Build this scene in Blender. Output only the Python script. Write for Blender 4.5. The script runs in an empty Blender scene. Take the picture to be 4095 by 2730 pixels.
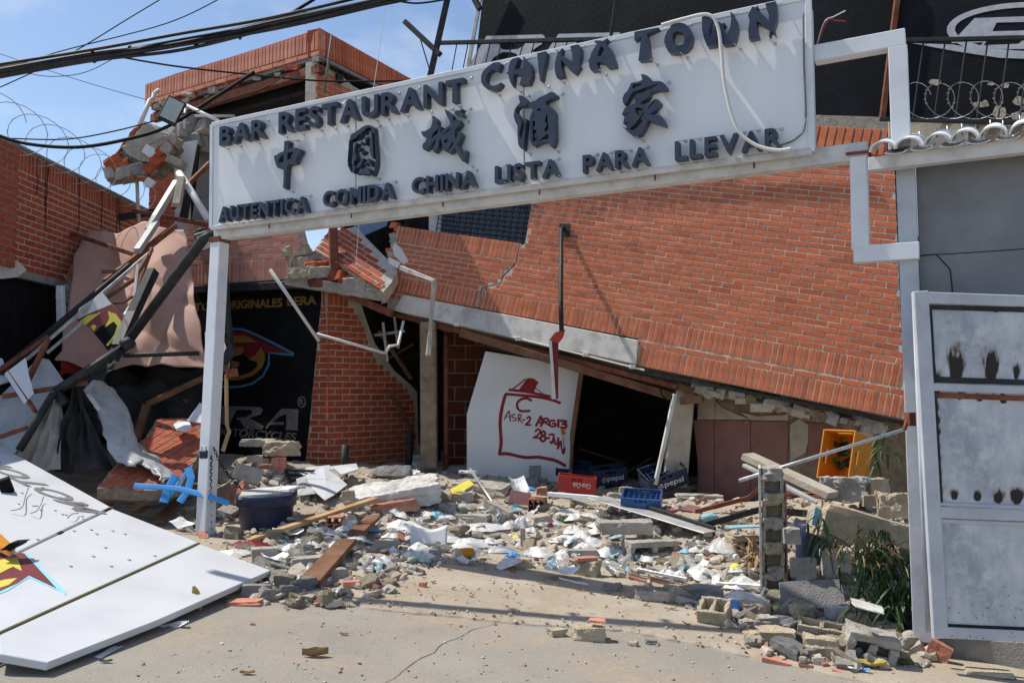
import bpy, bmesh, math, random
from mathutils import Vector, Matrix, noise
rnd = random.Random(7)
S = bpy.context.scene
COL = S.collection
# ---------------------------------------------------------------- camera
F_PX, CX, CY = 3482.1, 2047.5, 1365.0          # focal length and centre in photo pixels
CAM = Vector((0, 0, 1.6)); PITCH = math.atan(116 / 2000)
cd = bpy.data.cameras.new('camera'); cam = bpy.data.objects.new('camera', cd); COL.objects.link(cam)
cam.location = CAM; cam.rotation_euler = (math.pi / 2 + PITCH, 0, 0)
cd.sensor_width = 36; cd.lens = 36 * F_PX / 4095; cd.clip_start = 0.05; cd.clip_end = 2000
S.camera = cam
# ---------------------------------------------------------------- sky, sun, exposure
SUN = Vector((-0.505, 0.165, 0.848)).normalized()
W = bpy.data.worlds.new('World'); S.world = W; W.use_nodes = True
nt = W.node_tree; nt.nodes.clear()
sky = nt.nodes.new('ShaderNodeTexSky'); sky.sky_type = 'NISHITA'; sky.sun_disc = False
sky.sun_elevation = math.asin(SUN.z); sky.sun_rotation = math.atan2(SUN.x, SUN.y) % (2 * math.pi)
sky.air_density = 1.0; sky.dust_density = .7; sky.ozone_density = 2.2; sky.altitude = 100
tc = nt.nodes.new('ShaderNodeTexCoord'); mp = nt.nodes.new('ShaderNodeMapping'); mp.inputs['Scale'].default_value = (1.4, 1.4, 3.2)
nz = nt.nodes.new('ShaderNodeTexNoise'); nz.inputs['Scale'].default_value = 2.6; nz.inputs['Detail'].default_value = 7; nz.inputs['Roughness'].default_value = .58
rp = nt.nodes.new('ShaderNodeValToRGB'); rp.color_ramp.elements[0].position = .50; rp.color_ramp.elements[1].position = .80
rp.color_ramp.elements[1].color = (.55, .55, .55, 1)
mx = nt.nodes.new('ShaderNodeMix'); mx.data_type = 'RGBA'
mx.inputs['B'].default_value = (6.6, 6.8, 7.2, 1)
bg = nt.nodes.new('ShaderNodeBackground'); bg.inputs['Strength'].default_value = 0.14
ow = nt.nodes.new('ShaderNodeOutputWorld')
L_ = nt.links.new
L_(tc.outputs['Generated'], mp.inputs['Vector']); L_(mp.outputs[0], nz.inputs['Vector']); L_(nz.outputs['Fac'], rp.inputs[0])
L_(rp.outputs[0], mx.inputs['Factor']); L_(sky.outputs[0], mx.inputs['A']); L_(mx.outputs['Result'], bg.inputs[0]); L_(bg.outputs[0], ow.inputs[0])
sd = bpy.data.lights.new('sun', 'SUN'); sd.energy = 4.6; sd.angle = math.radians(.53); sd.color = (1, .95, .87)
so = bpy.data.objects.new('sun', sd); COL.objects.link(so); so.location = (-8, 2, 14)
so.rotation_euler = (-SUN).to_track_quat('-Z', 'Y').to_euler()
S.view_settings.view_transform = 'Standard'; S.view_settings.look = 'None'; S.view_settings.gamma = 1
S.view_settings.exposure = 0.14
S.render.engine = 'CYCLES'

# ---------------------------------------------------------------- pixel helpers (photo pixels -> directions)
def o(x, y): return (x * 4095 / 2352, y * 4095 / 2352)
CROPS = {}
for i, ch in enumerate('abcd'): CROPS[ch] = (1000 * i, 0, 1.7045)
for i, ch in enumerate('efgh'): CROPS[ch] = (1000 * i, 880, 1.7045)
for i, ch in enumerate('ijkl'): CROPS[ch] = (1000 * i, 1780, 1.651)
def k(ch, x, y):
    a, b, s = CROPS[ch]; return (a + x / s, b + y / s)
def ray(p):
    a = (p[0] - CX) / F_PX; b = (CY - p[1]) / F_PX; c, s = math.cos(PITCH), math.sin(PITCH)
    return Vector((a, c - b * s, s + b * c))
def P(p, Y):
    r = ray(p); return CAM + r * (Y / r.y)
class Plane:
    def __init__(s, p0, n): s.p0 = Vector(p0); s.n = Vector(n).normalized()
    def hit(s, p):
        r = ray(p); return CAM + r * ((s.p0 - CAM).dot(s.n) / r.dot(s.n))
    def off(s, d): return Plane(s.p0 + s.n * d, s.n)
def vplane(Y0, kk): return Plane((0, Y0, 0), (-kk, -1, 0))     # vertical wall Y = Y0 - kk X, facing the camera
def three(a, b, c):
    n = (b - a).cross(c - a)
    if n.dot(CAM - a) < 0: n = -n
    return Plane(a, n)
def sm(t): t = max(0., min(1., t)); return t * t * (3 - 2 * t)
def zg(x, y): return -.06 * 9 * math.tanh(x / 9)
FRONT = [(-9, 9.6), (-5, 9.2), (-3.2, 8.2), (-2.3, 7.2), (-1.2, 7.2), (0, 7.8), (.9, 7.4), (1.5, 6.7), (2.1, 5.75), (2.7, 5.45), (3.6, 5.4), (9, 5.4)]
def yfront(x):
    for (a, b), (c, d) in zip(FRONT, FRONT[1:]):
        if a <= x <= c: return b + (d - b) * (x - a) / (c - a)
    return 9
def zr(x, y):
    t = (y - yfront(x)) / 4.2
    h = .47 * sm(t) - .03 if t > -.05 else -.05
    g = lambda cx, cy, sx, sy, a: a * math.exp(-((x - cx) / sx) ** 2 - ((y - cy) / sy) ** 2)
    h += g(3.4, 8.4, .75, 1.1, .5) + g(-2.95, 10.6, .45, .5, .33) + g(2.45, 6.0, .5, .35, .05) + g(2.0, 9.5, .8, .6, .12)
    h += .05 * noise.noise(Vector((x * 1.7, y * 1.7, 3))) * sm(t * 3) + .025 * noise.noise(Vector((x * 6, y * 6, 9))) * sm(t * 5)
    return zg(x, y) + h
HG = {}
def hgt(x, y):      # cached surface height of street + rubble
    i, j = math.floor(x * 20), math.floor(y * 20); fx, fy = x * 20 - i, y * 20 - j
    def c(a, b):
        if (a, b) not in HG: HG[(a, b)] = max(zr(a / 20, b / 20), zg(a / 20, b / 20) + (.04 if b / 20 > yedge(a / 20) else 0))
        return HG[(a, b)]
    return (c(i, j) * (1 - fx) + c(i + 1, j) * fx) * (1 - fy) + (c(i, j + 1) * (1 - fx) + c(i + 1, j + 1) * fx) * fy
def G(p, z=0.):
    r = ray(p); t = .1
    f = lambda t: (CAM + r * t).z - zg((CAM + r * t).x, 0) - z
    a, b = 1., 60.
    for _ in range(50):
        m = (a + b) / 2
        if f(m) > 0: a = m
        else: b = m
    return CAM + r * a
def R(p):
    r = ray(p); t = 4.
    while t < 16:
        q = CAM + r * t
        if q.z < hgt(q.x, q.y):
            a, b = t - .06, t
            for _ in range(7):
                m_ = (a + b) / 2; q = CAM + r * m_
                if q.z < hgt(q.x, q.y): b = m_
                else: a = m_
            return CAM + r * b
        t += .06
    return CAM + r * 12

# ---------------------------------------------------------------- mesh builder
WL = {}
def wl(ob): return WL.get(ob.name, Vector((0, 0, 0))) if ob else Vector((0, 0, 0))
def tag(ob, label=None, cat=None, group=None, kind=None):
    if label: ob['label'] = label
    if cat: ob['category'] = cat
    if group: ob['group'] = group
    if kind: ob['kind'] = kind
    return ob
def thing(name, loc, label=None, cat=None, group=None, kind=None):
    e = bpy.data.objects.new(name, None); COL.objects.link(e); e.location = loc; e.empty_display_size = .1
    WL[e.name] = Vector(loc); return tag(e, label, cat, group, kind)
class MB:
    def __init__(s): s.v = []; s.f = []; s.uv = []; s.t = []
    def add(s, vs, fs, uv=None, tint=0.):
        b = len(s.v); s.v += [Vector(q) for q in vs]; s.f += [[i + b for i in f] for f in fs]
        s.uv += uv if uv else [(0, 0)] * len(vs); s.t += [tint] * len(fs); return s
    def hexa(s, q, tint=0.):      # q: 4 bottom + 4 top, both in the same turning sense
        return s.add(q, [(3, 2, 1, 0), (4, 5, 6, 7), (0, 1, 5, 4), (1, 2, 6, 5), (2, 3, 7, 6), (3, 0, 4, 7)], tint=tint)
    def box(s, c, size, rot=None, tint=0., jit=0.):
        c = Vector(c); h = Vector(size) / 2; R_ = rot if rot else Matrix.Identity(3)
        q = []
        for z in (-1, 1):
            for x, y in ((-1, -1), (1, -1), (1, 1), (-1, 1)):
                d = Vector((x * h.x, y * h.y, z * h.z))
                if jit: d = Vector([d[i] * (1 + rnd.uniform(-jit, jit)) for i in range(3)])
                q.append(c + R_ @ d)
        return s.hexa(q, tint)
    def prism(s, poly, ex, tint=0.):      # planar polygon of Vectors extruded by a vector
        n = len(poly); ex = Vector(ex); nn = Vector((0, 0, 0))
        for i in range(n): nn += (poly[i] - poly[0]).cross(poly[(i + 1) % n] - poly[0])
        if nn.dot(ex) < 0: poly = poly[::-1]
        vs = [Vector(q) for q in poly] + [q + ex for q in poly]
        fs = [list(range(n))[::-1], list(range(n, 2 * n))] + [(i, (i + 1) % n, n + (i + 1) % n, n + i) for i in range(n)]
        return s.add(vs, fs, tint=tint)
    def tube(s, pts, r, n=8, flat=None, sq=False, up=None, taper=1.):
        pts = [Vector(q) for q in pts]; b = len(s.v); m = len(pts)
        if sq: n = 4
        ref = up if up else Vector((0, 0, 1)); vs = []; lastn = None
        for i, q in enumerate(pts):
            d = (pts[min(i + 1, m - 1)] - pts[max(i - 1, 0)]).normalized()
            a = d.cross(ref)
            if a.length < .05: a = d.cross(Vector((1, 0, 0)))
            a.normalize(); c = a.cross(d).normalized()
            rr = (r[i] if isinstance(r, (list, tuple)) else r) * (1 + (taper - 1) * i / max(1, m - 1))
            for j in range(n):
                t = 2 * math.pi * (j + (.5 if sq else 0)) / n; q2 = rr * (math.sqrt(2) if sq else 1)
                vs.append(q + a * math.cos(t) * q2 + c * math.sin(t) * q2 * (flat if flat else 1))
        fs = []
        for i in range(m - 1):
            for j in range(n):
                fs.append((i * n + j, i * n + (j + 1) % n, (i + 1) * n + (j + 1) % n, (i + 1) * n + j))
        fs += [list(range(n))[::-1], list(range((m - 1) * n, m * n))]
        return s.add(vs, fs)
    def lathe(s, prof, n=20, M=None, sx=1., sy=1.):
        vs = []; fs = []; m = len(prof)
        for r, z in prof:
            for j in range(n):
                t = 2 * math.pi * j / n; q = Vector((r * math.cos(t) * sx, r * math.sin(t) * sy, z)); vs.append(M @ q if M else q)
        for i in range(m - 1):
            for j in range(n): fs.append((i * n + j, i * n + (j + 1) % n, (i + 1) * n + (j + 1) % n, (i + 1) * n + j))
        fs += [list(range(n))[::-1], list(range((m - 1) * n, m * n))]
        return s.add(vs, fs)
    def sheet(s, fn, nu, nv, th=0.):
        vs = []; fs = []
        for i in range(nu + 1):
            for j in range(nv + 1): vs.append(Vector(fn(i / nu, j / nv)))
        w = nv + 1
        for i in range(nu):
            for j in range(nv): fs.append((i * w + j, (i + 1) * w + j, (i + 1) * w + j + 1, i * w + j + 1))
        s.add(vs, fs, [(i / nu, j / nv) for i in range(nu + 1) for j in range(nv + 1)]); return s
    def build(s, name, m, parent=None, label=None, cat=None, group=None, kind=None, smooth=False, bevel=0., seg=1, solid=0., keep=False, tints=False, uvs=False, sub=0):
        me = bpy.data.meshes.new(name)
        xs = [q.x for q in s.v]; ys = [q.y for q in s.v]; zs = [q.z for q in s.v]
        org = Vector((0, 0, 0)) if keep else Vector(((min(xs) + max(xs)) / 2, (min(ys) + max(ys)) / 2, min(zs)))
        me.from_pydata([q - org for q in s.v], [], s.f); me.materials.append(MATS[m] if isinstance(m, str) else m)
        if smooth: me.polygons.foreach_set('use_smooth', [True] * len(me.polygons))
        if tints:
            a = me.attributes.new('tint', 'FLOAT', 'FACE'); a.data.foreach_set('value', s.t)
        if uvs:
            l = me.uv_layers.new(name='UVMap'); vi = [0] * len(me.loops); me.loops.foreach_get('vertex_index', vi)
            l.data.foreach_set('uv', [c for i in vi for c in s.uv[i]])
        me.update()
        ob = bpy.data.objects.new(name, me); COL.objects.link(ob); WL[ob.name] = org
        if parent: ob.parent = parent; ob.location = org - wl(parent)
        else: ob.location = org
        if solid:
            md = ob.modifiers.new('solid', 'SOLIDIFY'); md.thickness = solid; md.offset = 0
        if bevel:
            md = ob.modifiers.new('bevel', 'BEVEL'); md.width = bevel; md.segments = seg; md.limit_method = 'ANGLE'
        if sub:
            md = ob.modifiers.new('sub', 'SUBSURF'); md.levels = sub; md.render_levels = sub
        return tag(ob, label, cat, group, kind)
TEX = bpy.data.textures.new('chip', 'CLOUDS'); TEX.noise_scale = .07; TEX.noise_depth = 4
def chip(ob, st, lv=2):      # broken, pitted faces
    a = ob.modifiers.new('fine', 'SUBSURF'); a.subdivision_type = 'SIMPLE'; a.levels = a.render_levels = lv
    d = ob.modifiers.new('chip', 'DISPLACE'); d.texture = TEX; d.texture_coords = 'GLOBAL'; d.strength = st; d.mid_level = .55
    return ob
def frame_mat(U, V, N, loc):
    M = Matrix.Identity(4)
    for i, a in enumerate((U, V, N)):
        for j in range(3): M[j][i] = a[j]
    M.translation = loc; return M
def eul(x, y, z): 
    from mathutils import Euler
    return Euler((math.radians(x), math.radians(y), math.radians(z))).to_matrix()
def inside(poly, x, y):
    c = False; n = len(poly)
    for i in range(n):
        (x1, y1), (x2, y2) = poly[i], poly[(i + 1) % n]
        if (y1 > y) != (y2 > y) and x < (x2 - x1) * (y - y1) / (y2 - y1) + x1: c = not c
    return c
# planar outline with holes (photo pixels on a plane) -> extruded mesh
def curve_geo(loops, extrude):
    cu = bpy.data.curves.new('tmp', 'CURVE'); cu.dimensions = '2D'; cu.fill_mode = 'BOTH'; cu.extrude = extrude
    for lp in loops:
        sp = cu.splines.new('POLY'); sp.points.add(len(lp) - 1); sp.use_cyclic_u = True
        for q, c in zip(sp.points, lp): q.co = (c[0], c[1], 0, 1)
    return _to_geo(cu)
def _to_geo(cu):
    ob = bpy.data.objects.new('tmp', cu); COL.objects.link(ob)
    dg = bpy.context.evaluated_depsgraph_get(); dg.update()
    ev = ob.evaluated_get(dg); me = ev.to_mesh()
    v = [Vector(q.co) for q in me.vertices]; f = [list(p.vertices) for p in me.polygons]
    ev.to_mesh_clear(); bpy.data.objects.remove(ob); 
    return v, f
TXT = {}
def text_geo(body, extrude=.1, offset=0., shear=0.):
    key = (body, extrude, offset, shear)
    if key not in TXT:
        cu = bpy.data.curves.new('tmp', 'FONT'); cu.body = body; cu.size = 1; cu.extrude = extrude; cu.offset = offset; cu.shear = shear
        cu.resolution_u = 4
        TXT[key] = _to_geo(cu)
    return TXT[key]
def planar(loops_px, plane, depth, front=0.):
    """outline + holes traced in photo pixels on `plane`; the front face lies `front` off it, the body reaches back by depth"""
    pl = plane.off(front); pts = [[pl.hit(q) for q in lp] for lp in loops_px]
    O = pts[0][0]; N = pl.n; U = Vector((0, 0, 1)).cross(N).normalized(); V = N.cross(U)
    l2 = [[((q - O).dot(U), (q - O).dot(V)) for q in lp] for lp in pts]
    v, f = curve_geo(l2, depth / 2)
    m = MB(); m.add([O + U * q.x + V * q.y + N * (q.z - depth / 2) for q in v], f); return m
def text_on(m, body, A, B, up, N, caph, extrude, offset=0., shear=0., each=False):
    """text from point A to point B (world), cap height caph along `up`"""
    U = (B - A); Wd = U.length; U.normalize()
    if not each:
        v, f = text_geo(body, extrude=.5, offset=offset, shear=shear)
        x0 = min(q.x for q in v); x1 = max(q.x for q in v); y1 = max(q.y for q in v); y0 = min(0, 0)
        sx = Wd / (x1 - x0); sy = caph / y1
        m.add([A + U * ((q.x - x0) * sx) + up * (q.y * sy) + N * (q.z * extrude) for q in v], f); return
    gl = [text_geo(ch, .5, offset, shear) for ch in body]
    ws = [max(q.x for q in v) - min(q.x for q in v) for v, f in gl]
    gap = .11; tot = sum(ws) + gap * (len(body) - 1); s = Wd / tot; x = 0; out = []
    for (v, f), w in zip(gl, ws):
        x0 = min(q.x for q in v); y1 = max(q.y for q in v); y0 = min(q.y for q in v); mm = MB()
        mm.add([A + U * ((q.x - x0 + x) * s) + up * ((q.y - y0) / (y1 - y0) * caph) + N * (q.z * extrude) for q in v], f)
        out.append(mm); x += w + gap
    return out
# ---------------------------------------------------------------- materials
MATS = {}
def pmat(name, cols, scale=6., rough=.8, bump=.2, bscale=60., metal=0., detail=6, spec=.35, alpha=1., trans=0., tint=None, contrast=(.3, .7), stretch=None, rough2=None, coat=0., rust=None, bdist=.01):
    m = bpy.data.materials.new(name); m.use_nodes = True; t = m.node_tree; b = t.nodes['Principled BSDF']; ln = t.links.new
    tc = t.nodes.new('ShaderNodeTexCoord'); vec = tc.outputs['Object']
    if stretch:
        mp = t.nodes.new('ShaderNodeMapping'); mp.inputs['Scale'].default_value = stretch; ln(vec, mp.inputs[0]); vec = mp.outputs[0]
    n = t.nodes.new('ShaderNodeTexNoise'); n.inputs['Scale'].default_value = scale; n.inputs['Detail'].default_value = detail; n.inputs['Roughness'].default_value = .62
    ln(vec, n.inputs['Vector']); r = t.nodes.new('ShaderNodeValToRGB'); cr = r.color_ramp
    while len(cr.elements) < len(cols): cr.elements.new(.5)
    for i, c in enumerate(cols):
        cr.elements[i].position = contrast[0] + (contrast[1] - contrast[0]) * i / max(1, len(cols) - 1); cr.elements[i].color = (*c, 1)
    ln(n.outputs['Fac'], r.inputs[0]); col = r.outputs[0]
    if tint:      # per-piece brightness/hue variation: face attribute + object random
        at = t.nodes.new('ShaderNodeAttribute'); at.attribute_name = 'tint'; oi = t.nodes.new('ShaderNodeObjectInfo')
        ad = t.nodes.new('ShaderNodeMath'); ad.operation = 'ADD'; ln(at.outputs['Fac'], ad.inputs[0]); ln(oi.outputs['Random'], ad.inputs[1])
        fr = t.nodes.new('ShaderNodeMath'); fr.operation = 'FRACT'; ln(ad.outputs[0], fr.inputs[0])
        r2 = t.nodes.new('ShaderNodeValToRGB'); c2 = r2.color_ramp
        while len(c2.elements) < len(tint): c2.elements.new(.5)
        for i, c in enumerate(tint): c2.elements[i].position = i / max(1, len(tint) - 1); c2.elements[i].color = (*c, 1)
        ln(fr.outputs[0], r2.inputs[0]); mm = t.nodes.new('ShaderNodeMix'); mm.data_type = 'RGBA'; mm.blend_type = 'MULTIPLY'; mm.inputs['Factor'].default_value = 1
        ln(col, mm.inputs['A']); ln(r2.outputs[0], mm.inputs['B']); col = mm.outputs['Result']
    if rust:      # (colour, scale, low, high) blotches of wear
        n3 = t.nodes.new('ShaderNodeTexNoise'); n3.inputs['Scale'].default_value = rust[1]; n3.inputs['Detail'].default_value = 8; n3.inputs['Roughness'].default_value = .7; ln(tc.outputs['Object'], n3.inputs['Vector'])
        r3 = t.nodes.new('ShaderNodeValToRGB'); r3.color_ramp.elements[0].position = rust[2]; r3.color_ramp.elements[1].position = rust[3]; ln(n3.outputs['Fac'], r3.inputs[0])
        m3 = t.nodes.new('ShaderNodeMix'); m3.data_type = 'RGBA'; ln(r3.outputs[0], m3.inputs['Factor']); ln(col, m3.inputs['A']); m3.inputs['B'].default_value = (*rust[0], 1); col = m3.outputs['Result']
    ln(col, b.inputs['Base Color'])
    b.inputs['Roughness'].default_value = rough; b.inputs['Metallic'].default_value = metal; b.inputs['Specular IOR Level'].default_value = spec
    b.inputs['Coat Weight'].default_value = coat
    if alpha < 1: b.inputs['Alpha'].default_value = alpha
    if trans: b.inputs['Transmission Weight'].default_value = trans
    if bump:
        nb = t.nodes.new('ShaderNodeTexNoise'); nb.inputs['Scale'].default_value = bscale; nb.inputs['Detail'].default_value = 5; ln(tc.outputs['Object'], nb.inputs['Vector'])
        bp = t.nodes.new('ShaderNodeBump'); bp.inputs['Strength'].default_value = bump; bp.inputs['Distance'].default_value = bdist; ln(nb.outputs['Fac'], bp.inputs['Height']); ln(bp.outputs[0], b.inputs['Normal'])
    MATS[name] = m; return m
def g3(v, w=0.): return (v * (1 + w), v, v * (1 - w))
BT = [(.72, .62, .6), (1, 1, 1), (.9, .84, .8), (1.12, 1.06, 1), (.8, .72, .7), (1.05, 1, .95), (.95, .9, .88)]
pmat('brick', [(.43, .11, .045), (.56, .16, .07), (.62, .2, .1)], scale=9, rough=.85, bump=.25, bscale=120, tint=BT, rust=((.55, .36, .27), 2.2, .72, 1))
pmat('brick_old', [(.3, .06, .025), (.42, .088, .034), (.46, .115, .05)], scale=7, rough=.85, bump=.25, bscale=120, tint=BT, rust=((.09, .05, .04), 3, .62, .9))
pmat('brick_pink', [(.45, .18, .125), (.56, .25, .175), (.62, .3, .22)], scale=6, rough=.9, bump=.25, bscale=120, tint=BT)
pmat('mortar', [(.38, .34, .28), (.54, .49, .41), (.64, .59, .5)], scale=14, rough=.95, bump=.9, bscale=90, bdist=.02)
pmat('brick_shaded', [(.09, .025, .015), (.15, .04, .022)], scale=9, rough=.9, tint=BT)  # brick darkened so its colour carries the deep shade of the inner wall
pmat('brick_dusty', [(.3, .12, .075), (.42, .19, .125), (.48, .27, .19)], scale=7, rough=.95, bump=.6, bscale=60, tint=BT, rust=((.42, .36, .28), 5, .5, .75))
pmat('mortar_dark', [(.16, .14, .12), (.27, .24, .2), (.36, .32, .27)], scale=14, rough=.95, bump=.9, bscale=90, bdist=.02)
pmat('concrete', [(.27, .245, .21), (.4, .365, .315), (.5, .46, .4)], scale=5, rough=.95, bump=.9, bscale=70, bdist=.015)
pmat('concrete_warm', [(.36, .29, .2), (.48, .4, .28), (.56, .48, .35)], scale=6, rough=.95, bump=1., bscale=70, bdist=.02)
pmat('concrete_grey', [(.17, .165, .16), (.26, .25, .235), (.34, .325, .305)], scale=6, rough=.95, bump=.9, bscale=90, bdist=.012)
pmat('plaster_white', [(.4, .38, .34), (.62, .6, .56), (.72, .7, .67)], scale=4, rough=.9, bump=.6, bscale=130, rust=((.28, .24, .18), 5, .58, .8))
pmat('plaster_beige', [(.33, .28, .21), (.45, .39, .31), (.52, .47, .38)], scale=5, rough=.95, bump=.6, bscale=60, rust=((.16, .13, .1), 4, .6, .85))
pmat('white_paint', [(.60, .62, .66), (.68, .70, .73), (.74, .755, .78)], scale=3, rough=.45, bump=.06, bscale=40, spec=.4, rust=((.36, .36, .37), 6, .64, .95))
pmat('sign_face', [(.66, .68, .71), (.75, .765, .785), (.8, .81, .82)], scale=2.2, rough=.42, bump=.05, bscale=5, spec=.45, rust=((.52, .56, .62), 2.4, .6, .9), stretch=(1, 1, .35))
pmat('sign_trim', [(.42, .41, .39), (.58, .57, .55), (.66, .65, .63)], scale=6, rough=.5, bump=.1, rust=((.2, .17, .14), 9, .62, .82))
pmat('letter_navy', [(.021, .03, .055), (.028, .039, .068), (.042, .053, .08)], scale=5, rough=.38, bump=.03, spec=.45)
pmat('board_white', [(.56, .57, .585), (.62, .63, .64), (.66, .67, .68)], scale=2, rough=.35, bump=.03, bscale=8, spec=.4, rust=((.5, .46, .4), 7, .7, .95))
pmat('black_paint', [(.005, .005, .006), (.008, .008, .009), (.014, .014, .015)], scale=3, rough=.75, spec=.12, bump=.15, bscale=70, rust=((.05, .05, .05), 5, .68, .95))
pmat('black_wall', [(.005, .006, .008), (.008, .009, .012), (.014, .015, .019)], scale=2, rough=.7, spec=.15, bump=.35, bscale=18, rust=((.03, .03, .034), 6, .7, .98))
pmat('logo_grey', [(.36, .37, .39), (.46, .47, .49), (.5, .51, .53)], scale=9, rough=.6, bump=.3, bscale=60)
pmat('dim_grey', [(.10, .10, .10), (.17, .168, .162), (.22, .218, .21)], scale=14, rough=.7, bump=.1)
pmat('gold_print', [(.2, .1, .02), (.3, .155, .03)], scale=20, rough=.7, bump=.1)
pmat('red_print', [(.13, .008, .012), (.2, .012, .016)], scale=9, rough=.6, bump=.1)
pmat('blue_print', [(.05, .14, .22), (.08, .2, .3)], scale=12, rough=.6, bump=.1)
pmat('steel_dark', [(.012, .013, .014), (.022, .023, .025), (.04, .039, .038)], scale=9, rough=.6, bump=.2, spec=.3, rust=((.10, .05, .03), 8, .66, .85))
pmat('steel_rust', [(.1, .032, .018), (.19, .06, .032), (.25, .1, .055)], scale=9, rough=.8, bump=.4, rust=((.04, .02, .015), 7, .55, .8))
pmat('steel_pale', [(.25, .24, .22), (.42, .41, .38), (.5, .49, .47)], scale=8, rough=.5, bump=.2, rust=((.16, .075, .03), 9, .6, .75))
pmat('galv', [(.36, .37, .38), (.5, .51, .52), (.58, .59, .6)], scale=14, rough=.38, metal=.6, bump=.06)
pmat('gate_paint', [(.36, .38, .42), (.47, .49, .53), (.56, .58, .62)], scale=3.2, rough=.5, bump=.12, bscale=22, rust=((.26, .27, .3), 4, .6, .9), detail=9)
pmat('grey_wall', [(.16, .165, .175), (.2, .205, .215), (.25, .255, .265)], scale=2.4, rough=.85, bump=.5, bscale=45, rust=((.3, .3, .31), 9, .72, .9))
pmat('tile_white', [(.6, .6, .59), (.72, .72, .72), (.8, .8, .8)], scale=6, rough=.6, bump=.2, rust=((.25, .17, .12), 7, .64, .85))
pmat('plastic_white', [(.62, .61, .58), (.72, .71, .68)], scale=4, rough=.4, bump=.1)
pmat('bag', [(.52, .5, .46), (.7, .69, .66), (.78, .77, .75)], scale=6, rough=.35, bump=.6, bscale=14, trans=0., alpha=.86, spec=.5)
pmat('bag_white', [(.66, .65, .62), (.8, .79, .77)], scale=6, rough=.4, bump=.5, bscale=30, alpha=.93)
pmat('bag_blue', [(.12, .36, .52), (.25, .5, .63)], scale=6, rough=.4, bump=.5, bscale=30, alpha=.9)
pmat('clear', [(.6, .64, .62), (.75, .77, .75)], scale=5, rough=.12, bump=.1, alpha=.38, spec=.6)
pmat('paper', [(.55, .53, .5), (.72, .72, .72), (.76, .76, .77)], scale=5, rough=.8, bump=.2, bscale=20)
pmat('wood', [(.3, .17, .075), (.44, .28, .14), (.52, .36, .2)], scale=5, rough=.75, bump=.3, stretch=(1, 1, 1))
pmat('wood_dark', [(.1, .045, .022), (.17, .08, .042), (.22, .115, .065)], scale=6, rough=.8, bump=.4)
pmat('tarp', [(.37, .21, .155), (.44, .255, .195), (.48, .29, .23)], scale=2.2, rough=.7, bump=.15, bscale=14)
pmat('red_cloth', [(.3, .02, .02), (.4, .03, .03)], scale=4, rough=.7, bump=.1)
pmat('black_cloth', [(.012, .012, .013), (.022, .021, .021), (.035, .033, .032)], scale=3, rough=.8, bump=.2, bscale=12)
pmat('grey_cloth', [(.2, .185, .165), (.3, .28, .255), (.36, .34, .31)], scale=3, rough=.85, bump=.2, bscale=12)
pmat('sheet_metal', [(.3, .3, .3), (.42, .42, .41), (.52, .52, .51)], scale=4, rough=.4, bump=.1, metal=.1, rust=((.17, .1, .06), 6, .66, .85))
pmat('red_plastic', [(.38, .03, .02), (.47, .045, .028)], scale=5, rough=.4, bump=.05, rust=((.3, .1, .07), 8, .6, .9))
pmat('navy_plastic', [(.012, .018, .042), (.02, .03, .07), (.035, .045, .09)], scale=6, rough=.45, bump=.1, rust=((.11, .105, .1), 8, .62, .9))
pmat('blue_plastic', [(.03, .08, .21), (.05, .12, .3)], scale=6, rough=.4, bump=.08, rust=((.16, .17, .2), 7, .65, .9))
pmat('strap_blue', [(.045, .26, .62), (.07, .33, .7)], scale=6, rough=.45, bump=.05)
pmat('yellow_plastic', [(.55, .2, .015), (.66, .27, .025)], scale=6, rough=.4, bump=.05)
pmat('yellow_print', [(.62, .52, .06), (.72, .64, .12)], scale=8, rough=.5, bump=.05)
pmat('maroon_print', [(.17, .035, .035), (.25, .07, .065)], scale=2, rough=.4, bump=.05)
pmat('cyan_print', [(.25, .62, .76), (.33, .7, .82)], scale=8, rough=.5, bump=.05)
pmat('pink_tile', [(.19, .085, .075), (.25, .12, .105), (.28, .145, .13)], scale=4, rough=.7, bump=.1, rust=((.3, .25, .2), 6, .64, .9))
pmat('adobe', [(.17, .125, .085), (.28, .215, .15), (.36, .29, .21)], scale=7, rough=.98, bump=1., bscale=35, bdist=.03)
pmat('interior_shade', [(.010, .009, .008), (.018, .016, .014), (.03, .026, .022)], scale=3, spec=.1, rough=.95, bump=.4)  # near-black: the missing light of the rooms is put into the wall colour
pmat('green_leaf', [(.018, .048, .012), (.035, .08, .02), (.065, .115, .035)], scale=6, rough=.55, bump=.1, tint=[(.7, .8, .7), (1.2, 1.15, 1), (.9, .95, .8)])
pmat('dry_leaf', [(.22, .13, .055), (.34, .22, .1), (.45, .33, .17)], scale=9, rough=.8, bump=.2, tint=[(.7, .65, .6), (1.1, 1.05, 1), (.9, .8, .7)])
pmat('cable_black', [(.006, .006, .007), (.012, .012, .013)], scale=9, rough=.7, spec=.15, bump=.05)
pmat('cable_white', [(.55, .54, .5), (.68, .67, .63)], scale=9, rough=.5, bump=.05)
pmat('wire', [(.3, .3, .31), (.45, .46, .47)], scale=20, rough=.35, metal=.8, bump=0)
pmat('glass_lamp', [(.34, .38, .34), (.46, .5, .45)], scale=4, rough=.15, bump=0, spec=.6)
pmat('glass_dark', [(.015, .02, .035), (.03, .045, .08)], scale=2, rough=.08, bump=0, spec=.6)
pmat('glass_green', [(.01, .03, .015), (.02, .06, .03)], scale=6, rough=.1, bump=0, spec=.6)
pmat('spray_red', [(.2, .004, .01), (.26, .008, .016)], scale=20, rough=.6, bump=0)
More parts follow.
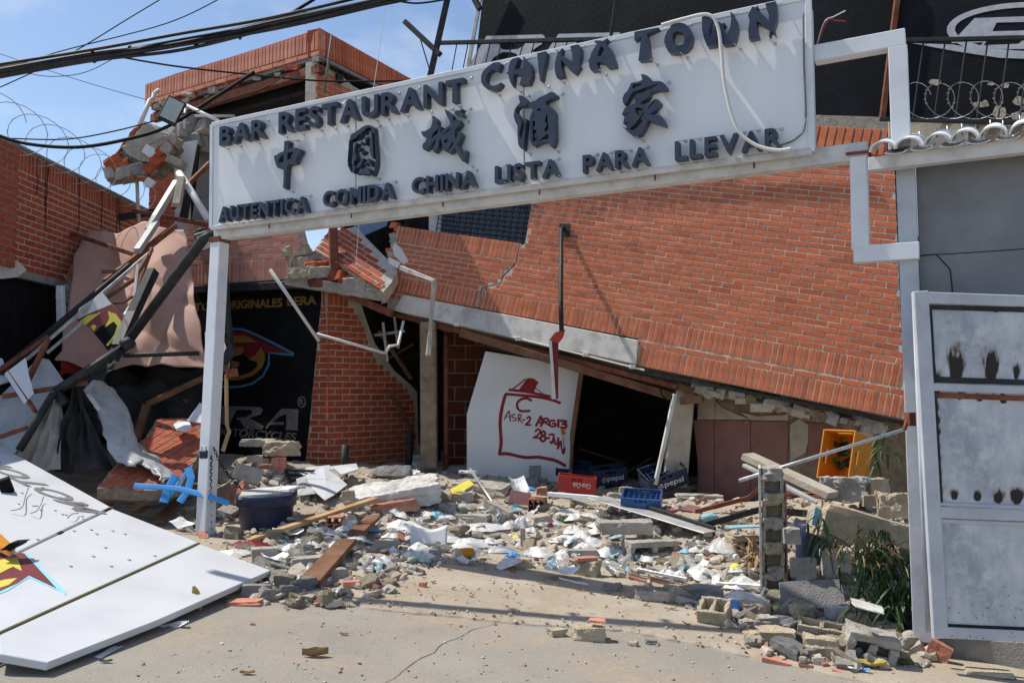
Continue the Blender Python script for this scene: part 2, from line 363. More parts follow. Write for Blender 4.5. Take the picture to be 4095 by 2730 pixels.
pmat('cyan_paint', [(.22, .42, .48), (.3, .52, .58)], scale=9, rough=.8, bump=.3, rust=((.4, .36, .3), 9, .55, .75))
pmat('olive', [(.08, .075, .02), (.13, .12, .035)], scale=9, rough=.6, bump=.1)
pmat('sooty', [(.01, .009, .008), (.018, .016, .014)], scale=9, rough=.8, bump=.2)
# ================================================================ ground
def ground_mat(name, base, dirt, dirt_lo, dirt_hi, dirt_scale=1.1):
    m = bpy.data.materials.new(name); m.use_nodes = True; t = m.node_tree; b = t.nodes['Principled BSDF']; ln = t.links.new
    tc = t.nodes.new('ShaderNodeTexCoord'); v = tc.outputs['Object']
    def nz(sc, det, ro=.6):
        n = t.nodes.new('ShaderNodeTexNoise'); n.inputs['Scale'].default_value = sc; n.inputs['Detail'].default_value = det; n.inputs['Roughness'].default_value = ro; ln(v, n.inputs['Vector']); return n.outputs['Fac']
    def ramp(f, a, b2, ca, cb):
        r = t.nodes.new('ShaderNodeValToRGB'); r.color_ramp.elements[0].position = a; r.color_ramp.elements[1].position = b2
        r.color_ramp.elements[0].color = (*ca, 1); r.color_ramp.elements[1].color = (*cb, 1); ln(f, r.inputs[0]); return r.outputs[0]
    def mix(f, a, b2, bt='MIX'):
        x = t.nodes.new('ShaderNodeMix'); x.data_type = 'RGBA'; x.blend_type = bt
        if isinstance(f, float): x.inputs['Factor'].default_value = f
        else: ln(f, x.inputs['Factor'])
        ln(a, x.inputs['A']); ln(b2, x.inputs['B']); return x.outputs['Result']
    c0 = ramp(nz(1.3, 8), .3, .72, [q * .86 for q in base], [q * 1.1 for q in base])
    fine = ramp(nz(130, 3, .8), .32, .66, (.72, .72, .72), (1.2, 1.19, 1.17)); c1 = mix(1., c0, fine, 'MULTIPLY')
    dm = ramp(nz(dirt_scale, 7, .65), dirt_lo, dirt_hi, (0, 0, 0), (1, 1, 1))
    dc = ramp(nz(22, 6, .7), .3, .7, [q * .8 for q in dirt], [q * 1.15 for q in dirt]); c2 = mix(dm, c1, dc)
    st = ramp(nz(3.1, 6, .7), .62, .75, (1, 1, 1), (.8, .78, .75)); c3 = mix(1., c2, st, 'MULTIPLY')
    vo = t.nodes.new('ShaderNodeTexVoronoi'); vo.inputs['Scale'].default_value = 34; ln(v, vo.inputs['Vector'])
    sp = ramp(vo.outputs['Distance'], .05, .09, (1, 1, 1), (0, 0, 0))
    pn = ramp(nz(60, 0), .57, .6, (0, 0, 0), (1, 1, 1)); x = mix(1., sp, pn, 'MULTIPLY')
    wh = t.nodes.new('ShaderNodeRGB'); wh.outputs[0].default_value = (.55, .53, .49, 1); c4 = mix(x, c3, wh.outputs[0])
    ln(c4, b.inputs['Base Color']); b.inputs['Roughness'].default_value = .93; b.inputs['Specular IOR Level'].default_value = .2
    bp = t.nodes.new('ShaderNodeBump'); bp.inputs['Strength'].default_value = .55; bp.inputs['Distance'].default_value = .012
    ad = t.nodes.new('ShaderNodeMath'); ad.operation = 'ADD'; ln(nz(90, 4, .7), ad.inputs[0]); ln(nz(9, 6, .6), ad.inputs[1]); ln(ad.outputs[0], bp.inputs['Height']); ln(bp.outputs[0], b.inputs['Normal'])
    MATS[name] = m
ground_mat('street', (.315, .288, .248), (.37, .3, .22), .48, .68)
ground_mat('drive', (.43, .375, .3), (.37, .3, .22), .4, .62, 2.0)
ground_mat('rubble_dust', (.42, .37, .295), (.36, .305, .235), .4, .6, 3.)
# one ground sheet to the horizon
m = MB(); xs = [-400, -120, -40, -20] + [-12 + i * .5 for i in range(49)] + [20, 40, 120, 400]; ys = [-300, -60, -10, 0] + [3 + .5 * i for i in range(25)] + [20, 40, 120, 400]
vs = [Vector((x, y, zg(x, y))) for x in xs for y in ys]; n_ = len(ys)
m.add(vs, [(i * n_ + j, (i + 1) * n_ + j, (i + 1) * n_ + j + 1, i * n_ + j + 1) for i in range(len(xs) - 1) for j in range(n_ - 1)])
m.build('ground', 'street', kind='structure', keep=True, smooth=True)
# raised driveway slab in front of the buildings, worn front edge (a few centimetres high)
EDGE = [(-9, 8.3), (-5, 7.2), (-2.6, 6.45), (-1.4, 6.35), (-.6, 6.25), (.2, 6.1), (.75, 6.15), (1.4, 5.75), (2.0, 5.35), (2.7, 5.0), (4, 4.75), (9, 4.2)]
def yedge(x):
    for (a, b), (c, d) in zip(EDGE, EDGE[1:]):
        if a <= x <= c: return b + (d - b) * (x - a) / (c - a)
    return 8
m = MB(); vs = []; fs = []; NX = 260; rows = [(-.05, -.03), (-.02, .012), (.03, .03), (.12, .036), (.5, .04), (1.2, .04), (2.5, .04), (9, .04)]
for i in range(NX + 1):
    x = -9 + 18 * i / NX; e = yedge(x) + .06 * noise.noise(Vector((x * 2.1, 1, 0))) + .03 * noise.noise(Vector((x * 9, 4, 0)))
    for j, (dy, h) in enumerate(rows): vs.append(Vector((x, e + dy + .02 * noise.noise(Vector((x * 14, j * 3.1, 5))), zg(x, 0) + h)))
w_ = len(rows)
m.add(vs, [(i * w_ + j, (i + 1) * w_ + j, (i + 1) * w_ + j + 1, i * w_ + j + 1) for i in range(NX) for j in range(w_ - 1)])
m.build('driveway_pavement', 'drive', kind='structure', keep=True)
# expansion joint / crack grooves lie as thin dark filled seams in the street
pmat('seam', [(.17, .145, .115), (.25, .215, .17)], scale=20, rough=1, bump=.3)
def seam(pts, w, z=.004):
    q = [G(o(*p)) for p in pts]; m = MB(); vs = []
    fine = []
    for a, b in zip(q, q[1:]):
        for i in range(12): fine.append(a.lerp(b, i / 12))
    fine.append(q[-1])
    for i, p in enumerate(fine):
        d = (fine[min(i + 1, len(fine) - 1)] - fine[max(0, i - 1)]).normalized(); nrm = Vector((-d.y, d.x, 0)); j = .03 * noise.noise(p * 4) + .015 * noise.noise(p * 15)
        ww = w * (.6 + .8 * abs(noise.noise(p * 7)))
        vs += [p + nrm * (ww + j), p - nrm * (ww - j)]
    for v in vs: v.z = zg(v.x, v.y) + z
    m.add(vs, [(2 * i, 2 * i + 1, 2 * i + 3, 2 * i + 2) for i in range(len(fine) - 1)])
    return m.build('pavement_crack', 'seam', kind='structure', keep=True)
seam([(885, 1568), (960, 1515), (1070, 1452), (1180, 1415)], .004)
# bed of dust and crumbs under the rubble
m = MB(); NX, NY = 300, 230; vs = []
for i in range(NX + 1):
    for j in range(NY + 1):
        x = -7 + 12 * i / NX; y = 5.1 + 8.6 * j / NY; z = zr(x, y)
        if z > zg(x, y) + .02: z += .016 * noise.noise(Vector((x * 23, y * 23, 0))) + .009 * noise.noise(Vector((x * 60, y * 60, 2)))
        else: z = min(z, zg(x, y) - .01)
        vs.append(Vector((x, y, z)))
w_ = NY + 1
m.add(vs, [(i * w_ + j, (i + 1) * w_ + j, (i + 1) * w_ + j + 1, i * w_ + j + 1) for i in range(NX) for j in range(NY)])
m.build('rubble_ground', 'rubble_dust', kind='structure', keep=True, smooth=True)
# ================================================================ brick walls
BM = {}
def brick_geo(w, h, d, c=.004):      # chamfered front; local x = width, y = height, z = out of the wall
    a, b = w / 2, h / 2
    vs = [(-a, -b, -d), (a, -b, -d), (a, b, -d), (-a, b, -d), (-a, -b, -c), (a, -b, -c), (a, b, -c), (-a, b, -c), (-a + c, -b + c, 0), (a - c, -b + c, 0), (a - c, b - c, 0), (-a + c, b - c, 0)]
    fs = [(3, 2, 1, 0), (8, 9, 10, 11)] + [(i, (i + 1) % 4, 4 + (i + 1) % 4, 4 + i) for i in range(4)] + [(4 + i, 4 + (i + 1) % 4, 8 + (i + 1) % 4, 8 + i) for i in range(4)]
    return vs, fs
def brick_field(parent, O, U, V, N, courses, poly, matname, L=.238, H=.0525, gap=.0145, v0=0., proud=.005, deep=.03, limit=300, jit=.002, phase=0., rank=None, pname='brick', minfrac=.25, hide=None, umin=None, umax=None):
    """courses: list of ('r'|'s'|'g', size). poly: outline in (u, v)."""
    U, V, N = U.normalized(), V.normalized(), N.normalized(); lst = []
    us = [q[0] for q in poly]; a0 = min(us) if umin is None else umin; a1 = max(us) if umax is None else umax; v = v0; row = 0
    for kind, size in courses:
        if kind == 'g': v += size; continue
        w = L if kind == 'r' else H; h = size
        u = a0 - (w + gap) * (1 + phase) - ((w + gap) * .5 if (row % 2 and kind == 'r') else 0)
        while u < a1:
            uc, vc = u + w / 2, v + h / 2
            ins = [inside(poly, u + w * (i + .5) / 8, vc) and inside(poly, u + w * (i + .5) / 8, vc - h * .3) and inside(poly, u + w * (i + .5) / 8, vc + h * .3) for i in range(8)]
            if any(ins):
                i0 = ins.index(True); i1 = 7 - ins[::-1].index(True); fr = (i1 - i0 + 1) / 8
                if fr >= minfrac:
                    ww = w * fr - (0 if fr == 1 else .004); c = u + w * (i0 + i1 + 1) / 16
                    lst.append((c, vc, ww, h - gap * 0, kind))
            u += w + gap
        v += size + gap; row += 1
    def area(b):
        q = O + U * b[0] + V * b[1]; d = (q - CAM).length
        return b[2] * b[3] / d / d * (0.001 if hide and hide(q) else 1)
    lst.sort(key=area, reverse=True); m = MB()
    for i, (c, vc, w, h, kind) in enumerate(lst):
        pr = proud + rnd.uniform(-jit, jit * 1.5); q = O + U * c + V * vc + N * pr; a = rnd.uniform(-.006, .006)
        Ur = (U + V * a).normalized(); Vr = N.cross(Ur)
        if i < limit:
            key = (round(w * 200), round(h * 200), matname, deep)
            if key not in BM:
                vs, fs = brick_geo(w, h, deep); me = bpy.data.meshes.new(pname); me.from_pydata(vs, [], fs); me.materials.append(MATS[matname]); BM[key] = me
            ob = bpy.data.objects.new(pname, BM[key]); COL.objects.link(ob); ob.parent = parent
            ob.matrix_basis = frame_mat(Ur, Vr, N, q - wl(parent))
        else:
            vs, fs = brick_geo(w, h, deep); m.add([q + Ur * x + Vr * y + N * z for x, y, z in vs], fs, tint=rnd.random())
    if m.v: m.build('brick_courses', matname, parent, kind='stuff', tints=True)
    return lst
def uvp(plane, O, U, V, pts): return [((plane.hit(p) - O).dot(U), (plane.hit(p) - O).dot(V)) for p in pts]
def slab_uv(O, U, V, N, poly, back, front=0.):
    m = MB(); m.prism([O + U * a + V * b + N * front for a, b in poly], -N * (back)); return m

# ---------------------------------------------------------------- collapsed facade (tilted upper storey)
p0 = P(o(2077, 962), 9.25); FP = Plane(p0, (-.43, -.9, .12)); FN = FP.n
FO = FP.hit(o(2077, 962)); FU = (FO - FP.hit(o(1465, 839))).normalized(); FV = FN.cross(FU).normalized()
fac = thing('collapsed_facade', FO, 'orange brick upper wall sagging down to the right behind the sign', 'building')
fuv = lambda pts: uvp(FP, FO, FU, FV, [o(*p) for p in pts])
vsill = fuv([(1050, 572)])[0][1]
main = fuv([(2079, 963), (1465, 839), (1466, 777), (1101, 708), (1109, 662), (1151, 651), (1158, 634), (1186, 606), (1193, 566), (1206, 560), (1222, 465), (1250, 300), (2052, 352)])
left = fuv([(1098.5, 706), (924, 671), (914, 715), (889, 706), (892, 640), (912, 519), (1197, 560), (1190, 576), (1183.5, 604), (1155.5, 631), (1149, 649), (1106.5, 660)])
nrun = int((vsill - .585) / .067)
cour = [('s', .235), ('r', .0525), ('g', .012), ('s', .235)] + [('r', .0525)] * 46
cleft = [('s', .235), ('r', .0525), ('g', .012), ('s', .235)] + [('r', .0525)] * nrun + [('g', .004), ('s', .235)]
for i, (pl, nm) in enumerate(((main, 'wall'), (left, 'cracked_wall'))):
    slab_uv(FO, FU, FV, FN, pl, .15).build(nm, 'mortar', fac)
SIGNPL = vplane(7.16, .5)
def behind_sign(q):      # hidden from the photo by the sign: those bricks go into the joined remainder
    d = q - CAM; px = (CX + F_PX * d.x / d.y); c, s = math.cos(PITCH), math.sin(PITCH); zz = d.z * c - d.y * s; yy = d.y * c + d.z * s
    px = CX + F_PX * d.x / yy; py = CY - F_PX * zz / yy
    return py < 950 + (px - 840) * (650 - 950) / (3250 - 840) and px < 3250
brick_field(fac, FO, FU, FV, FN, cour, main, 'brick', limit=300, hide=behind_sign)
brick_field(fac, FO, FU, FV, FN, cleft, left, 'brick', limit=150, phase=.3)
# cap of slanted bricks at the right top
cap = uvp(FP, FO, FU, FV, [o(1862, 347), o(2036, 350), o(2046, 272), o(1862, 266)])
vc0 = min(q[1] for q in cap)
slab_uv(FO, FU, FV, FN, cap, .2, .03).build('cap_core', 'mortar_dark', fac)
brick_field(fac, FO + FN * .035, FU, (FV + FU * .12).normalized(), FN, [('s', .30)], [(a[0] - .12 * a[1], a[1]) for a in cap], 'brick', H=.075, gap=.02, v0=vc0 + .015, limit=40, proud=.012)
# concrete beam with peeling white plaster
bq = [FP.off(.03).hit(o(*p)) for p in [(925, 676), (1466, 781), (1461, 836), (1205, 782), (1000, 735), (903, 712)]]
m = MB(); m.prism(bq, -FN * .28); m.build('concrete_beam', 'plaster_white', fac, bevel=.008)
# steel angle, conduit and timber plate under the beam
for (a, b, r_, mt, nm, of) in [((905, 722), (1600, 900), .03, 'steel_rust', 'steel_angle', -.12), ((1060, 745), (1480, 850), .012, 'cable_white', 'conduit', .04), ((1440, 846), (2078, 972), .02, 'steel_dark', 'edge_strip', -.03)]:
    m = MB(); m.tube([FP.off(of).hit(o(*a)), FP.off(of).hit(o(*b))], r_, sq=(nm != 'conduit')); m.build(nm, mt, fac)
for x, y in ((1049, 745), (1190, 778), (1345, 814), (1453, 842)):
    m = MB(); m.box(FP.off(.05).hit(o(x, y)), (.07, .04, .05)); m.build('junction_box', 'plastic_white', fac, bevel=.005)
# floor slab carried on the facade, going back into the building
q0 = FO + FU * .05 + FV * .02; q1 = FP.hit(o(900, 700)) - FV * .06
bk = -FN * 3.4 + Vector((0, 0, -.1)); th = Vector((0, 0, .2))
m = MB(); m.hexa([q0 - FN * .2, q1 - FN * .2, q1 + bk, q0 + bk, q0 - FN * .2 + th, q1 - FN * .2 + th, q1 + bk + th, q0 + bk + th]); m.build('floor_slab', 'adobe', fac)
# side wall of the sagging storey, window with bars
wq = [FP.off(-.1).hit(o(*p)) for p in [(1010, 545), (1206, 572), (1226, 440), (1020, 440)]]
m = MB(); m.prism(wq, -FN * .01); wn = m.build('window', 'glass_dark', fac)
A, B, Cc, D = [FP.off(-.06).hit(o(*p)) for p in [(1000, 545), (1207, 570), (1226, 440), (1018, 430)]]
gm = MB()
for i in range(15):
    t = i / 14; gm.tube([A.lerp(B, t), D.lerp(Cc, t)], .006, n=4, sq=True)
for j in range(12):
    t = j / 11; gm.tube([A.lerp(D, t), B.lerp(Cc, t)], .006, n=4, sq=True)
gm.build('window_grille', 'steel_dark', wn)
m = MB(); m.prism([FP.off(-.12).hit(o(*p)) for p in [(985, 535), (1016, 540), (1022, 440), (985, 440)]], -FN * .2); m.build('plaster_pier', 'plaster_white', fac)
m = MB(); m.prism([FP.off(-.35).hit(o(*p)) for p in [(900, 690), (2080, 860), (2060, 330), (1230, 250), (1000, 440), (920, 520)]], -FN * .1); m.build('back_panel', 'interior_shade', fac)
# broken rough edge of brick on the left end
for i in range(16):
    t = i / 15; q = FP.off(-.05).hit(o(890 + 22 * t + rnd.uniform(-8, 3), 690 - 172 * t)); m = MB(); m.box(q, (.1, .14, .07), eul(rnd.uniform(-20, 20), rnd.uniform(-20, 20), rnd.uniform(-30, 30)), jit=.25); m.build('broken_edge', rnd.choice(['mortar', 'brick', 'concrete']), fac)
# ================================================================ restaurant sign
SP = SIGNPL; SN = SP.n; SU = Vector((0, 0, 1)).cross(SN).normalized()
TL, TR, BR, BL = [SP.hit(o(*p)) for p in [(487, 287), (1856, -6), (1864, 347), (485, 524)]]
sg = thing('restaurant_sign', (BL + BR) / 2, 'long white box sign with raised navy letters and five Chinese characters', 'sign')
cuts = [0, .31, .607, 1]
for i in range(3):
    a, b = cuts[i], cuts[i + 1]; e = .0012
    q = [BL.lerp(BR, a + e), BL.lerp(BR, b - e), TL.lerp(TR, b - e), TL.lerp(TR, a + e)]
    m = MB(); m.prism(q, -SN * .02); m.build('face_panel', 'sign_face', sg)
zt = Vector((0, 0, 1))
m = MB()
m.prism([BL - SN * .021, BR - SN * .021, TR - SN * .021, TL - SN * .021], -SN * .25); m.build('box', 'sign_trim', sg)
for a, b, nm in ((TL, TR, 'top_trim'), (BL, BR, 'bottom_trim'), (BL, TL, 'side_trim'), (BR, TR, 'side_trim')):
    m = MB(); m.tube([a - SN * .01, b - SN * .01], .022, sq=True, up=SN); m.build(nm, 'white_paint' if nm != 'bottom_trim' else 'sign_trim', sg, bevel=.004)
# beam carrying the sign, from the left post to the gate post
B0 = SP.off(-.12).hit(o(500, 552)); B1 = SP.off(-.12).hit(o(1995, 368))
bw = thing('sign_beam', B0, 'white painted steel beam running under the sign to the gate post', 'beam')
m = MB(); m.tube([B0 + zt * .06, B1 + zt * .06], .062, sq=True); m.build('beam', 'sign_trim', bw, bevel=.006)
for t in (.13, .3, .47, .63, .8, .93):
    q = BL.lerp(BR, t) - zt * .03; m = MB(); m.tube([q - SN * .01, q - SN * .01 - zt * .04], .008, n=6); m.build('bolt', 'steel_rust', sg)
LET = []
def letter(mm): LET.append(mm.build('letter', 'letter_navy', sg, bevel=.003))
FRONTOFF = .095; LP = SP.off(FRONTOFF)
words = [('BAR', (503, 334), (607, 315), 43), ('RESTAURANT', (639, 306), (1064, 231), 50), ('AUTENTICA', (501, 510), (705, 486), 35), ('COMIDA', (741, 476), (903, 455), 37),
         ('CHINA', (945, 446), (1092, 429), 38), ('LISTA', (1136, 421), (1284, 404), 40), ('PARA', (1338, 397), (1490, 377), 41), ('LLEVAR', (1550, 369), (1796, 337), 45)]
for body, a, b, h in words:
    A, B = LP.hit(o(*a)), LP.hit(o(*b)); mid = ((a[0] + b[0]) / 2, (a[1] + b[1]) / 2)
    ch = (LP.hit(o(mid[0], mid[1] - h)) - LP.hit(o(*mid))).length
    for mm in text_on(None, body, A - SN * .035, B - SN * .035, (zt - SU * .0), SN, ch, .07, offset=.028, each=True): letter(mm)
def cr(x0, y0, s, pts): return [(x0 + x / s, y0 + y / s) for x, y in pts]
GL = []
GL.append((1080, 540, 6.531, [[(368,160),(440,147),(495,155),(478,250),(470,350),(560,335),(690,330),(770,360),(793,395),(780,460),(725,530),(690,600),(655,700),(640,738),(530,765),(470,780),(437,820),(425,950),(410,1100),(405,1260),(408,1340),(400,1390),(375,1400),(345,1385),(333,1340),(345,1240),(350,1100),(350,880),(345,830),(290,840),(240,872),(195,862),(150,770),(115,650),(103,580),(110,535),(180,515),(250,465),(355,425),(362,280)],
  [(350,510),(290,550),(235,620),(217,690),(232,730),(280,725),(348,710)], [(450,480),(500,450),(590,440),(610,470),(605,490),(560,505),(545,610),(500,640),(450,660)]]))
GL.append((1370, 480, 6.535, [[(320,330),(400,270),(500,190),(600,140),(700,130),(770,160),(815,210),(825,350),(840,600),(865,900),(870,1150),(840,1280),(780,1430),(745,1445),(720,1430),(705,1330),(680,1290),(630,1245),(560,1270),(500,1320),(440,1360),(380,1395),(345,1415),(290,1395),(210,1350),(140,1200),(130,1060),(155,750),(170,550),(210,390),(260,350)],
  [(310,595),(375,595),(365,640),(325,700),(320,830),(340,930),(360,970),(345,1040),(280,1090),(300,1130),(290,1180),(320,1210),(345,1200),(310,1300),(300,1385),(250,1370),(260,1100),(275,850)],
  [(360,470),(370,415),(470,350),(530,290),(590,235),(680,190),(740,210),(755,245),(690,265),(570,240),(570,310),(540,355),(490,340),(460,400),(440,440),(380,485)],
  [(765,310),(780,450),(790,700),(800,990),(785,1010),(740,920),(705,800),(700,650),(712,540),(690,460),(650,455),(620,560),(615,670),(590,600),(565,490),(600,460),(670,420),(715,445),(745,420),(745,320)],
  [(665,1000),(700,1020),(735,1070),(720,1110),(700,1130),(640,1130),(590,1165),(555,1170),(600,1110),(640,1060)], [(706,1136),(765,1142),(755,1195),(705,1190)],
  [(520,1010),(545,990),(540,1060),(490,1150),(450,1210),(390,1245),(350,1235),(352,1218),(420,1140)], [(490,555),(520,600),(460,640)], [(465,705),(440,780),(405,820),(420,750)], [(480,905),(510,850),(560,790),(570,800),(540,860)]]))
GL.append((1670, 420, 6.03, [[(335,300),(350,270),(375,262),(430,310),(470,380),(460,465),(495,480),(505,540),(490,590),(400,650),(350,740),(325,810),(440,715),(470,690),(540,520),(560,505),(550,700),(600,610),(760,500),(785,460),(765,370),(700,250),(650,120),(655,95),(720,140),(800,200),(840,250),(860,390),(940,352),(1000,360),(1027,420),(1000,500),(930,570),(897,600),(890,730),(915,820),(950,760),(970,630),(1030,650),(1055,730),(1020,830),(955,945),(985,1010),(1040,1120),(1070,1195),(1095,1190),(1150,1080),(1170,1090),(1150,1230),(1130,1390),(1080,1360),(990,1230),(930,1110),(905,1040),(850,1090),(780,1150),(730,1160),(710,1120),(720,1060),(640,1110),(600,1040),(580,900),(555,850),(555,790),(520,860),(500,1000),(480,1040),(400,1150),(370,1100),(375,1030),(420,940),(450,800),(400,870),(300,980),(170,1095),(125,1060),(112,980),(135,930),(190,880),(215,805),(130,750),(90,670),(90,630),(150,640),(230,605),(310,550),(350,430),(360,330)],
  [(575,750),(640,680),(720,610),(790,565),(795,590),(740,640),(640,700)], [(620,880),(720,815),(740,815),(680,925)], [(840,880),(855,940),(770,1065),(735,1060),(800,960)], [(780,710),(808,675),(812,715)]]))
GL.append((1670, 420, 6.03, [[(890,190),(910,145),(960,125),(1010,135),(1070,95),(1090,95),(1035,155),(1085,220),(1090,255),(1040,285),(960,275),(905,240)]]))
GL.append((2040, 350, 5.809, [[(190,182),(270,190),(340,230),(400,300),(408,370),(370,415),(280,430),(200,440),(140,500),(135,570),(190,650),(250,750),(262,830),(250,900),(210,1040),(210,1120),(235,1205),(270,1120),(320,950),(345,780),(360,715),(385,735),(360,900),(330,1200),(315,1430),(290,1445),(220,1390),(185,1300),(170,1100),(170,880),(130,820),(85,680),(85,600),(110,500),(160,430),(230,350),(205,260)]]))
GL.append((2040, 350, 5.809, [[(416,410),(440,360),(520,325),(580,310),(680,230),(780,190),(860,150),(900,120),(970,105),(1050,140),(1085,190),(1060,225),(950,260),(805,335),(850,405),(930,450),(1000,520),(1035,600),(1030,700),(1045,1000),(1045,1200),(1010,1330),(990,1375),(950,1390),(900,1300),(830,1255),(740,1265),(640,1300),(590,1340),(545,1370),(490,1310),(455,1200),(445,950),(455,700),(480,610),(530,520),(500,490),(440,460)],
  [(610,540),(640,500),(695,480),(715,540)], [(520,690),(555,595),(560,660),(522,725)], [(522,780),(570,765),(585,870),(540,930),(545,980),(620,1000),(560,1100),(575,1180),(630,1190),(525,1275),(520,1000)], [(850,595),(870,690),(870,840),(890,860),(880,960),(830,1025),(785,1000),(860,850),(805,800),(825,690)], [(870,1075),(890,1110),(885,1220),(830,1195),(740,1220),(660,1255),(760,1160)]]))
GL.append((2460, 280, 5.408, [[(550,92),(640,100),(720,140),(770,190),(800,250),(930,240),(1020,255),(1085,320),(1120,400),(1080,425),(900,440),(790,470),(755,500),(745,560),(690,620),(600,670),(530,722),(640,750),(680,800),(820,650),(870,628),(940,645),(980,700),(970,750),(880,850),(750,955),(880,975),(950,975),(1020,1020),(1065,1110),(1085,1190),(1080,1220),(1000,1195),(850,1140),(710,1085),(660,1200),(600,1320),(540,1400),(450,1435),(370,1420),(270,1340),(130,1190),(240,1270),(250,1180),(300,1110),(170,1165),(195,1030),(330,905),(140,970),(210,820),(300,790),(420,720),(480,655),(415,650),(410,600),(450,540),(560,500),(700,450),(840,380),(950,290),(800,330),(680,370),(550,420),(400,465),(340,530),(280,650),(205,770),(165,690),(160,600),(200,520),(260,460),(310,370),(340,290),(380,275),(470,265),(560,230),(590,200)],
  [(375,420),(370,350),(390,305),(500,298),(610,300),(520,350),(430,385)], [(415,840),(460,810),(540,815),(600,860),(620,880),(560,950),(500,990),(450,920),(440,870)], [(625,900),(620,945),(545,1060),(590,1095),(570,1190),(500,1270),(380,1300),(305,1280),(420,1170),(540,1020)], [(705,830),(850,655),(860,680),(715,845)]]))
F_ = (1900, 100, 3.92); T_ = (2500, 0, 3.618)
GL.append((*F_, [[(200,650),(290,590),(380,583),(405,605),(360,720),(310,710),(270,698),(210,740),(175,800),(165,860),(185,910),(220,940),(290,955),(350,935),(400,900),(412,905),(395,960),(330,1015),(260,1030),(190,1010),(130,960),(95,890),(93,800),(120,730)]]))
GL.append((*F_, [[(550,560),(590,530),(685,505),(650,600),(620,690),(615,710),(765,660),(768,600),(750,488),(800,550),(850,600),(885,700),(885,800),(850,900),(835,925),(690,940),(735,790),(610,770),(595,850),(590,940),(595,975),(545,890),(525,800),(520,770),(480,755),(515,740),(525,650)]]))
GL.append((*F_, [[(970,445),(1105,410),(1120,440),(1040,870),(1030,890),(1015,870),(990,650)]]))
GL.append((*F_, [[(1265,375),(1310,430),(1365,360),(1350,430),(1345,470),(1525,580),(1520,450),(1490,340),(1495,330),(1620,305),(1650,360),(1645,500),(1620,610),(1640,650),(1560,770),(1520,745),(1510,740),(1345,545),(1350,650),(1385,800),(1275,830),(1250,730),(1250,600),(1275,500),(1295,450)]]))
GL.append((*F_, [[(1855,255),(1900,245),(1960,245),(2000,255),(2070,210),(2085,225),(2035,275),(2100,350),(2160,470),(2195,590),(2200,650),(2070,670),(2055,650),(2055,600),(1910,580),(1915,640),(1935,700),(1820,720),(1790,660),(1785,590),(1765,555),(1790,545),(1820,440),(1860,370),(1925,295)], [(1970,340),(1985,330),(2040,410),(2045,465),(1910,500),(1930,420)]]))
GL.append((*T_, [[(135,460),(480,400),(490,410),(310,490),(325,560),(365,860),(190,880),(235,530),(130,585)]]))
GL.append((*T_, [[(700,345),(780,330),(850,340),(920,390),(960,470),(970,560),(950,650),(880,730),(800,760),(700,770),(630,760),(590,690),(565,610),(570,540),(610,450),(660,390),(655,370)], [(700,465),(760,455),(820,470),(855,520),(860,580),(840,640),(770,660),(710,640),(690,600),(680,540)]]))
GL.append((*T_, [[(1110,245),(1255,222),(1265,240),(1230,350),(1215,450),(1220,540),(1265,440),(1255,400),(1350,315),(1400,345),(1440,330),(1445,350),(1410,390),(1470,505),(1520,400),(1535,280),(1520,165),(1570,210),(1615,300),(1630,420),(1600,560),(1570,630),(1440,650),(1410,640),(1340,490),(1320,560),(1310,655),(1190,675),(1140,560),(1110,420)]]))
GL.append((*T_, [[(1775,225),(1840,95),(1880,110),(1920,80),(1925,110),(1895,150),(1960,180),(2080,310),(2080,220),(2025,60),(2025,50),(2180,18),(2195,130),(2190,300),(2155,410),(2180,520),(2120,450),(2075,550),(2090,440),(2070,405),(1900,305),(1910,440),(1940,540),(1790,570),(1780,430),(1800,290)]]))
for x0, y0, s_, loops in GL: letter(planar([cr(x0, y0, s_, lp) for lp in loops], SP, .07, FRONTOFF))
# standoff pins with rivets holding the letters
pm = MB()
for ob in LET:
    w = WL[ob.name]; co = [v.co + w for v in ob.data.vertices]; lo = min(co, key=lambda c: c.z); hi = max(co, key=lambda c: c.z - c.dot(SU) * -.6)
    for c in (lo, hi):
        d = (c - SP.p0).dot(SN); b = c - SN * d + SU * .03 - zt * .02 * (1 if c is lo else -1)
        pm.tube([c, b + SN * .004], .0035, n=5); pm.lathe([(0.001, .012), (.012, .008), (.014, 0)], 8, frame_mat(SU, zt, SN, b + SN * .002))
pm.build('standoff_pins', 'galv', sg, kind='stuff')
# left post
pb = G(o(470, 1238)); pt = SP.off(-.12).hit(o(505, 556))
post = thing('sign_post', pb, 'white square steel post holding up the left end of the sign', 'post')
m = MB(); m.tube([pb - zt * .05, Vector((pt.x, pt.y, pt.z - .01))], .066, sq=True, up=SN); m.build('shaft', 'white_paint', post, bevel=.008, seg=2)
m = MB(); m.box(Vector((pt.x, pt.y, pt.z)) + zt * .02, (.15, .15, .05), eul(0, 0, -27)); m.build('weld_plate', 'steel_rust', post)
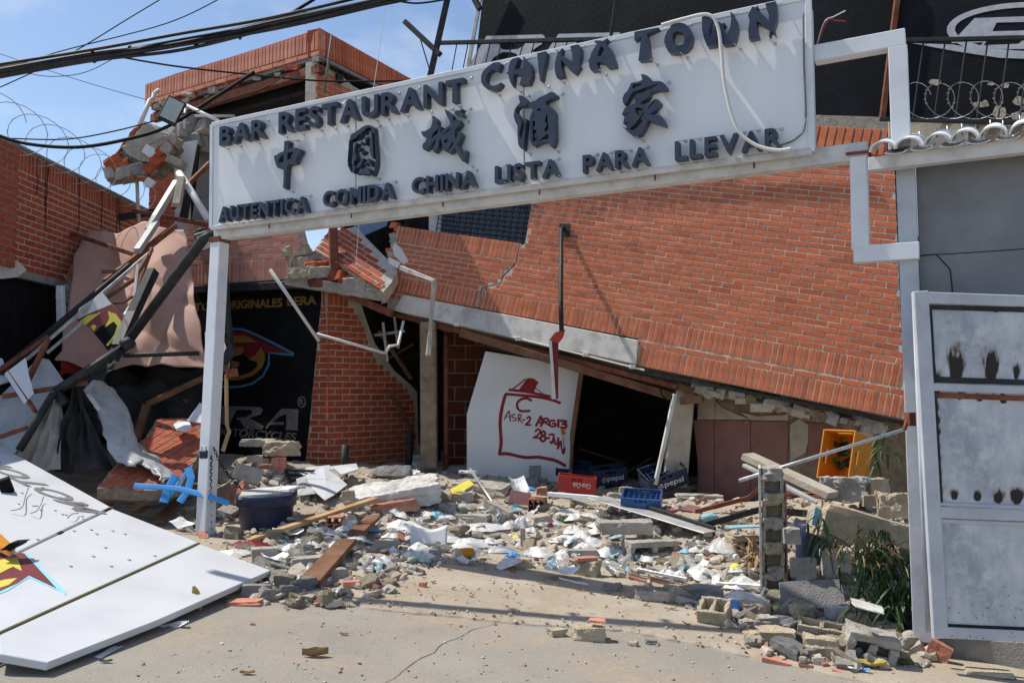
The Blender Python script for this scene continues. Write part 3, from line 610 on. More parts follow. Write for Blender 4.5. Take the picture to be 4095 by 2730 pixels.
# cables over and round the sign
def cable(name, pts, r, mat, label, cat='cable', n=6, sub=8, parent=None):
    fine = []
    for i in range(len(pts) - 1):
        a = pts[max(0, i - 1)]; b = pts[i]; c = pts[i + 1]; d = pts[min(len(pts) - 1, i + 2)]
        for j in range(sub):
            t = j / sub; fine.append(.5 * ((2 * b) + (c - a) * t + (2 * a - 5 * b + 4 * c - d) * t * t + (3 * b - a - 3 * c + d) * t ** 3))
    fine.append(pts[-1]); m = MB(); m.tube(fine, r, n=n)
    if parent: return m.build(name, mat, parent, smooth=True)
    return m.build(name, mat, label=label, cat=cat, smooth=True)
cp = SP.off(.12)
cable('white_cable', [cp.hit(o(*p)) for p in [(1520, 58), (1570, 44), (1625, 34), (1648, 60), (1657, 120), (1665, 200), (1690, 290), (1730, 330), (1780, 345), (1818, 342)]], .014, 'cable_white', 'thick white cable looped over the right half of the sign')
cable('sign_edge_cable', [SP.off(.03).hit(o(*p)) for p in [(1845, 30), (1847, 150), (1850, 280), (1830, 318), (1790, 335)]], .007, 'dim_grey', 'thin grey cable along the right edge of the sign')
cable('hanging_string', [P(o(x, y), 8.05) for x, y in [(888, 0), (872, 110), (853, 240), (838, 380), (826, 500), (817, 610)]], .003, 'cable_white', 'thin white string hanging down in front of the sign')
for i, pts in enumerate([[(1874, 112), (1893, 52), (1917, 38), (1942, 25)], [(1874, 113), (1900, 50), (1920, 48), (1942, 49)]]):
    cable('loose_wire', [SP.off(-.1).hit(o(x, y)) for x, y in pts], .004, 'cable_white' if i == 0 else 'red_cloth', ['loose white wire sticking out of the right end of the sign', 'loose red wire sticking out of the right end of the sign'][i])
# ================================================================ gate frame, gate, grey wall, tiles
def bar(name, pts, r, mat, label=None, cat=None, parent=None, sq=True, up=None, bevel=.004, n=8, group=None, smooth=False):
    m = MB(); m.tube(pts, r, sq=sq, up=up, n=n); return m.build(name, mat, parent, label, cat, group, bevel=bevel if sq else 0, smooth=smooth or not sq)
GF = SP.off(-.1)
gfb = P(o(2122, 1452), 5.86)
gf = thing('gate_frame', Vector((gfb.x, gfb.y, zg(gfb.x, 0))), 'pale grey welded square tube frame between the sign and the gate', 'frame')
bar('post', [P(o(2080, 385), 5.98), P(o(2121, 1470), 5.86)], .06, 'gate_paint', parent=gf, up=SN)
u1, u2, u3 = GF.hit(o(1872, 128)), GF.hit(o(2062, 93)), GF.hit(o(2070, 335))
bar('top_rail', [u1, u2 + SU * .05], .058, 'white_paint', parent=gf)
bar('upright', [u2 - zt * .06, u3 - zt * .02], .06, 'white_paint', parent=gf, up=SN)
d1 = GF.hit(o(1973, 362)); d2 = GF.hit(o(1977, 575)); d3 = GF.hit(o(1962, 586)); d4 = GF.hit(o(2112, 577))
bar('short_post', [d1, d2], .056, 'white_paint', parent=gf, up=SN); bar('lower_rail', [d3, d4], .058, 'white_paint', parent=gf)
m = MB(); m.box(d1 + zt * .02, (.16, .16, .012), eul(0, 0, -27)); m.build('end_plate', 'steel_rust', gf)
# grey rendered wall of the neighbour
WP = vplane(7.6, .6); WN = WP.n; WU = zt.cross(WN).normalized()
gw = thing('grey_wall', WP.hit(o(2145, 1500)), 'dark grey rendered wall with a crack behind the metal gate', 'wall')
m = MB(); m.prism([WP.hit(o(*p)) for p in [(2103, 380), (2520, 320), (2520, 1720), (2146, 1508)]], -WN * .25); m.build('render', 'grey_wall', gw)
m = MB(); m.prism([WP.off(.05).hit(o(*p)) for p in [(2146, 1462), (2520, 1480), (2520, 1740), (2146, 1512)]], -WN * .045); m.build('plinth', 'concrete_grey', gw, bevel=.01)
m = MB()
ck = [WP.off(.002).hit(o(*p)) for p in [(2112, 588), (2150, 584), (2165, 600), (2182, 618), (2186, 650), (2188, 680)]]; m.tube(ck, .004, n=4); m.build('crack', 'sooty', gw)
m = MB(); ck = [WP.off(.002).hit(o(*p)) for p in [(2120, 586), (2200, 582), (2290, 576), (2360, 571)]]; m.tube(ck, .003, n=4); m.build('crack', 'sooty', gw)
# tile coping with its beam
TP = WP.off(.16)
tcg = thing('tile_coping', TP.hit(o(2200, 380)), 'row of white painted barrel roof tiles on a beam above the grey wall', 'roof tiles')
ta, tb = TP.hit(o(1996, 380)), TP.hit(o(2480, 322)); tu = (tb - ta).normalized(); tlen = (tb - ta).length
bar('beam', [ta, tb], .045, 'sign_trim', parent=tcg)
tv = (-WN + zt * .32).normalized(); tn = tv.cross(tu); tn = tn if tn.z > 0 else -tn
def tile(c, r, up, mt, L=.42):
    m = MB(); vs = []; n = 12
    for rr in (r, r - .013):
        for z in (0, L):
            for i in range(n + 1):
                a = math.pi * (i / n); sgn = 1 if up else -1
                vs.append(c + tu * math.cos(a) * rr * (1 - .12 * z / L) + tn * math.sin(a) * rr * (.8 if up else -.28) + tv * z)
    w = n + 1; fs = []
    for i in range(n):
        fs += [(i, i + 1, w + i + 1, w + i), (2 * w + i + 1, 2 * w + i, 3 * w + i, 3 * w + i + 1), (i + 1, i, 2 * w + i, 2 * w + i + 1), (w + i, w + i + 1, 3 * w + i + 1, 3 * w + i)]
    fs += [(0, w, 3 * w, 2 * w), (w - 1, 3 * w - 1, 4 * w - 1, 2 * w - 1)]
    m.add(vs, fs); return m.build('roof_tile', mt, tcg)
npt = 9; sp_ = .165
for i in range(npt):
    c = ta + tu * (.1 + sp_ * i) + zt * .05 - tv * .1 + tu * rnd.uniform(-.008, .008)
    if (c - ta).dot(tu) > tlen: break
    tile(c + tn * .045, .084, True, 'tile_white'); tile(c + tu * sp_ / 2 + tn * .03 - tu * .0, .07, False, 'tile_white')
    for s_ in (-.02, .055):
        q = c + tu * s_ + tn * .07 + tv * rnd.uniform(.1, .3); bar('rod', [q, q + zt * rnd.uniform(.05, .09)], .004, 'galv', parent=tcg, sq=False, n=6)
# ---------------------------------------------------------------- sheet metal gate with burnt welds
def burn_mat():
    m = pmat('gate_sheet', [(.34, .36, .41), (.47, .49, .535), (.56, .58, .62)], scale=4.5, rough=.48, bump=.2, bscale=14, rust=((.66, .67, .68), 7, .47, .7), contrast=(.38, .62), detail=9, stretch=(1, 1, .35))
    t = m.node_tree; b = t.nodes['Principled BSDF']; src = b.inputs['Base Color'].links[0].from_socket
    at = t.nodes.new('ShaderNodeAttribute'); at.attribute_name = 'burn'; n = t.nodes.new('ShaderNodeTexNoise'); n.inputs['Scale'].default_value = 30; n.inputs['Detail'].default_value = 6
    tc = t.nodes.new('ShaderNodeTexCoord'); t.links.new(tc.outputs['Object'], n.inputs['Vector'])
    ad = t.nodes.new('ShaderNodeMath'); ad.operation = 'MULTIPLY_ADD'; ad.inputs[1].default_value = .5; t.links.new(n.outputs['Fac'], ad.inputs[0]); 
    sb = t.nodes.new('ShaderNodeMath'); sb.operation = 'SUBTRACT'; sb.inputs[1].default_value = .25; t.links.new(at.outputs['Fac'], sb.inputs[0]); t.links.new(sb.outputs[0], ad.inputs[2])
    r = t.nodes.new('ShaderNodeValToRGB'); e = r.color_ramp.elements; e[0].position = .22; e[0].color = (0, 0, 0, 1); e[1].position = .62; e[1].color = (1, 1, 1, 1); t.links.new(ad.outputs[0], r.inputs[0])
    rc = t.nodes.new('ShaderNodeValToRGB'); e = rc.color_ramp.elements; e[0].position = .35; e[0].color = (.2, .15, .11, 1); e[1].position = .7; e[1].color = (.018, .014, .012, 1); t.links.new(ad.outputs[0], rc.inputs[0])
    x = t.nodes.new('ShaderNodeMix'); x.data_type = 'RGBA'; t.links.new(r.outputs[0], x.inputs['Factor']); t.links.new(src, x.inputs['A']); t.links.new(rc.outputs[0], x.inputs['B']); t.links.new(x.outputs['Result'], b.inputs['Base Color'])
burn_mat()
pmat('rust_stain', [(.16, .085, .045), (.27, .19, .13), (.4, .36, .33)], scale=30, rough=.8, bump=.2)
GP = vplane(5.86, .15); GN = GP.n
gt = thing('metal_gate', GP.hit(o(2145, 1466)), 'pale grey sheet metal gate with burnt weld marks on the right', 'gate')
def xl(y): return 2099 + (y - 668) * (2145 - 2099) / (1466 - 668)      # left edge of the leaf
def gq(x, y, of=0.): return GP.off(of).hit(o(x, y))
def gslope(x): return (x - 2100) * .035
burns = [(2210, 706, .6, 6), (2249, 708, .6, 6), (2288, 710, .6, 6), (2345, 704, 1, 12), (2196, 858, 1.3, 26), (2276, 856, 1.2, 24), (2141, 858, 1, 10), (2335, 858, .7, 14),
         (2150, 903, 1, 22), (2205, 912, .7, 8), (2250, 914, .7, 8), (2305, 916, .8, 10), (2216, 898, .5, 6), (2283, 900, .5, 6),
         (2147, 940, .9, 8), (2150, 970, .9, 8), (2149, 1000, .9, 8), (2150, 1030, .9, 8), (2152, 1060, .8, 8), (2152, 1095, .9, 9), (2154, 1130, 1, 10), (2156, 1148, .8, 8),
         (2192, 1140, .8, 9), (2245, 1142, .8, 9), (2293, 1144, 1, 11), (2335, 1144, 1.1, 13), (2390, 1146, 1, 12)]
def gpanel(y0, y1):
    m = MB(); nu, nv = 90, 70; A, B, Cc, D = [(xl(y1) + 32, y1), (2440, y1), (2440, y0), (xl(y0) + 32, y0)]
    pts = []; bv = []
    for i in range(nu + 1):
        for j in range(nv + 1):
            s_, t = i / nu, j / nv; x = (A[0] * (1 - s_) + B[0] * s_) * (1 - t) + (D[0] * (1 - s_) + Cc[0] * s_) * t; y = y1 * (1 - t) + y0 * t
            b = 0
            for bx, by, w, h in burns:
                dx = (x - bx); dy = y - by - gslope(x) * .6
                sy = h * 2.1 if dy < 0 else h * .45; sx = 9 * w * (1 + .5 * max(0, -dy) / h)
                ang = noise.noise(Vector((dx / 5, dy / 30, bx))) * .9
                b = max(b, w * 1.45 * math.exp(-(dx / sx) ** 2 - (dy / sy) ** 2) * (1 + ang))
            bv.append(min(1.2, b)); pts.append(GP.off(.012 + .004 * noise.noise(Vector((x / 70, y / 60, 1)))).hit(o(x, y + gslope(x) * .3)))
    w = nv + 1
    m.add(pts, [(i * w + j, (i + 1) * w + j, (i + 1) * w + j + 1, i * w + j + 1) for i in range(nu) for j in range(nv)])
    ob = m.build('sheet_panel', 'gate_sheet', gt, smooth=True); a = ob.data.attributes.new('burn', 'FLOAT', 'POINT'); a.data.foreach_set('value', bv)
for y0, y1 in ((694, 874), (882, 1160), (1176, 1436)): gpanel(y0, y1)
def grail(a, b, w, name, mt='gate_paint', f=.035, d=.05):
    (x0, y0), (x1, y1) = a, b; dx, dy = x1 - x0, y1 - y0; L = math.hypot(dx, dy); nx, ny = -dy / L * w / 2, dx / L * w / 2
    m = MB(); m.prism([gq(x0 + nx, y0 + ny, f), gq(x1 + nx, y1 + ny, f), gq(x1 - nx, y1 - ny, f), gq(x0 - nx, y0 - ny, f)], -GN * d); return m.build(name, mt, gt, bevel=.004)
for i in range(70):      # rust spots low on the sheet and along the bottom rail
    x = rnd.uniform(2170, 2420); y = rnd.choice([rnd.uniform(1330, 1425), rnd.gauss(1462, 4), rnd.gauss(1400, 20)]); of = .0372 if y > 1438 else .0175; a = rnd.uniform(.5, 2.4)
    m = MB(); m.add([gq(x + a * rnd.uniform(.6, 1.3) * math.cos(j * 1.05), y + a * rnd.uniform(.6, 1.4) * math.sin(j * 1.05), of + .0002 * (i % 9)) for j in range(6)], [(5, 4, 3, 2, 1, 0)]); m.build('rust_spot', 'rust_stain', gt)
grail((2116, 668), (2162, 1466), 34, 'stile'); grail((2131, 683), (2440, 694), 26, 'top_rail', f=.036)
grail((2139, 705), (2440, 714), 11, 'burnt_seam', 'steel_dark', f=.022, d=.03); grail((2142, 870), (2440, 881), 12, 'burnt_seam', 'steel_dark', f=.024, d=.03)
grail((2143, 888), (2440, 899), 18, 'rail', f=.034); grail((2146, 907), (2440, 918), 12, 'burnt_seam', 'steel_rust', f=.024, d=.03)
grail((2158, 1157), (2440, 1168), 7, 'rail', f=.03, d=.03); grail((2160, 1176), (2440, 1187), 26, 'rail', f=.034); grail((2162, 1196), (2440, 1207), 10, 'rail', f=.026, d=.03)
grail((2160, 1436), (2440, 1448), 8, 'burnt_seam', 'sooty', f=.024, d=.03); grail((2160, 1452), (2440, 1465), 26, 'bottom_rail', f=.036)
grail((2138, 700), (2164, 1160), 6, 'burnt_seam', 'steel_dark', f=.023, d=.03)
m = MB(); m.box(P(o(2090, 962), 5.75), (.05, .06, .09), eul(0, 0, 10)); m.box(P(o(2083, 968), 5.75), (.02, .03, .12), eul(0, 20, 0)); m.build('latch', 'steel_rust', gt, bevel=.004)
bar('gate_pipe', [P(o(2100, 672), 5.62), P(o(2133, 1450), 5.58)], .018, 'gate_paint', parent=gt, sq=False)
# ---------------------------------------------------------------- black upper wall with painted logos
def lean(pl, a): return Plane(pl.p0, Vector((pl.n.x, pl.n.y, a)))
KP = Plane(P(o(1500, 250), 11.3), (-.43, -.9, .05)); KN = KP.n
bwall = thing('black_upper_wall', KP.hit(o(1500, 330)), 'black painted upper wall with large pale grey lettering above the sign', 'wall')
m = MB(); m.prism([KP.hit(o(*p)) for p in [(1122, -120), (1070, 330), (2030, 345), (2085, -120)]], -KN * .25); m.build('wall', 'black_wall', bwall)
bwall2 = thing('black_logo_wall', KP.off(.1).hit(o(2200, 300)), 'black painted wall with an oval ring logo and peeling paint at the top right', 'wall')
m = MB(); m.prism([KP.off(.1).hit(o(*p)) for p in [(2066, -120), (2034, 285), (2470, 300), (2470, -120)]], -KN * .09); m.build('wall', 'black_wall', bwall2)
B2 = (1880, 130, 3.794)
planar([cr(*B2, [(250,55),(1090,33),(1130,60),(1130,110),(1085,180),(915,290),(980,300),(960,470),(700,560),(-60,560)]), cr(*B2, [(490,120),(800,108),(840,140),(820,200),(720,255),(560,268),(480,255),(440,190)]), cr(*B2, [(485,300),(620,300),(710,330),(720,370),(600,440),(300,460),(360,380)])], KP, .004, .004).build('painted_letter', 'logo_grey', bwall)
planar([cr(*B2, [(1340,25),(2280,0),(2200,90),(1720,92),(1650,110),(1600,180),(1900,180),(1860,300),(1500,330),(1420,470),(1040,470)])], KP, .004, .004).build('painted_letter', 'logo_grey', bwall)
planar([cr(*B2, [(2500,-5),(3300,-20),(3340,40),(3200,160),(3300,400),(2300,400)])], KP, .004, .004).build('painted_letter', 'logo_grey', bwall)
L2 = KP.off(.1)
def ell(cx, cy, rx, ry, n=48): return [k('d', cx + rx * math.cos(2 * math.pi * i / n), cy + ry * math.sin(2 * math.pi * i / n)) for i in range(n)]
planar([ell(1930, 205, 590, 190), ell(1940, 200, 545, 150)], L2, .004, .004).build('painted_ring', 'logo_grey', bwall2)
planar([[k('d', x, y) for x, y in [(1530,125),(1900,112),(2050,130),(2040,190),(1960,220),(2030,260),(2000,320),(1900,335),(1550,335),(1590,290),(1370,295)]], [k('d', x, y) for x, y in [(1680,155),(1900,150),(1920,180),(1860,210),(1650,215)]], [k('d', x, y) for x, y in [(1640,245),(1850,240),(1870,265),(1830,300),(1590,310)]]], L2, .004, .0045).build('painted_letter', 'logo_grey', bwall2)
planar([[k('d', x, y) for x, y in [(1100,295),(1380,305),(1600,345),(1900,370),(1900,402),(1700,395),(1400,350)]]], L2, .004, .006).build('painted_swoosh', 'logo_grey', bwall2)
def blob(cx, cy, rx, ry, seed, n=18): return [k('d', cx + rx * (1 + .45 * noise.noise(Vector((math.cos(i * 6.283 / n) * 1.7, math.sin(i * 6.283 / n) * 1.7, seed)))) * math.cos(i * 6.283 / n), cy + ry * (1 + .5 * noise.noise(Vector((math.sin(i * 6.283 / n) * 2, math.cos(i * 6.283 / n) * 2, seed + 5)))) * math.sin(i * 6.283 / n)) for i in range(n)]
for i, (cx, cy, rx, ry) in enumerate([(1265, 562, 45, 22), (1570, 712, 60, 18), (1700, 765, 45, 45), (1830, 690, 40, 30), (1810, 790, 35, 25), (1740, 585, 30, 15), (1600, 705, 20, 22), (1640, 575, 25, 9), (1870, 800, 40, 30), (1955, 570, 60, 20)]):
    planar([blob(cx, cy, rx, ry, i * 3.3)], L2, .003, .003).build('bare_plaster_patch', 'plaster_beige', bwall2)
bar('corner_frame', [KP.off(.14).hit(o(2068, -60)), KP.off(.14).hit(o(2026, 275))], .03, 'steel_rust', parent=bwall2); bar('dark_edge', [KP.off(.1).hit(o(1117, -80)), KP.off(.05).hit(o(1075, 155))], .025, 'plaster_white', parent=bwall)
# concrete ledge under the logo wall
m = MB(); m.prism([FP.off(.25).hit(o(*p)) for p in [(2040, 345), (2225, 340), (2225, 275), (2040, 275)]], -FN * .3); m.build('balcony_ledge', 'plaster_beige', bwall2, bevel=.01)
m = MB(); m.prism([FP.off(.2).hit(o(*p)) for p in [(2226, 330), (2460, 320), (2460, 268), (2226, 280)]], -FN * .3); m.build('balcony_ledge', 'adobe', bwall2)
# railing
RP = KP.off(.75)
rl = thing('balcony_railing', RP.hit(o(1200, 200)), 'dark steel balcony railing with thin bars in front of the black wall', 'railing')
bar('top_rail', [RP.hit(o(1006, 99)), RP.hit(o(1750, 82))], .025, 'steel_dark', parent=rl)
for i in range(13):
    x = 1050 + i * 25.5; bar('baluster', [RP.hit(o(x, 98 - i * .6)), RP.hit(o(x - 20, 205 - i * 6))], .007, 'steel_dark', parent=rl)
bar('post', [RP.hit(o(1036, -40)), RP.hit(o(986, 185))], .035, 'steel_dark', parent=rl); bar('brace', [RP.hit(o(930, 50)), RP.hit(o(1011, 126))], .035, 'steel_dark', parent=rl); bar('strut', [RP.hit(o(966, 92)), RP.hit(o(990, 172))], .008, 'steel_dark', parent=rl)
bar('post', [RP.hit(o(1420, -40)), RP.hit(o(1402, 95))], .022, 'steel_dark', parent=rl); bar('brace', [RP.hit(o(1075, -30)), RP.hit(o(1102, 22))], .035, 'steel_dark', parent=rl)
rr_ = thing('terrace_railing', RP.hit(o(2200, 280)), 'dark steel railing in front of the oval logo', 'railing')
bar('top_rail', [RP.hit(o(2082, 93)), RP.hit(o(2440, 86))], .022, 'steel_dark', parent=rr_); bar('bottom_rail', [RP.hit(o(2020, 274)), RP.hit(o(2440, 285))], .02, 'steel_dark', parent=rr_)
for i in range(8):
    x = 2122 + i * 49; bar('baluster', [RP.hit(o(x, 93)), RP.hit(o(x - 26, 276 + i * .5))], .008, 'steel_dark', parent=rr_)
def razor(name, A, B, r, turns, label, sag=0., wob=.15, sd=1):
    d = (B - A); u = d.normalized(); s_ = u.cross(zt).normalized(); up = s_.cross(u); n = int(turns * 22); pts = []; rg = random.Random(sd)
    for i in range(n + 1):
        t = i / n; a = 2 * math.pi * turns * t; rr = r * (1 + wob * noise.noise(Vector((t * turns * 1.3, sd, 0))))
        pts.append(A.lerp(B, t) + up * (math.sin(a) * rr - sag * 4 * t * (1 - t)) + s_ * math.cos(a) * rr + u * .85 * r * math.cos(a + .5))
    m = MB(); m.tube(pts, max(.0028, r * .016), n=5)
    for i in range(2, n, 2):
        q = pts[i]; t = (pts[min(n, i + 1)] - pts[i - 1]).normalized(); w = t.cross(zt).normalized(); h = t.cross(w); b = .022
        m.add([q - t * b + w * b * .6, q + t * b + w * b * .6, q + t * b - w * b * .6, q - t * b - w * b * .6, q + h * .002], [(0, 4, 3), (1, 2, 4)])
    return m.build(name, 'wire', label=label, cat='razor wire', smooth=False)
razor('razor_wire', P(o(2095, 232), 6.6), P(o(2420, 228), 6.4), .135, 6, 'coiled razor wire above the white roof tiles on the right', sd=3)
# ================================================================ left building
BP = vplane(10.96, .5); BN = BP.n; BU = zt.cross(BN).normalized()
# ---- side wall along the left edge
LW = Plane((-6.25, 0, 0), (1, 0, 0)); lo_ = Vector((-6.25, 0, 0)); LU = Vector((0, 1, 0)); LN = Vector((1, 0, 0))
lq = [LW.hit(o(*p)) for p in [(-120, 276), (250, 397), (345, 433), (345, 560), (140, 612), (-120, 640)]]
z_t = LW.hit(o(0, 319)).z; z_b = LW.hit(o(0, 612)).z; ys0 = LW.hit(o(-120, 300)).y; ys1 = LW.hit(o(345, 500)).y
lw = thing('boundary_wall', (-6.25, 12, z_b), 'red brick side wall with razor wire along its top at the left edge', 'wall')
poly = [(ys0, z_b), (ys1, z_b), (ys1, z_t + .02), (ys0, z_t)]
slab_uv(lo_, LU, zt, LN, poly, .2).build('wall', 'mortar', lw)
nr = int((z_t - z_b - .27) / .084)
brick_field(lw, lo_, LU, zt, LN, [('r', .066)] * nr + [('s', .25)], poly, 'brick_old', L=.246, H=.066, gap=.018, v0=z_b + (z_t - z_b - .27 - nr * .084), limit=300)
m = MB(); m.box((-6.33, (ys0 + ys1) / 2, z_t + .02), (.24, ys1 - ys0, .045)); m.build('coping', 'concrete_grey', lw, bevel=.01)
for y, h in ((11.3, .5), (11.5, .9), (11.55, .65), (12.4, .8), (13.1, .7), (13.6, .6), (13.7, .9)):
    m = MB(); m.tube([Vector((-6.235, y + .01 * i * rnd.uniform(-1, 1), z_t - h * i / 5)) for i in range(6)], .006, n=4); m.build('black_drip', 'sooty', lw)
razor('razor_wire_coil', LW.hit(o(-30, 290)) + Vector((.0, 0, .12)), Vector((-6.25, 14.6, z_t + .2)), .33, 9, 'coiled razor wire on top of the red brick side wall', sd=8)
# pilaster at the far left and dark shutter below
py_ = LW.hit(o(20, 400)).y; m = MB(); m.box((-6.2, py_ - .37, (z_t + z_b) / 2), (.12, .75, z_t - z_b)); m.build('pilaster', 'mortar_dark', lw)
brick_field(lw, Vector((-6.14, 0, 0)), LU, zt, LN, [('r', .066)] * 24, [(py_ - .74, z_b), (py_, z_b), (py_, z_t), (py_ - .74, z_t)], 'brick_old', L=.246, H=.066, gap=.018, v0=z_b, limit=60)
sh = thing('black_shutter', (-6.3, 11.5, zg(-6.3, 0)), 'black ribbed roller shutter below the red side wall', 'shutter')
m = MB(); yy = 9.0; vs = []; 
while yy < 14.2: vs.append(yy); yy += .06
m.add([q for i, y in enumerate(vs) for q in (Vector((-6.3 + (.02 if i % 2 else 0), y, .2)), Vector((-6.3 + (.02 if i % 2 else 0), y, z_b)))], [(2 * i, 2 * i + 2, 2 * i + 3, 2 * i + 1) for i in range(len(vs) - 1)]); m.build('ribbed_sheet', 'black_paint', sh)
m = MB(); m.box((-6.28, 11.5, z_b - .04), (.16, 5.5, .1)); m.build('lintel', 'concrete_grey', sh)
m = MB(); m.prism([LW.off(.06).hit(o(*p)) for p in [(-40, 605), (40, 598), (62, 620), (40, 636), (10, 640), (-40, 640)]], Vector((-.06, 0, 0))); m.build('broken_plaster', 'plaster_white', sh)
# return wall at the back of the court
RY = ys1 - .05; rp_ = [P(o(*p), RY) for p in [(343, 640), (410, 640), (403, 340), (362, 395), (343, 425)]]
rw = thing('return_wall', rp_[0], 'narrow red brick wall beside the hanging chunk of masonry', 'wall')
O_ = rp_[0]; pl_ = [((q - O_).x, (q - O_).z) for q in rp_]
slab_uv(O_, Vector((1, 0, 0)), zt, Vector((0, -1, 0)), pl_, .2).build('wall', 'mortar_dark', rw)
brick_field(rw, O_, Vector((1, 0, 0)), zt, Vector((0, -1, 0)), [('r', .07)] * 30, pl_, 'brick_old', L=.25, H=.07, gap=.014, limit=120)
# ---- black shop front with painted emblem
shop = thing('motorcycle_shop_front', BP.hit(o(600, 1090)), 'black shop front panel with gold lettering and a winged emblem', 'shop front')
m = MB(); m.prism([BP.hit(o(*p)) for p in [(120, 1110), (712, 1110), (747, 655), (150, 655)]], -BN * .1); m.build('panel', 'black_paint', shop)
E_ = (780, 1080, 2.177); ee = lambda pts: cr(*E_, pts)
def ribbon(px, w):
    n = len(px); L = []; Rr = []
    for i in range(n):
        a = px[max(0, i - 1)]; b = px[min(n - 1, i + 1)]; dx, dy = b[0] - a[0], b[1] - a[1]; l = math.hypot(dx, dy) or 1
        L.append((px[i][0] - dy / l * w / 2, px[i][1] + dx / l * w / 2)); Rr.append((px[i][0] + dy / l * w / 2, px[i][1] - dx / l * w / 2))
    return L + Rr[::-1]
planar([ee([(200,590),(320,535),(430,540),(520,585),(820,725),(640,705),(620,740),(600,700),(560,660),(540,720),(470,770),(430,740),(420,680),(340,670),(200,660)])], BP, .003, .003).build('emblem_wing', 'red_print', shop)
planar([ee(ribbon([(120,610),(200,560),(330,512),(420,517),(520,558),(700,645),(858,728)], 22))], BP, .003, .005).build('emblem_outline', 'blue_print', shop)
planar([ee(ribbon([(858,738),(760,730),(645,718),(640,820),(590,920),(500,985),(400,1012),(310,1018),(150,1005)], 20))], BP, .003, .007).build('emblem_outline', 'blue_print', shop)
for i, pg in enumerate(([(240,600),(330,570),(420,570),(480,590),(530,627),(330,630),(250,640)], [(250,672),(420,668),(425,700),(400,735),(330,750),(250,745)], [(565,660),(605,720),(610,780),(580,850),(500,920),(380,955),(200,962),(200,940),(380,920),(480,890),(540,840),(540,800),(465,775),(530,730),(560,690)], [(250,790),(320,788),(380,800),(385,830),(330,860),(250,865)])):
    planar([ee(pg)], BP, .003, .009 + .001 * i).build('emblem_crescent', 'gold_print', shop)
planar([ee([(230,1180),(560,1190),(592,1215),(570,1255),(470,1285),(600,1360),(580,1385),(440,1382),(390,1310),(355,1285),(440,1275),(500,1245),(490,1215),(360,1215),(300,1340),(130,1340)])], BP, .003, .003).build('painted_letter', 'dim_grey', shop)
planar([ee([(612,1365),(740,1215),(760,1203),(898,1210),(893,1395),(790,1390),(795,1250),(740,1270),(680,1320),(775,1320),(770,1345),(650,1345),(622,1385)])], BP, .003, .004).build('painted_letter', 'dim_grey', shop)
ring = lambda cx, cy, rx, ry: [(cx + rx * math.cos(i * .2618), cy + ry * math.sin(i * .2618)) for i in range(24)]
planar([ee(ring(927, 1146, 37, 50)), ee(ring(927, 1146, 28, 39))], BP, .003, .003).build('registered_mark', 'dim_grey', shop)
def btext(body, a, b, h, mt, sh_=0., of=.03, pl=BP, par=shop, nn='painted_text', ex=.003):
    A, B = [pl.off(.003).hit(q) for q in ee([a, b])]; mid = ((a[0] + b[0]) / 2, (a[1] + b[1]) / 2); M0, M1 = [pl.hit(q) for q in ee([mid, (mid[0], mid[1] - h)])]
    m = MB(); text_on(m, body, A, B, zt, pl.n, (M1 - M0).length, ex, offset=of, shear=sh_); m.build(nn, mt, par)
btext('R', (909, 1168), (945, 1166), 48, 'dim_grey'); btext('MOTORCYCLES', (165, 1430), (885, 1486), 68, 'dim_grey', .25, .02)
btext('ORIGINALES', (242, 338), (760, 316), 72, 'gold_print'); btext('BERA', (800, 308), (1058, 297), 74, 'gold_print'); btext('REPUESTOS', (-330, 378), (190, 346), 70, 'gold_print')
bar('steel_lintel', [BP.off(.12).hit(o(400, 668)), BP.off(.12).hit(o(745, 652))], .055, 'steel_dark', parent=shop); 
m = MB(); q = BP.off(.2).hit(o(725, 650)); m.box(q, (.22, .1, .12), eul(0, 0, -27)); m.build('beam_end', 'steel_rust', shop, bevel=.004)
# ---- brick band above it
bb = thing('brick_band', BP.off(.15).hit(o(550, 650)), 'sunlit pale red brick band with soldier course above the black shop front', 'wall')
bbP = BP.off(.15); bo = bbP.hit(o(430, 655)); bu = (bbP.hit(o(665, 640)) - bo); bu.z = 0; bu.normalize()
pl_ = uvp(bbP, bo, bu, zt, [o(430, 656), o(662, 641), o(668, 605), o(690, 560), o(680, 520), o(430, 505)])
slab_uv(bo, bu, zt, BN, pl_, .18).build('wall', 'mortar', bb)
v0_ = min(q[1] for q in pl_) + .01
brick_field(bb, bo, bu, zt, BN, [('s', .3)] + [('r', .062)] * 14, pl_, 'brick_pink', L=.25, H=.062, gap=.014, v0=v0_, limit=160)
# ---- brick corner pier with broken edge
cX, cY = -2.57, 12.22
pier = thing('brick_pier', (cX, cY, .4), 'red brick corner pier broken away diagonally next to the dark opening', 'wall')
C0 = P(o(756, 1090), cY); base_z = zr(C0.x, cY) - .2
fU = Vector((.894, -.447, 0)) * -1; 
sideU = Vector((1, 1.2, 0)).normalized(); sideN = Vector((sideU.y, -sideU.x, 0)); 
PPl = Plane(C0, sideN); pts = [(757, 1120), (945, 1120), (962, 1040), (958, 900), (945, 885), (905, 850), (885, 820), (862, 790), (845, 745), (830, 700), (815, 672), (790, 655), (757, 650)]
pl_ = uvp(PPl, C0, sideU, zt, [o(*p) for p in pts]); slab_uv(C0, sideU, zt, sideN, pl_, .22).build('side_wall', 'plaster_beige', pier)
bricks_poly = uvp(PPl, C0, sideU, zt, [o(*p) for p in [(752, 1120), (945, 1120), (955, 1000), (950, 910), (905, 862), (860, 820), (838, 760), (812, 705), (805, 672), (756, 655)]])
tops = max(q[1] for q in bricks_poly); nb_ = int((tops + .3 - .28) / .089)
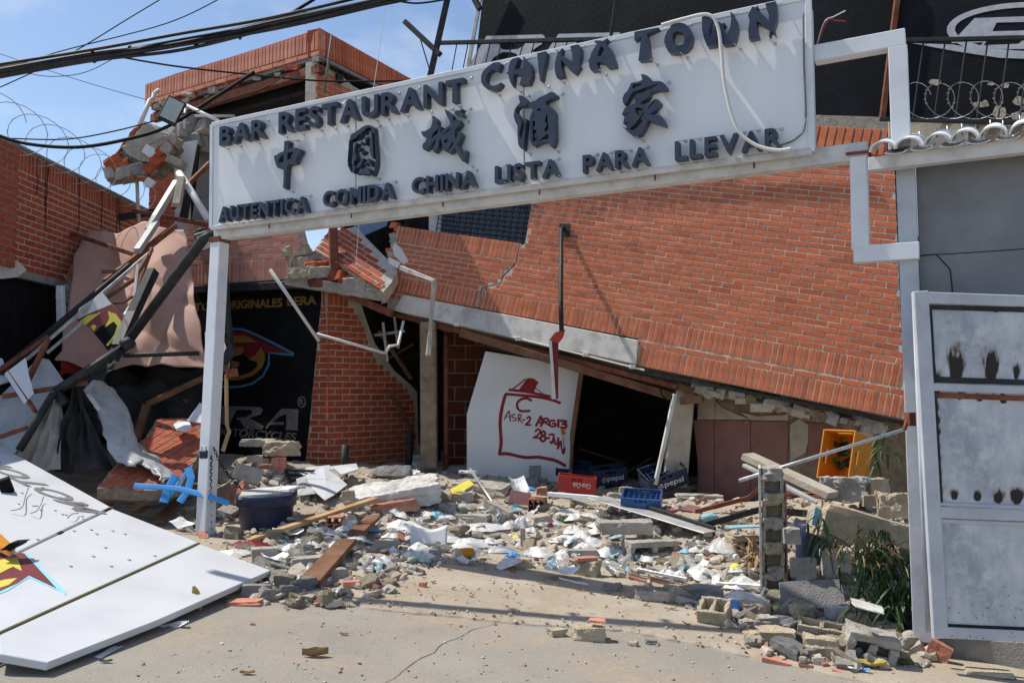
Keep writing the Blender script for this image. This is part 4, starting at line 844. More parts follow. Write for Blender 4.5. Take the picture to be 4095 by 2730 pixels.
brick_field(pier, C0, sideU, zt, sideN, [('r', .074)] * nb_ + [('s', .27)], bricks_poly, 'brick_old', L=.25, H=.074, gap=.015, v0=tops - .28 - nb_ * .089, limit=260)
FPl = Plane(C0, BN); frU = BU
pl_ = uvp(FPl, C0, frU, zt, [o(*p) for p in [(697, 1120), (756, 1120), (756, 652), (742, 652)]]); slab_uv(C0, frU, zt, BN, pl_, .2).build('front_wall', 'mortar', pier)
brick_field(pier, C0, frU, zt, BN, [('r', .074)] * nb_ + [('s', .27)], pl_, 'brick_old', L=.25, H=.074, gap=.015, v0=tops - .28 - nb_ * .089, limit=120)
# ---- leaning concrete column and the dark opening
bar('concrete_column', [P(o(986, 1075), 12.0), P(o(984, 740), 12.0)], .11, 'adobe', 'slim brown concrete column beside the dark opening right of the brick pier', 'column', bevel=.02)
bar('steel_pipe_column', [P(o(1024, 1075), 12.1), P(o(1024, 770), 12.1)], .035, 'steel_rust', 'thin rusty pipe standing next to the brown concrete column', 'pipe', sq=False)
# inner back walls (dark room)
inn = thing('dark_room', (0.5, 14.5, 0), 'dark ruined room behind the opening under the sagging wall', 'building')
m = MB(); m.prism([Vector((-3, 15.2, -.3)), Vector((6.5, 13.4, -.3)), Vector((6.5, 13.4, 4)), Vector((-3, 15.2, 5))], Vector((0, .1, 0))); m.build('back_wall', 'interior_shade', inn)
m = MB(); m.box((6.2, 11.2, 1.4), (.15, 5, 3.4)); m.build('side_wall', 'interior_shade', inn)
m = MB(); m.box((-.9, 14.0, 3.1), (3.6, 3.0, .2), eul(0, 6, -27)); m.build('shade_ceiling', 'concrete_grey', inn)  # unseen slab, added to shade the hollow bricks
m = MB(); m.prism([P(o(*p), 12.9) for p in [(1020, 1080), (1110, 1080), (1110, 780), (1020, 760)]], Vector((0, .15, 0))); iw = m.build('block_wall', 'mortar_dark', inn)  # dark mortar chosen to stand in for the shade on this wall
q0 = P(o(1020, 1080), 12.9); 
brick_field(inn, q0, Vector((1, 0, 0)), zt, Vector((0, -1, 0)), [('r', .19)] * 10, [(0, 0), (.6, 0), (.6, 2), (0, 2)], 'brick_shaded', L=.3, H=.19, gap=.015, limit=30, pname='hollow_brick')
for i, (a, b, d, r_) in enumerate([((1330, 1030), (1440, 1065), 12.8, .02), ((1420, 1095), (1500, 1050), 12.4, .015), ((870, 760), (945, 870), 13, .03), ((880, 830), (950, 790), 13.2, .02), ((900, 900), (950, 1000), 13, .03)]):
    bar('fallen_lath', [P(o(*a), d), P(o(*b), d + .3)], r_ * .8, 'wood_dark', parent=inn)
for a, b, d in (((880, 740), (890, 830), 12.9), ((905, 720), (915, 800), 13.1), ((860, 770), (930, 760), 13)):
    bar('hanging_strip', [P(o(*a), d), P(o(*b), d)], .02, 'sheet_metal', parent=inn)
# ---- fallen brick slab lodged between the two buildings
q1, q2, q3 = P(k('f', 600, 60), 12.5), P(k('f', 905, 485), 11.75), P(k('f', 1005, 350), 12.0)
CPl = three(P(k('f', 560, 90), 12.6), q2, P(k('f', 960, 300), 12.15)); cu_ = (CPl.hit(k('f', 900, 470)) - CPl.hit(k('f', 560, 250))).normalized(); cv_ = CPl.n.cross(cu_)
if cv_.z < 0: cv_ = -cv_
co_ = CPl.hit(k('f', 600, 285)); ck_ = thing('fallen_brick_slab', co_, 'slanting slab of red brickwork wedged between the shop and the tilted wall', 'rubble')
pl_ = uvp(CPl, co_, cu_, cv_, [k('f', *p) for p in [(440, 200), (530, 85), (720, 45), (800, 130), (870, 200), (960, 290), (1005, 350), (960, 430), (908, 490), (830, 430), (600, 290)]])
slab_uv(co_, cu_, cv_, CPl.n, pl_, .2).build('core', 'mortar', ck_)
pl2 = uvp(CPl, co_, cu_, cv_, [k('f', *p) for p in [(440, 200), (530, 85), (640, 50), (700, 65), (800, 170), (880, 280), (930, 330), (905, 485), (830, 430), (600, 290)]])
brick_field(ck_, co_, cu_, cv_, CPl.n, [('r', .072)] * 14, pl2, 'brick_old', L=.25, H=.072, gap=.014, v0=-.35, limit=120)
bar('steel_stanchion', [P(k('f', 575, 420), 12.1), P(k('f', 565, 60), 12.3)], .06, 'steel_rust', 'rusty square steel stanchion standing on the broken slab above the brick pier', 'post')
# ---- roof corner with parapet
A_, B_ = P(o(335, 242), 14.3), P(o(735, 126), 12.0); Cr = P(o(890, 205), 13.7)
rf = thing('roof_corner', B_, 'broken brick parapet corner of the flat roof high on the left', 'roof')
hU = (B_ - A_); hN = zt.cross(hU).normalized(); hN = hN if hN.dot(CAM - B_) > 0 else -hN; hlen = hU.length; hU.normalize()
pl_ = [(0, 0), (hlen - .03, 0), (hlen - .03, .38), (hlen * .72, .37), (hlen * .5, .37), (hlen * .2, .38), (0, .36)]
hV = hN.cross(hU); hV = hV if hV.z > 0 else -hV
slab_uv(A_, hU, hV, hN, pl_, .25).build('parapet', 'brick_old', rf)
brick_field(rf, A_, hU, hV, hN, [('r', .062), ('s', .27)], [(0, -.01), (hlen + .02, -.01), (hlen + .02, .42), (0, .42)], 'brick_pink', L=.25, H=.066, gap=.013, v0=0, limit=120, proud=.02, deep=.1)
gU = (Cr - B_); gU.normalize(); gN = zt.cross(gU).normalized(); gN = gN if gN.dot(CAM - B_) > 0 else -gN; gV = gN.cross(gU); gV = gV if gV.z > 0 else -gV; gl = 3.0
slab_uv(B_ - hU * .0, gU, gV, gN, [(.02, 0), (gl, 0), (gl, .38), (.02, .38)], .22).build('parapet', 'brick_old', rf)
brick_field(rf, B_, gU, gV, gN, [('s', .36)], [(-.02, -.01), (gl, -.01), (gl, .42), (-.02, .42)], 'brick', L=.25, H=.066, gap=.013, v0=.01, limit=60, proud=.02)
# roof deck of corrugated sheet seen from below, beams
dk = [A_ - hN * .1 - zt * .1, B_ - zt * .1, B_ + gU * 2.6 - zt * .1, A_ + gU * 2.2 - hN * .5 - zt * .1]
m = MB(); vs = []; n_ = 60
for i in range(n_ + 1):
    t = i / n_; zz = zt * (.02 if i % 2 else -.02); vs += [dk[0].lerp(dk[3], t) + zz, dk[1].lerp(dk[2], t) + zz]
m.add(vs, [(2 * i, 2 * i + 1, 2 * i + 3, 2 * i + 2) for i in range(n_)]); m.build('corrugated_deck', 'steel_dark', rf)
m = MB(); m.hexa([dk[0] + zt * .05, dk[1] + zt * .05, dk[2] + zt * .05, dk[3] + zt * .05, dk[0] + zt * .2, dk[1] + zt * .2, dk[2] + zt * .2, dk[3] + zt * .2]); m.build('roof_slab', 'concrete_grey', rf)
for t, mt in ((.02, 'steel_rust'), (.2, 'steel_dark'), (.5, 'steel_rust')):
    bar('roof_beam', [dk[0].lerp(dk[3], t) - zt * .09, dk[1].lerp(dk[2], t) - zt * .09], .06, mt, parent=rf)
# bits of broken brick and mortar under the parapet
for i in range(26):
    t = rnd.random(); m = MB(); m.box(A_.lerp(B_, t) - zt * rnd.uniform(.02, .12) - hN * rnd.uniform(0, .2), (rnd.uniform(.08, .25), .12, rnd.uniform(.04, .1)), eul(rnd.uniform(-15, 15), rnd.uniform(-15, 15), -30 + rnd.uniform(-20, 20)), jit=.2); chip(m.build('broken_brick', rnd.choice(['brick_old', 'concrete', 'mortar']), rf), .05, 2)
# brick corner block below
bc = P(o(735, 200), 12.05); pl_ = [(0, 0), (1.9, 0), (1.9, .62), (0, .62)]
cb = thing('roof_brick_corner', bc, 'orange brick corner wall under the roof parapet just above the sign', 'wall')
bo2 = P(o(728, 222), 12.05); slab_uv(bo2, gU, zt, gN, [(0, -.5), (2, -.5), (2, .35), (.9, .40), (.4, .52), (0, .52)], .2).build('wall', 'mortar', cb)
brick_field(cb, bo2, gU, zt, gN, [('r', .07)] * 14, [(0, -.5), (2, -.5), (2, .3), (.9, .3), (.4, .45), (0, .5)], 'brick', L=.25, H=.07, gap=.014, v0=-.5, limit=90)
bar('vent_pipe', [P(o(762, 82), 11.8), P(o(745, 215), 11.9)], .018, 'dim_grey', 'thin grey vent pipe standing against the roof corner bricks', 'pipe', sq=False)
bar('roof_pillar', [P(o(420, 600), 14.6), P(o(420, 250), 14.6)], .1, 'plaster_white', 'short white plastered pillar under the broken roof', 'column')
# upper storey back wall, white door leaf, black curtain
ub = thing('upper_room', P(o(520, 500), 15.4), 'grey wall of the exposed upper room behind the sign', 'wall')
m = MB(); m.prism([P(o(*p), 15.4) for p in [(395, 520), (900, 520), (900, 240), (395, 280)]], Vector((0, .15, 0))); m.build('wall', 'interior_shade', ub)
m = MB(); m.prism([P(o(*p), 14.2) for p in [(440, 515), (500, 515), (500, 330), (460, 345)]], Vector((0, .06, 0))); m.build('grey_panel', 'concrete_grey', ub)
m = MB(); m.prism([P(k('a', *p), 13.4) for p in [(1185, 980), (1345, 955), (1290, 1240), (1240, 1180), (1200, 1050)]], Vector((0, .03, 0))); m.build('ceiling_board', 'paper', label='torn white ceiling board hanging left of the sign', cat='board')
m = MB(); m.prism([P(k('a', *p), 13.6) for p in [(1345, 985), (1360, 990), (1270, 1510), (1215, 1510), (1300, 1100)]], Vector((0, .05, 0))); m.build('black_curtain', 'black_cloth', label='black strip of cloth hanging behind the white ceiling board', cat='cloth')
m = MB(); m.prism([P(k('f', *p), 13.6) for p in [(720, 130), (930, 40), (950, -40), (700, -40)]], Vector((0, .03, 0))); m.build('glazed_panel', 'blue_plastic', label='pale blue pane glimpsed under the sign between the buildings', cat='pane')
MATS['pane_blue'] = pmat('pane_blue', [(.16, .24, .38), (.22, .3, .44)], rough=.3, bump=0); bpy.data.objects['glazed_panel'].data.materials[0] = MATS['pane_blue']
# rough concrete ledge on top of the shop front (broken bricks)
for i, (x, y, d, s_, mt) in enumerate([(672, 600, 12.6, .3, 'concrete'), (690, 585, 12.5, .35, 'concrete_warm'), (705, 600, 12.4, .32, 'concrete'), (720, 610, 12.3, .3, 'brick_old'), (735, 625, 12.2, .35, 'concrete'), (700, 630, 12.2, .4, 'concrete_warm'), (665, 560, 12.8, .22, 'brick_pink'), (780, 640, 12.2, .3, 'brick_old'), (800, 645, 12.2, .3, 'brick_old'), (820, 650, 12.1, .34, 'concrete'), (850, 660, 12.1, .3, 'mortar'), (770, 612, 12.3, .3, 'brick_old'), (872, 664, 12.0, .25, 'concrete'), (745, 590, 12.5, .25, 'concrete')]):
    q = P(o(x, y), d); m = MB(); m.box(q, (s_, .3, s_ * .45), eul(rnd.uniform(-15, 15), rnd.uniform(-15, 15), rnd.uniform(-30, 30)), jit=.2)
    ob = m.build('masonry_lump', mt, shop); chip(ob, .06, 3)
m = MB(); A9, B9 = P(o(660, 640), 12.25), P(o(890, 672), 11.95); m.tube([A9 - zt * .02, B9 - zt * .05], .07, sq=True); chip(m.build('ring_beam', 'concrete', shop), .06, 4)
m = MB(); m.tube([P(o(745, 655), 12.2), P(o(900, 720), 12.0)], .05, sq=True); m.build('ring_beam', 'steel_rust', shop)
# ================================================================ things in the opening under the sagging wall
def catmull(pts, sub=5):
    out = []
    for i in range(len(pts) - 1):
        a, b, c, d = pts[max(0, i - 1)], pts[i], pts[i + 1], pts[min(len(pts) - 1, i + 2)]
        for j in range(sub):
            t = j / sub; out.append(tuple(.5 * (2 * b[q] + (c[q] - a[q]) * t + (2 * a[q] - 5 * b[q] + 4 * c[q] - d[q]) * t * t + (3 * b[q] - a[q] - 3 * c[q] + d[q]) * t ** 3) for q in (0, 1)))
    return out + [pts[-1]]
SPR = [0]
def stroke(m, pl, px, w, of=.003, curve=True):
    ps = catmull(px) if curve and len(px) > 2 else px
    for a, b in zip(ps, ps[1:]):
        SPR[0] += 1; n = 7; dx, dy = b[0] - a[0], b[1] - a[1]; l = math.hypot(dx, dy) or 1; pp = pl.off(of + (SPR[0] % 60) * .00012)
        poly = [(b[0] + w / 2 * math.cos(t), b[1] + w / 2 * math.sin(t)) for t in [math.atan2(dy, dx) + math.pi * (-.5 + i / n) for i in range(n + 1)]] + [(a[0] + w / 2 * math.cos(t), a[1] + w / 2 * math.sin(t)) for t in [math.atan2(dy, dx) + math.pi * (.5 + i / n) for i in range(n + 1)]]
        m.add([pp.hit(q) for q in poly], [list(range(len(poly)))[::-1]])
GB = vplane(11.75, .12)
gbd = thing('graffiti_board', GB.hit(o(1190, 1110)), 'white board with red spray-painted rescue marks under the sagging wall', 'board')
m = MB(); m.prism([GB.hit(o(*p)) for p in [(1115, 806), (1337, 843), (1312, 1000), (1305, 1120), (1072, 1120), (1072, 950)]], -GB.n * .05); m.build('board', 'board_white', gbd, bevel=.005)
s0 = (1950, 1480, 3.92); X = lambda pts: cr(*s0, pts); sc = 1 / 3.92
ST = [([(290,372),(560,395),(800,420),(1000,462),(1130,510)], 30), ([(275,395),(240,520),(205,700),(195,850),(205,1000),(210,1150),(185,1310)], 34), ([(185,1310),(300,1305),(420,1330),(600,1365),(780,1360),(920,1380),(1080,1420),(1210,1490)], 34), ([(345,308),(600,335),(970,410)], 28), ([(390,295),(480,230),(590,140)], 14), ([(740,270),(880,380)], 8),
      ([(675,470),(620,440),(550,445),(480,490),(460,550),(480,610),(540,640),(655,635)], 26), ([(265,765),(335,640),(355,795)], 13), ([(300,725),(350,725)], 8), ([(430,690),(385,700),(390,735),(440,750),(440,785),(395,790)], 12), ([(480,800),(485,690)], 12), ([(485,690),(525,700),(520,745),(490,755)], 12), ([(490,755),(540,825)], 12), ([(545,775),(580,778)], 15), ([(615,750),(650,730),(670,750),(650,800),(595,850)], 20), ([(595,852),(672,856)], 20),
      ([(760,865),(800,790),(835,725),(850,800),(838,870)], 24), ([(790,820),(845,820)], 16), ([(880,830),(880,760)], 20), ([(880,760),(940,755),(950,790),(900,810)], 20), ([(900,810),(960,860)], 20), ([(1050,790),(990,790),(970,840),(1000,880),(1060,870),(1060,835),(1020,835)], 22), ([(1110,780),(1105,880)], 26), ([(1150,790),(1230,800),(1180,840),(1230,850),(1220,900),(1150,895)], 26),
      ([(750,960),(790,920),(825,950),(790,1010),(720,1055)], 20), ([(720,1055),(800,1055)], 20), ([(835,990),(870,955),(905,990),(870,1025),(835,990)], 22), ([(820,1070),(865,1025),(910,1070),(865,1115),(820,1070)], 24), ([(925,1060),(960,1060)], 26), ([(970,1010),(1030,1005),(1030,1080),(1005,1140),(985,1120)], 22), ([(1045,1080),(1060,1150),(1095,1150),(1105,1060)], 22), ([(1100,1220),(1140,1120),(1160,1180),(1185,1300),(1205,1230)], 26)]
for pts, w in ST:
    m = MB(); stroke(m, GB, X(pts), w * sc * 1.45); m.build('spray_stroke', 'spray_red', gbd)
m = MB()
for y in range(125, 330, 10):      # scribbled-in block
    stroke(m, GB, X([(max(510, 640 - (y - 110) * .75), y + 8), (min(790, 700 + (y - 110) * 1.2) if y < 190 else 775 - (y - 190) * .45, y + 12)]), 21 * sc, curve=False)
m.build('spray_scribble', 'spray_red', gbd)
planar([X([(1145, 920), (1215, 925), (1222, 1015), (1155, 1018)])], GB, .003, .012).build('sticker', 'yellow_plastic', gbd)
planar([X([(1160, 925), (1185, 928), (1200, 1000), (1172, 1005)])], GB, .003, .014).build('sticker_print', 'red_plastic', gbd)
m = MB(); m.tube([GB.off(.02).hit(q) for q in X([(1182, 1045), (1178, 1130), (1185, 1225)])], .014, n=6); m.build('handle', 'galv', gbd)
bar('dark_jamb', [P(o(1338, 840), 11.5), P(o(1315, 1000), 11.55), P(o(1310, 1110), 11.55)], .03, 'wood_dark', 'dark timber jamb on the right edge of the graffiti board', 'timber')
bar('timber_plate', [P(o(1060, 765), 11.4), P(o(1560, 915), 10.7)], .05, 'wood_dark', 'long rough timber plate hanging under the concrete beam', 'timber')
m = MB(); m.prism([P(o(*p), 11.2) for p in [(1176, 793), (1219, 806), (1212, 815), (1178, 806)]], Vector((0, .1, 0))); m.build('blue_pipe_stub', 'strap_blue', label='bright blue plastic stub under the concrete beam', cat='pipe')
# leaning concrete column, white door jamb
col_ = thing('leaning_column', P(o(1545, 1110), 10.5), 'leaning beige concrete column at the right side of the dark opening', 'column')
m = MB(); q = [P(o(*p), 10.5) for p in [(1520, 1120), (1578, 1120), (1598, 890), (1556, 880)]]; m.prism(q, Vector((.03, .3, 0))); m.build('shaft', 'plaster_beige', col_, bevel=.015)
m = MB(); m.box(P(o(1590, 918), 10.35), (.24, .2, .09), eul(0, -5, -20), jit=.1); m.build('steel_plate', 'wood_dark', col_)
bar('white_jamb', [P(o(1550, 905), 10.35), P(o(1505, 1112), 10.3)], .022, 'plaster_white', 'narrow white door jamb leaning in front of the concrete column', 'jamb')
cable('hanging_loop_cable', [P(o(x, y), 10.35) for x, y in [(1514, 880), (1520, 905), (1535, 918), (1548, 905), (1556, 885)]], .01, 'cable_black', 'short black cable loop at the top of the leaning column')
# tiled wall with broken plaster
TW = vplane(12.0, .48); TN = TW.n; TU = zt.cross(TN).normalized()
tw = thing('tiled_wall', TW.hit(o(1790, 1110)), 'dusky pink tiled wall with broken plaster above, below the tilted brick wall', 'wall')
m = MB(); m.prism([TW.hit(o(*p)) for p in [(1603, 1150), (2110, 1150), (2110, 985), (2090, 940), (1600, 850)]], -TN * .2); m.build('backing', 'adobe', tw)
for i, (a, b, c, d) in enumerate([((1592, 964), (1640, 965), (1640, 1150), (1612, 1150)), ((1641, 965), (1724, 966), (1722, 1150), (1641, 1150)), ((1725, 966), (1810, 968), (1808, 1080), (1723, 1150)), ((1856, 970), (1995, 975), (1993, 1080), (1856, 1070))]):
    m = MB(); m.prism([TW.off(.03).hit(o(*p)) for p in (a, b, c, d)], -TN * .025); m.build('tile', 'pink_tile', tw, bevel=.003)
for pg in ([(1602, 963), (1606, 905), (1628, 900), (1642, 915), (1641, 963)], [(1642, 963), (1643, 920), (1660, 935), (1690, 950), (1723, 963)], [(1724, 964), (1700, 945), (1740, 955), (1800, 952), (1812, 945), (1810, 966)], [(1814, 1000), (1815, 975), (1835, 960), (1858, 975), (1860, 1000), (1850, 1040), (1815, 1060)], [(1880, 955), (1920, 935), (1945, 962), (1900, 968)]):
    m = MB(); m.prism([TW.off(.022).hit(o(*p)) for p in pg], -TN * .02); m.build('plaster_patch', 'plaster_beige', tw, bevel=.004)
for i in range(13):
    x = 1690 + i * 24 + rnd.uniform(-6, 6); y = 905 + i * 5; m = MB(); m.box(TW.off(.12).hit(o(x, y)), (.05, .2, rnd.uniform(.06, .2)), eul(rnd.uniform(-20, 20), rnd.uniform(-25, 25), rnd.uniform(-20, 20)), jit=.2); m.build('broken_rib', 'adobe', tw)
for i in range(30):
    x = 1600 + i * 15; m = MB(); m.box(FP.off(-.22).hit(o(x, 885 + i * 3.4 + rnd.uniform(-6, 12))), (rnd.uniform(.1, .22), .25, rnd.uniform(.05, .14)), eul(rnd.uniform(-20, 20), 10 + rnd.uniform(-15, 15), rnd.uniform(-30, 30)), jit=.25); m.build('mortar_lump', rnd.choice(['adobe', 'concrete', 'plaster_beige']), fac)
# gas cylinder and two black posts beside the pier
gc = R(o(975, 1055)); gs = thing('gas_cylinder', gc, 'rusty red gas cylinder lying beside the brick pier', 'gas cylinder')
M = Matrix.Translation(gc + Vector((0, .35, .12))) @ eul(80, 0, 12).to_4x4(); m = MB(); m.lathe([(.01, -.22), (.1, -.2), (.14, -.14), (.15, 0), (.15, .25), (.12, .33), (.03, .37)], 20, M); m.build('body', 'steel_rust', gs, smooth=True)
m = MB(); m.lathe([(.04, -.24), (.04, -.2)], 10, M); m.build('valve', 'steel_dark', gs)
for px, h, lb in (((789, 1095), 74, 'short black post standing in front of the brick pier'), ((938, 1075), 85, 'black post standing at the right end of the brick pier')):
    q = R(o(*px)); t_ = P(o(px[0] + 2, px[1] - h), q.y); bar('black_post', [q - zt * .1, Vector((q.x + .02, q.y, t_.z))], .05, 'steel_dark', lb, 'post', sq=False)
m = MB(); q = R(o(976, 1068)); m.box(q + zt * .06, (.36, .25, .2), eul(0, 0, 10), jit=.06); m.build('cracked_block', 'plaster_white', label='cracked pale block under the gas cylinder', cat='block', bevel=.015)
# ================================================================ fallen white sign panels (lower left)
q1 = P(o(110, 1520), G(o(110, 1520)).y * .955); q2 = P(o(622, 1308), G(o(622, 1308)).y * .93); q3 = P(o(0, 1022), 9.2)
BD = three(q1, q2, q3); bdn = BD.n
fb = thing('fallen_sign_board', (q1 + q2) / 2, 'large white fallen sign of bolted panels lying on the ground at lower left', 'sign')
def bh(x, y, of=0.): return BD.off(of).hit(o(x, y))
def bend(v):      # the near strip sags slightly towards its left corner
    return v
strips = [[(-140, 950), (254, 1165), (-140, 1366)], [(256, 1168), (456, 1246), (-140, 1514), (-140, 1370)], [(458, 1249), (622, 1309), (110, 1522), (-140, 1508), (-140, 1519)]]
panels = [[(-140, 945), (0, 1023), (254, 1164), (-140, 1352)], [(258, 1168), (455, 1245), (0, 1449), (-140, 1512), (-140, 1357)], [(460, 1249), (622, 1309), (360, 1426), (250, 1470), (170, 1503), (110, 1520), (0, 1497), (-140, 1466), (-140, 1518), (0, 1455)]]
panels[2] = [(460, 1249), (622, 1309), (360, 1424), (110, 1520), (0, 1498), (-140, 1468), (-140, 1517), (0, 1456)]
panels[2] = [(460, 1249), (622, 1309), (360, 1424), (110, 1520), (0, 1500), (0, 1456)]
for pg in panels:
    m = MB(); m.prism([bh(*p) for p in pg], -bdn * .045); m.build('panel', 'board_white', fb, bevel=.004)
def bseam(a, b, r, mt, nm):
    m = MB(); m.tube([bh(*a, .002), bh(*b, .002)], r, n=6, flat=.5, up=bdn); m.build(nm, mt, fb)
bseam((256, 1166), (-140, 1355), .012, 'galv', 'joint_strip'); bseam((457, 1247), (-140, 1515), .014, 'olive', 'joint_strip')
bseam((252, 1167), (238, 1174), .02, 'sooty', 'joint_gap'); bseam((142, 1221), (132, 1226), .018, 'sooty', 'joint_gap')
m = MB(); m.prism([bh(*p, -.05) for p in [(450, 1262), (560, 1310), (110, 1500), (-140, 1450), (-140, 1400)]], -bdn * .06); m.build('back_frame', 'steel_dark', fb)
# print: emblem and upside-down lettering
def bpl(px, of=.003): return planar([[o(*p) for p in px]], BD, .003, of)
bpl([(0, 1362), (20, 1354), (45, 1338), (66, 1325), (140, 1358), (150, 1366), (152, 1358), (62, 1268), (50, 1275), (30, 1255), (-60, 1290), (-60, 1385)], .0035).build('print_outline', 'cyan_print', fb)
bpl([(0, 1356), (40, 1338), (66, 1320), (130, 1350), (56, 1270), (20, 1262), (-60, 1295), (-60, 1378)], .0055).build('print_wing', 'maroon_print', fb)
bpl([(-60, 1300), (20, 1280), (40, 1278), (50, 1310), (30, 1300), (-10, 1320), (-60, 1335)], .0075).build('print_crescent', 'yellow_print', fb)
bpl([(-60, 1350), (10, 1330), (40, 1326), (20, 1342), (-10, 1352), (-60, 1372)], .0075).build('print_crescent', 'yellow_print', fb)
tA, tB = bh(214, 1183), bh(-235, 960); tm = bh(100, 1120); tu_ = (tB - tA).normalized(); tvv = bdn.cross(tu_)
tvv = tvv if (tvv.y < 0) else -tvv
m = MB(); text_on(m, 'MOTORCYCLES', tA - tvv * .12 + bdn * .004, tB - tvv * .12 + bdn * .004, tvv, bdn, .2, .003, offset=.025, shear=.35); m.build('print_text', 'dim_grey', fb)
for i in range(34):      # bolt marks and stubs of the torn-off letters
    x, y = rnd.choice([(rnd.uniform(20, 220), rnd.uniform(1130, 1240)), (rnd.uniform(120, 400), rnd.uniform(1200, 1320)), (rnd.uniform(30, 230), rnd.uniform(1080, 1190))])
    if y < 1024 + x * .56 + 25 or y > 1500: continue
    m = MB(); m.lathe([(.016, 0), (.012, .006), (.003, .007)], 8, frame_mat(*(lambda a: (a, bdn.cross(a), bdn))(tu_), bh(x, y))); m.build('bolt', 'galv', fb)
for pts in ([(70, 1178), (85, 1172), (95, 1155), (100, 1140)], [(25, 1172), (50, 1165), (58, 1140), (66, 1118)], [(155, 1190), (165, 1180), (180, 1178)]):
    cable('torn_wire', [bh(x, y, .02 + .03 * (i % 2)) for i, (x, y) in enumerate(pts)], .004, 'dim_grey', None, parent=fb)
m = MB(); tb_ = bh(30, 1258, .0); text_on(m, 'B', bh(14, 1262, .08), bh(42, 1250, .08), (bdn * .4 + tu_.cross(bdn) * .5).normalized(), tvv * -1, .07, .08, offset=.03); m.build('torn_letter', 'black_paint', fb)
m = MB(); m.prism([bh(*p, .04) for p in [(-40, 1215), (0, 1235), (34, 1268), (22, 1278), (-40, 1245)]], bdn * .03); m.build('torn_letter', 'yellow_plastic', fb)
m = MB(); m.box(bh(13, 1115, .05), (.1, .08, .13), eul(10, -20, 30)); m.build('black_box', 'black_paint', fb, bevel=.005)
# ================================================================ brown awning cloth and its wrecked frame
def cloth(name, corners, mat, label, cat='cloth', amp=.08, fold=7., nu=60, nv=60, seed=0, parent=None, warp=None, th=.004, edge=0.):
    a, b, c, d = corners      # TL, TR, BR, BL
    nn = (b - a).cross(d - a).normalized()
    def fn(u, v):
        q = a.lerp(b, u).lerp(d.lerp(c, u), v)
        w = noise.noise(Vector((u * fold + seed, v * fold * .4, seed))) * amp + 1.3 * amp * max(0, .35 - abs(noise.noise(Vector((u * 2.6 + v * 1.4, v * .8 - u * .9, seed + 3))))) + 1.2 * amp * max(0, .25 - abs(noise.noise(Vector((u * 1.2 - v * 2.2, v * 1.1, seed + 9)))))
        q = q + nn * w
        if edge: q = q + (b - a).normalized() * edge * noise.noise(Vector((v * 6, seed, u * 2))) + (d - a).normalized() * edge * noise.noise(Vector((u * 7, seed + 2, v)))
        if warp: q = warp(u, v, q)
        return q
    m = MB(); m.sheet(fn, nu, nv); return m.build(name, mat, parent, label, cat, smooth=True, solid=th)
E = lambda x, y, d: P(k('e', x, y), d)
cloth('brown_tarpaulin', [E(545, 55, 12.4), E(1245, 30, 12.1), E(1410, 985, 10.8), E(375, 960, 10.6)], 'tarp', 'brown awning cloth hanging in folds from the wrecked frame at left', amp=.15, fold=2.2, seed=4, edge=.05, nu=90, nv=90)
cloth('tarp_corner', [E(400, 170, 12.6), E(640, 70, 12.5), E(640, 420, 12.0), E(430, 440, 12.0)], 'tarp', 'crumpled dull brown cloth corner against the side wall', amp=.14, fold=5, seed=9, edge=.1)
cloth('red_awning_strip', [E(430, 900, 10.95), E(1000, 925, 11.1), E(1000, 960, 11.2), E(400, 1060, 10.9)], 'red_cloth', 'bright red underside strip below the brown awning cloth', amp=.06, fold=5, seed=2, edge=.05)
cloth('grey_flap', [E(375, 445, 11.6), E(560, 420, 11.7), E(500, 600, 11.4), E(385, 700, 11.4)], 'grey_cloth', 'pale grey flap sticking out left of the brown awning cloth', amp=.05, fold=4, seed=12, edge=.05)
cloth('white_edge_board', [E(380, 445, 11.5), E(440, 445, 11.5), E(450, 650, 11.3), E(385, 700, 11.3)], 'paper', 'narrow white board edge left of the brown awning cloth', cat='board', amp=.01, fold=3, seed=1)
# printed banner scrap
bnp = Plane(E(650, 700, 10.3), (-.2, -1, .25))
bnr = thing('banner_scrap', bnp.hit(k('e', 720, 850)), 'scrap of white banner with a red and yellow emblem caught in the frame', 'banner')
def bn(pg, mt, of, nm='print'): planar([[k('e', *p) for p in pg]], bnp, .004, of).build(nm, mt, bnr)
bn([(485, 635), (700, 495), (750, 560), (850, 660), (830, 780), (735, 895), (690, 830), (610, 735)], 'board_white', 0, 'cloth')
bn([(520, 680), (600, 640), (760, 572), (810, 620), (850, 662), (830, 780), (735, 893), (690, 830), (612, 737)], 'maroon_print', .003)
bn([(690, 720), (800, 690), (835, 720), (825, 785), (736, 890), (690, 830), (640, 770)], 'black_paint', .005)
bn([(735, 620), (790, 640), (825, 690), (815, 760), (735, 860), (722, 850), (780, 780), (800, 720), (775, 690), (715, 730), (745, 670)], 'yellow_print', .007)
bn([(540, 690), (600, 650), (690, 628), (640, 665), (580, 715)], 'yellow_print', .007); bn([(615, 725), (640, 708), (658, 725), (640, 755)], 'yellow_print', .007)
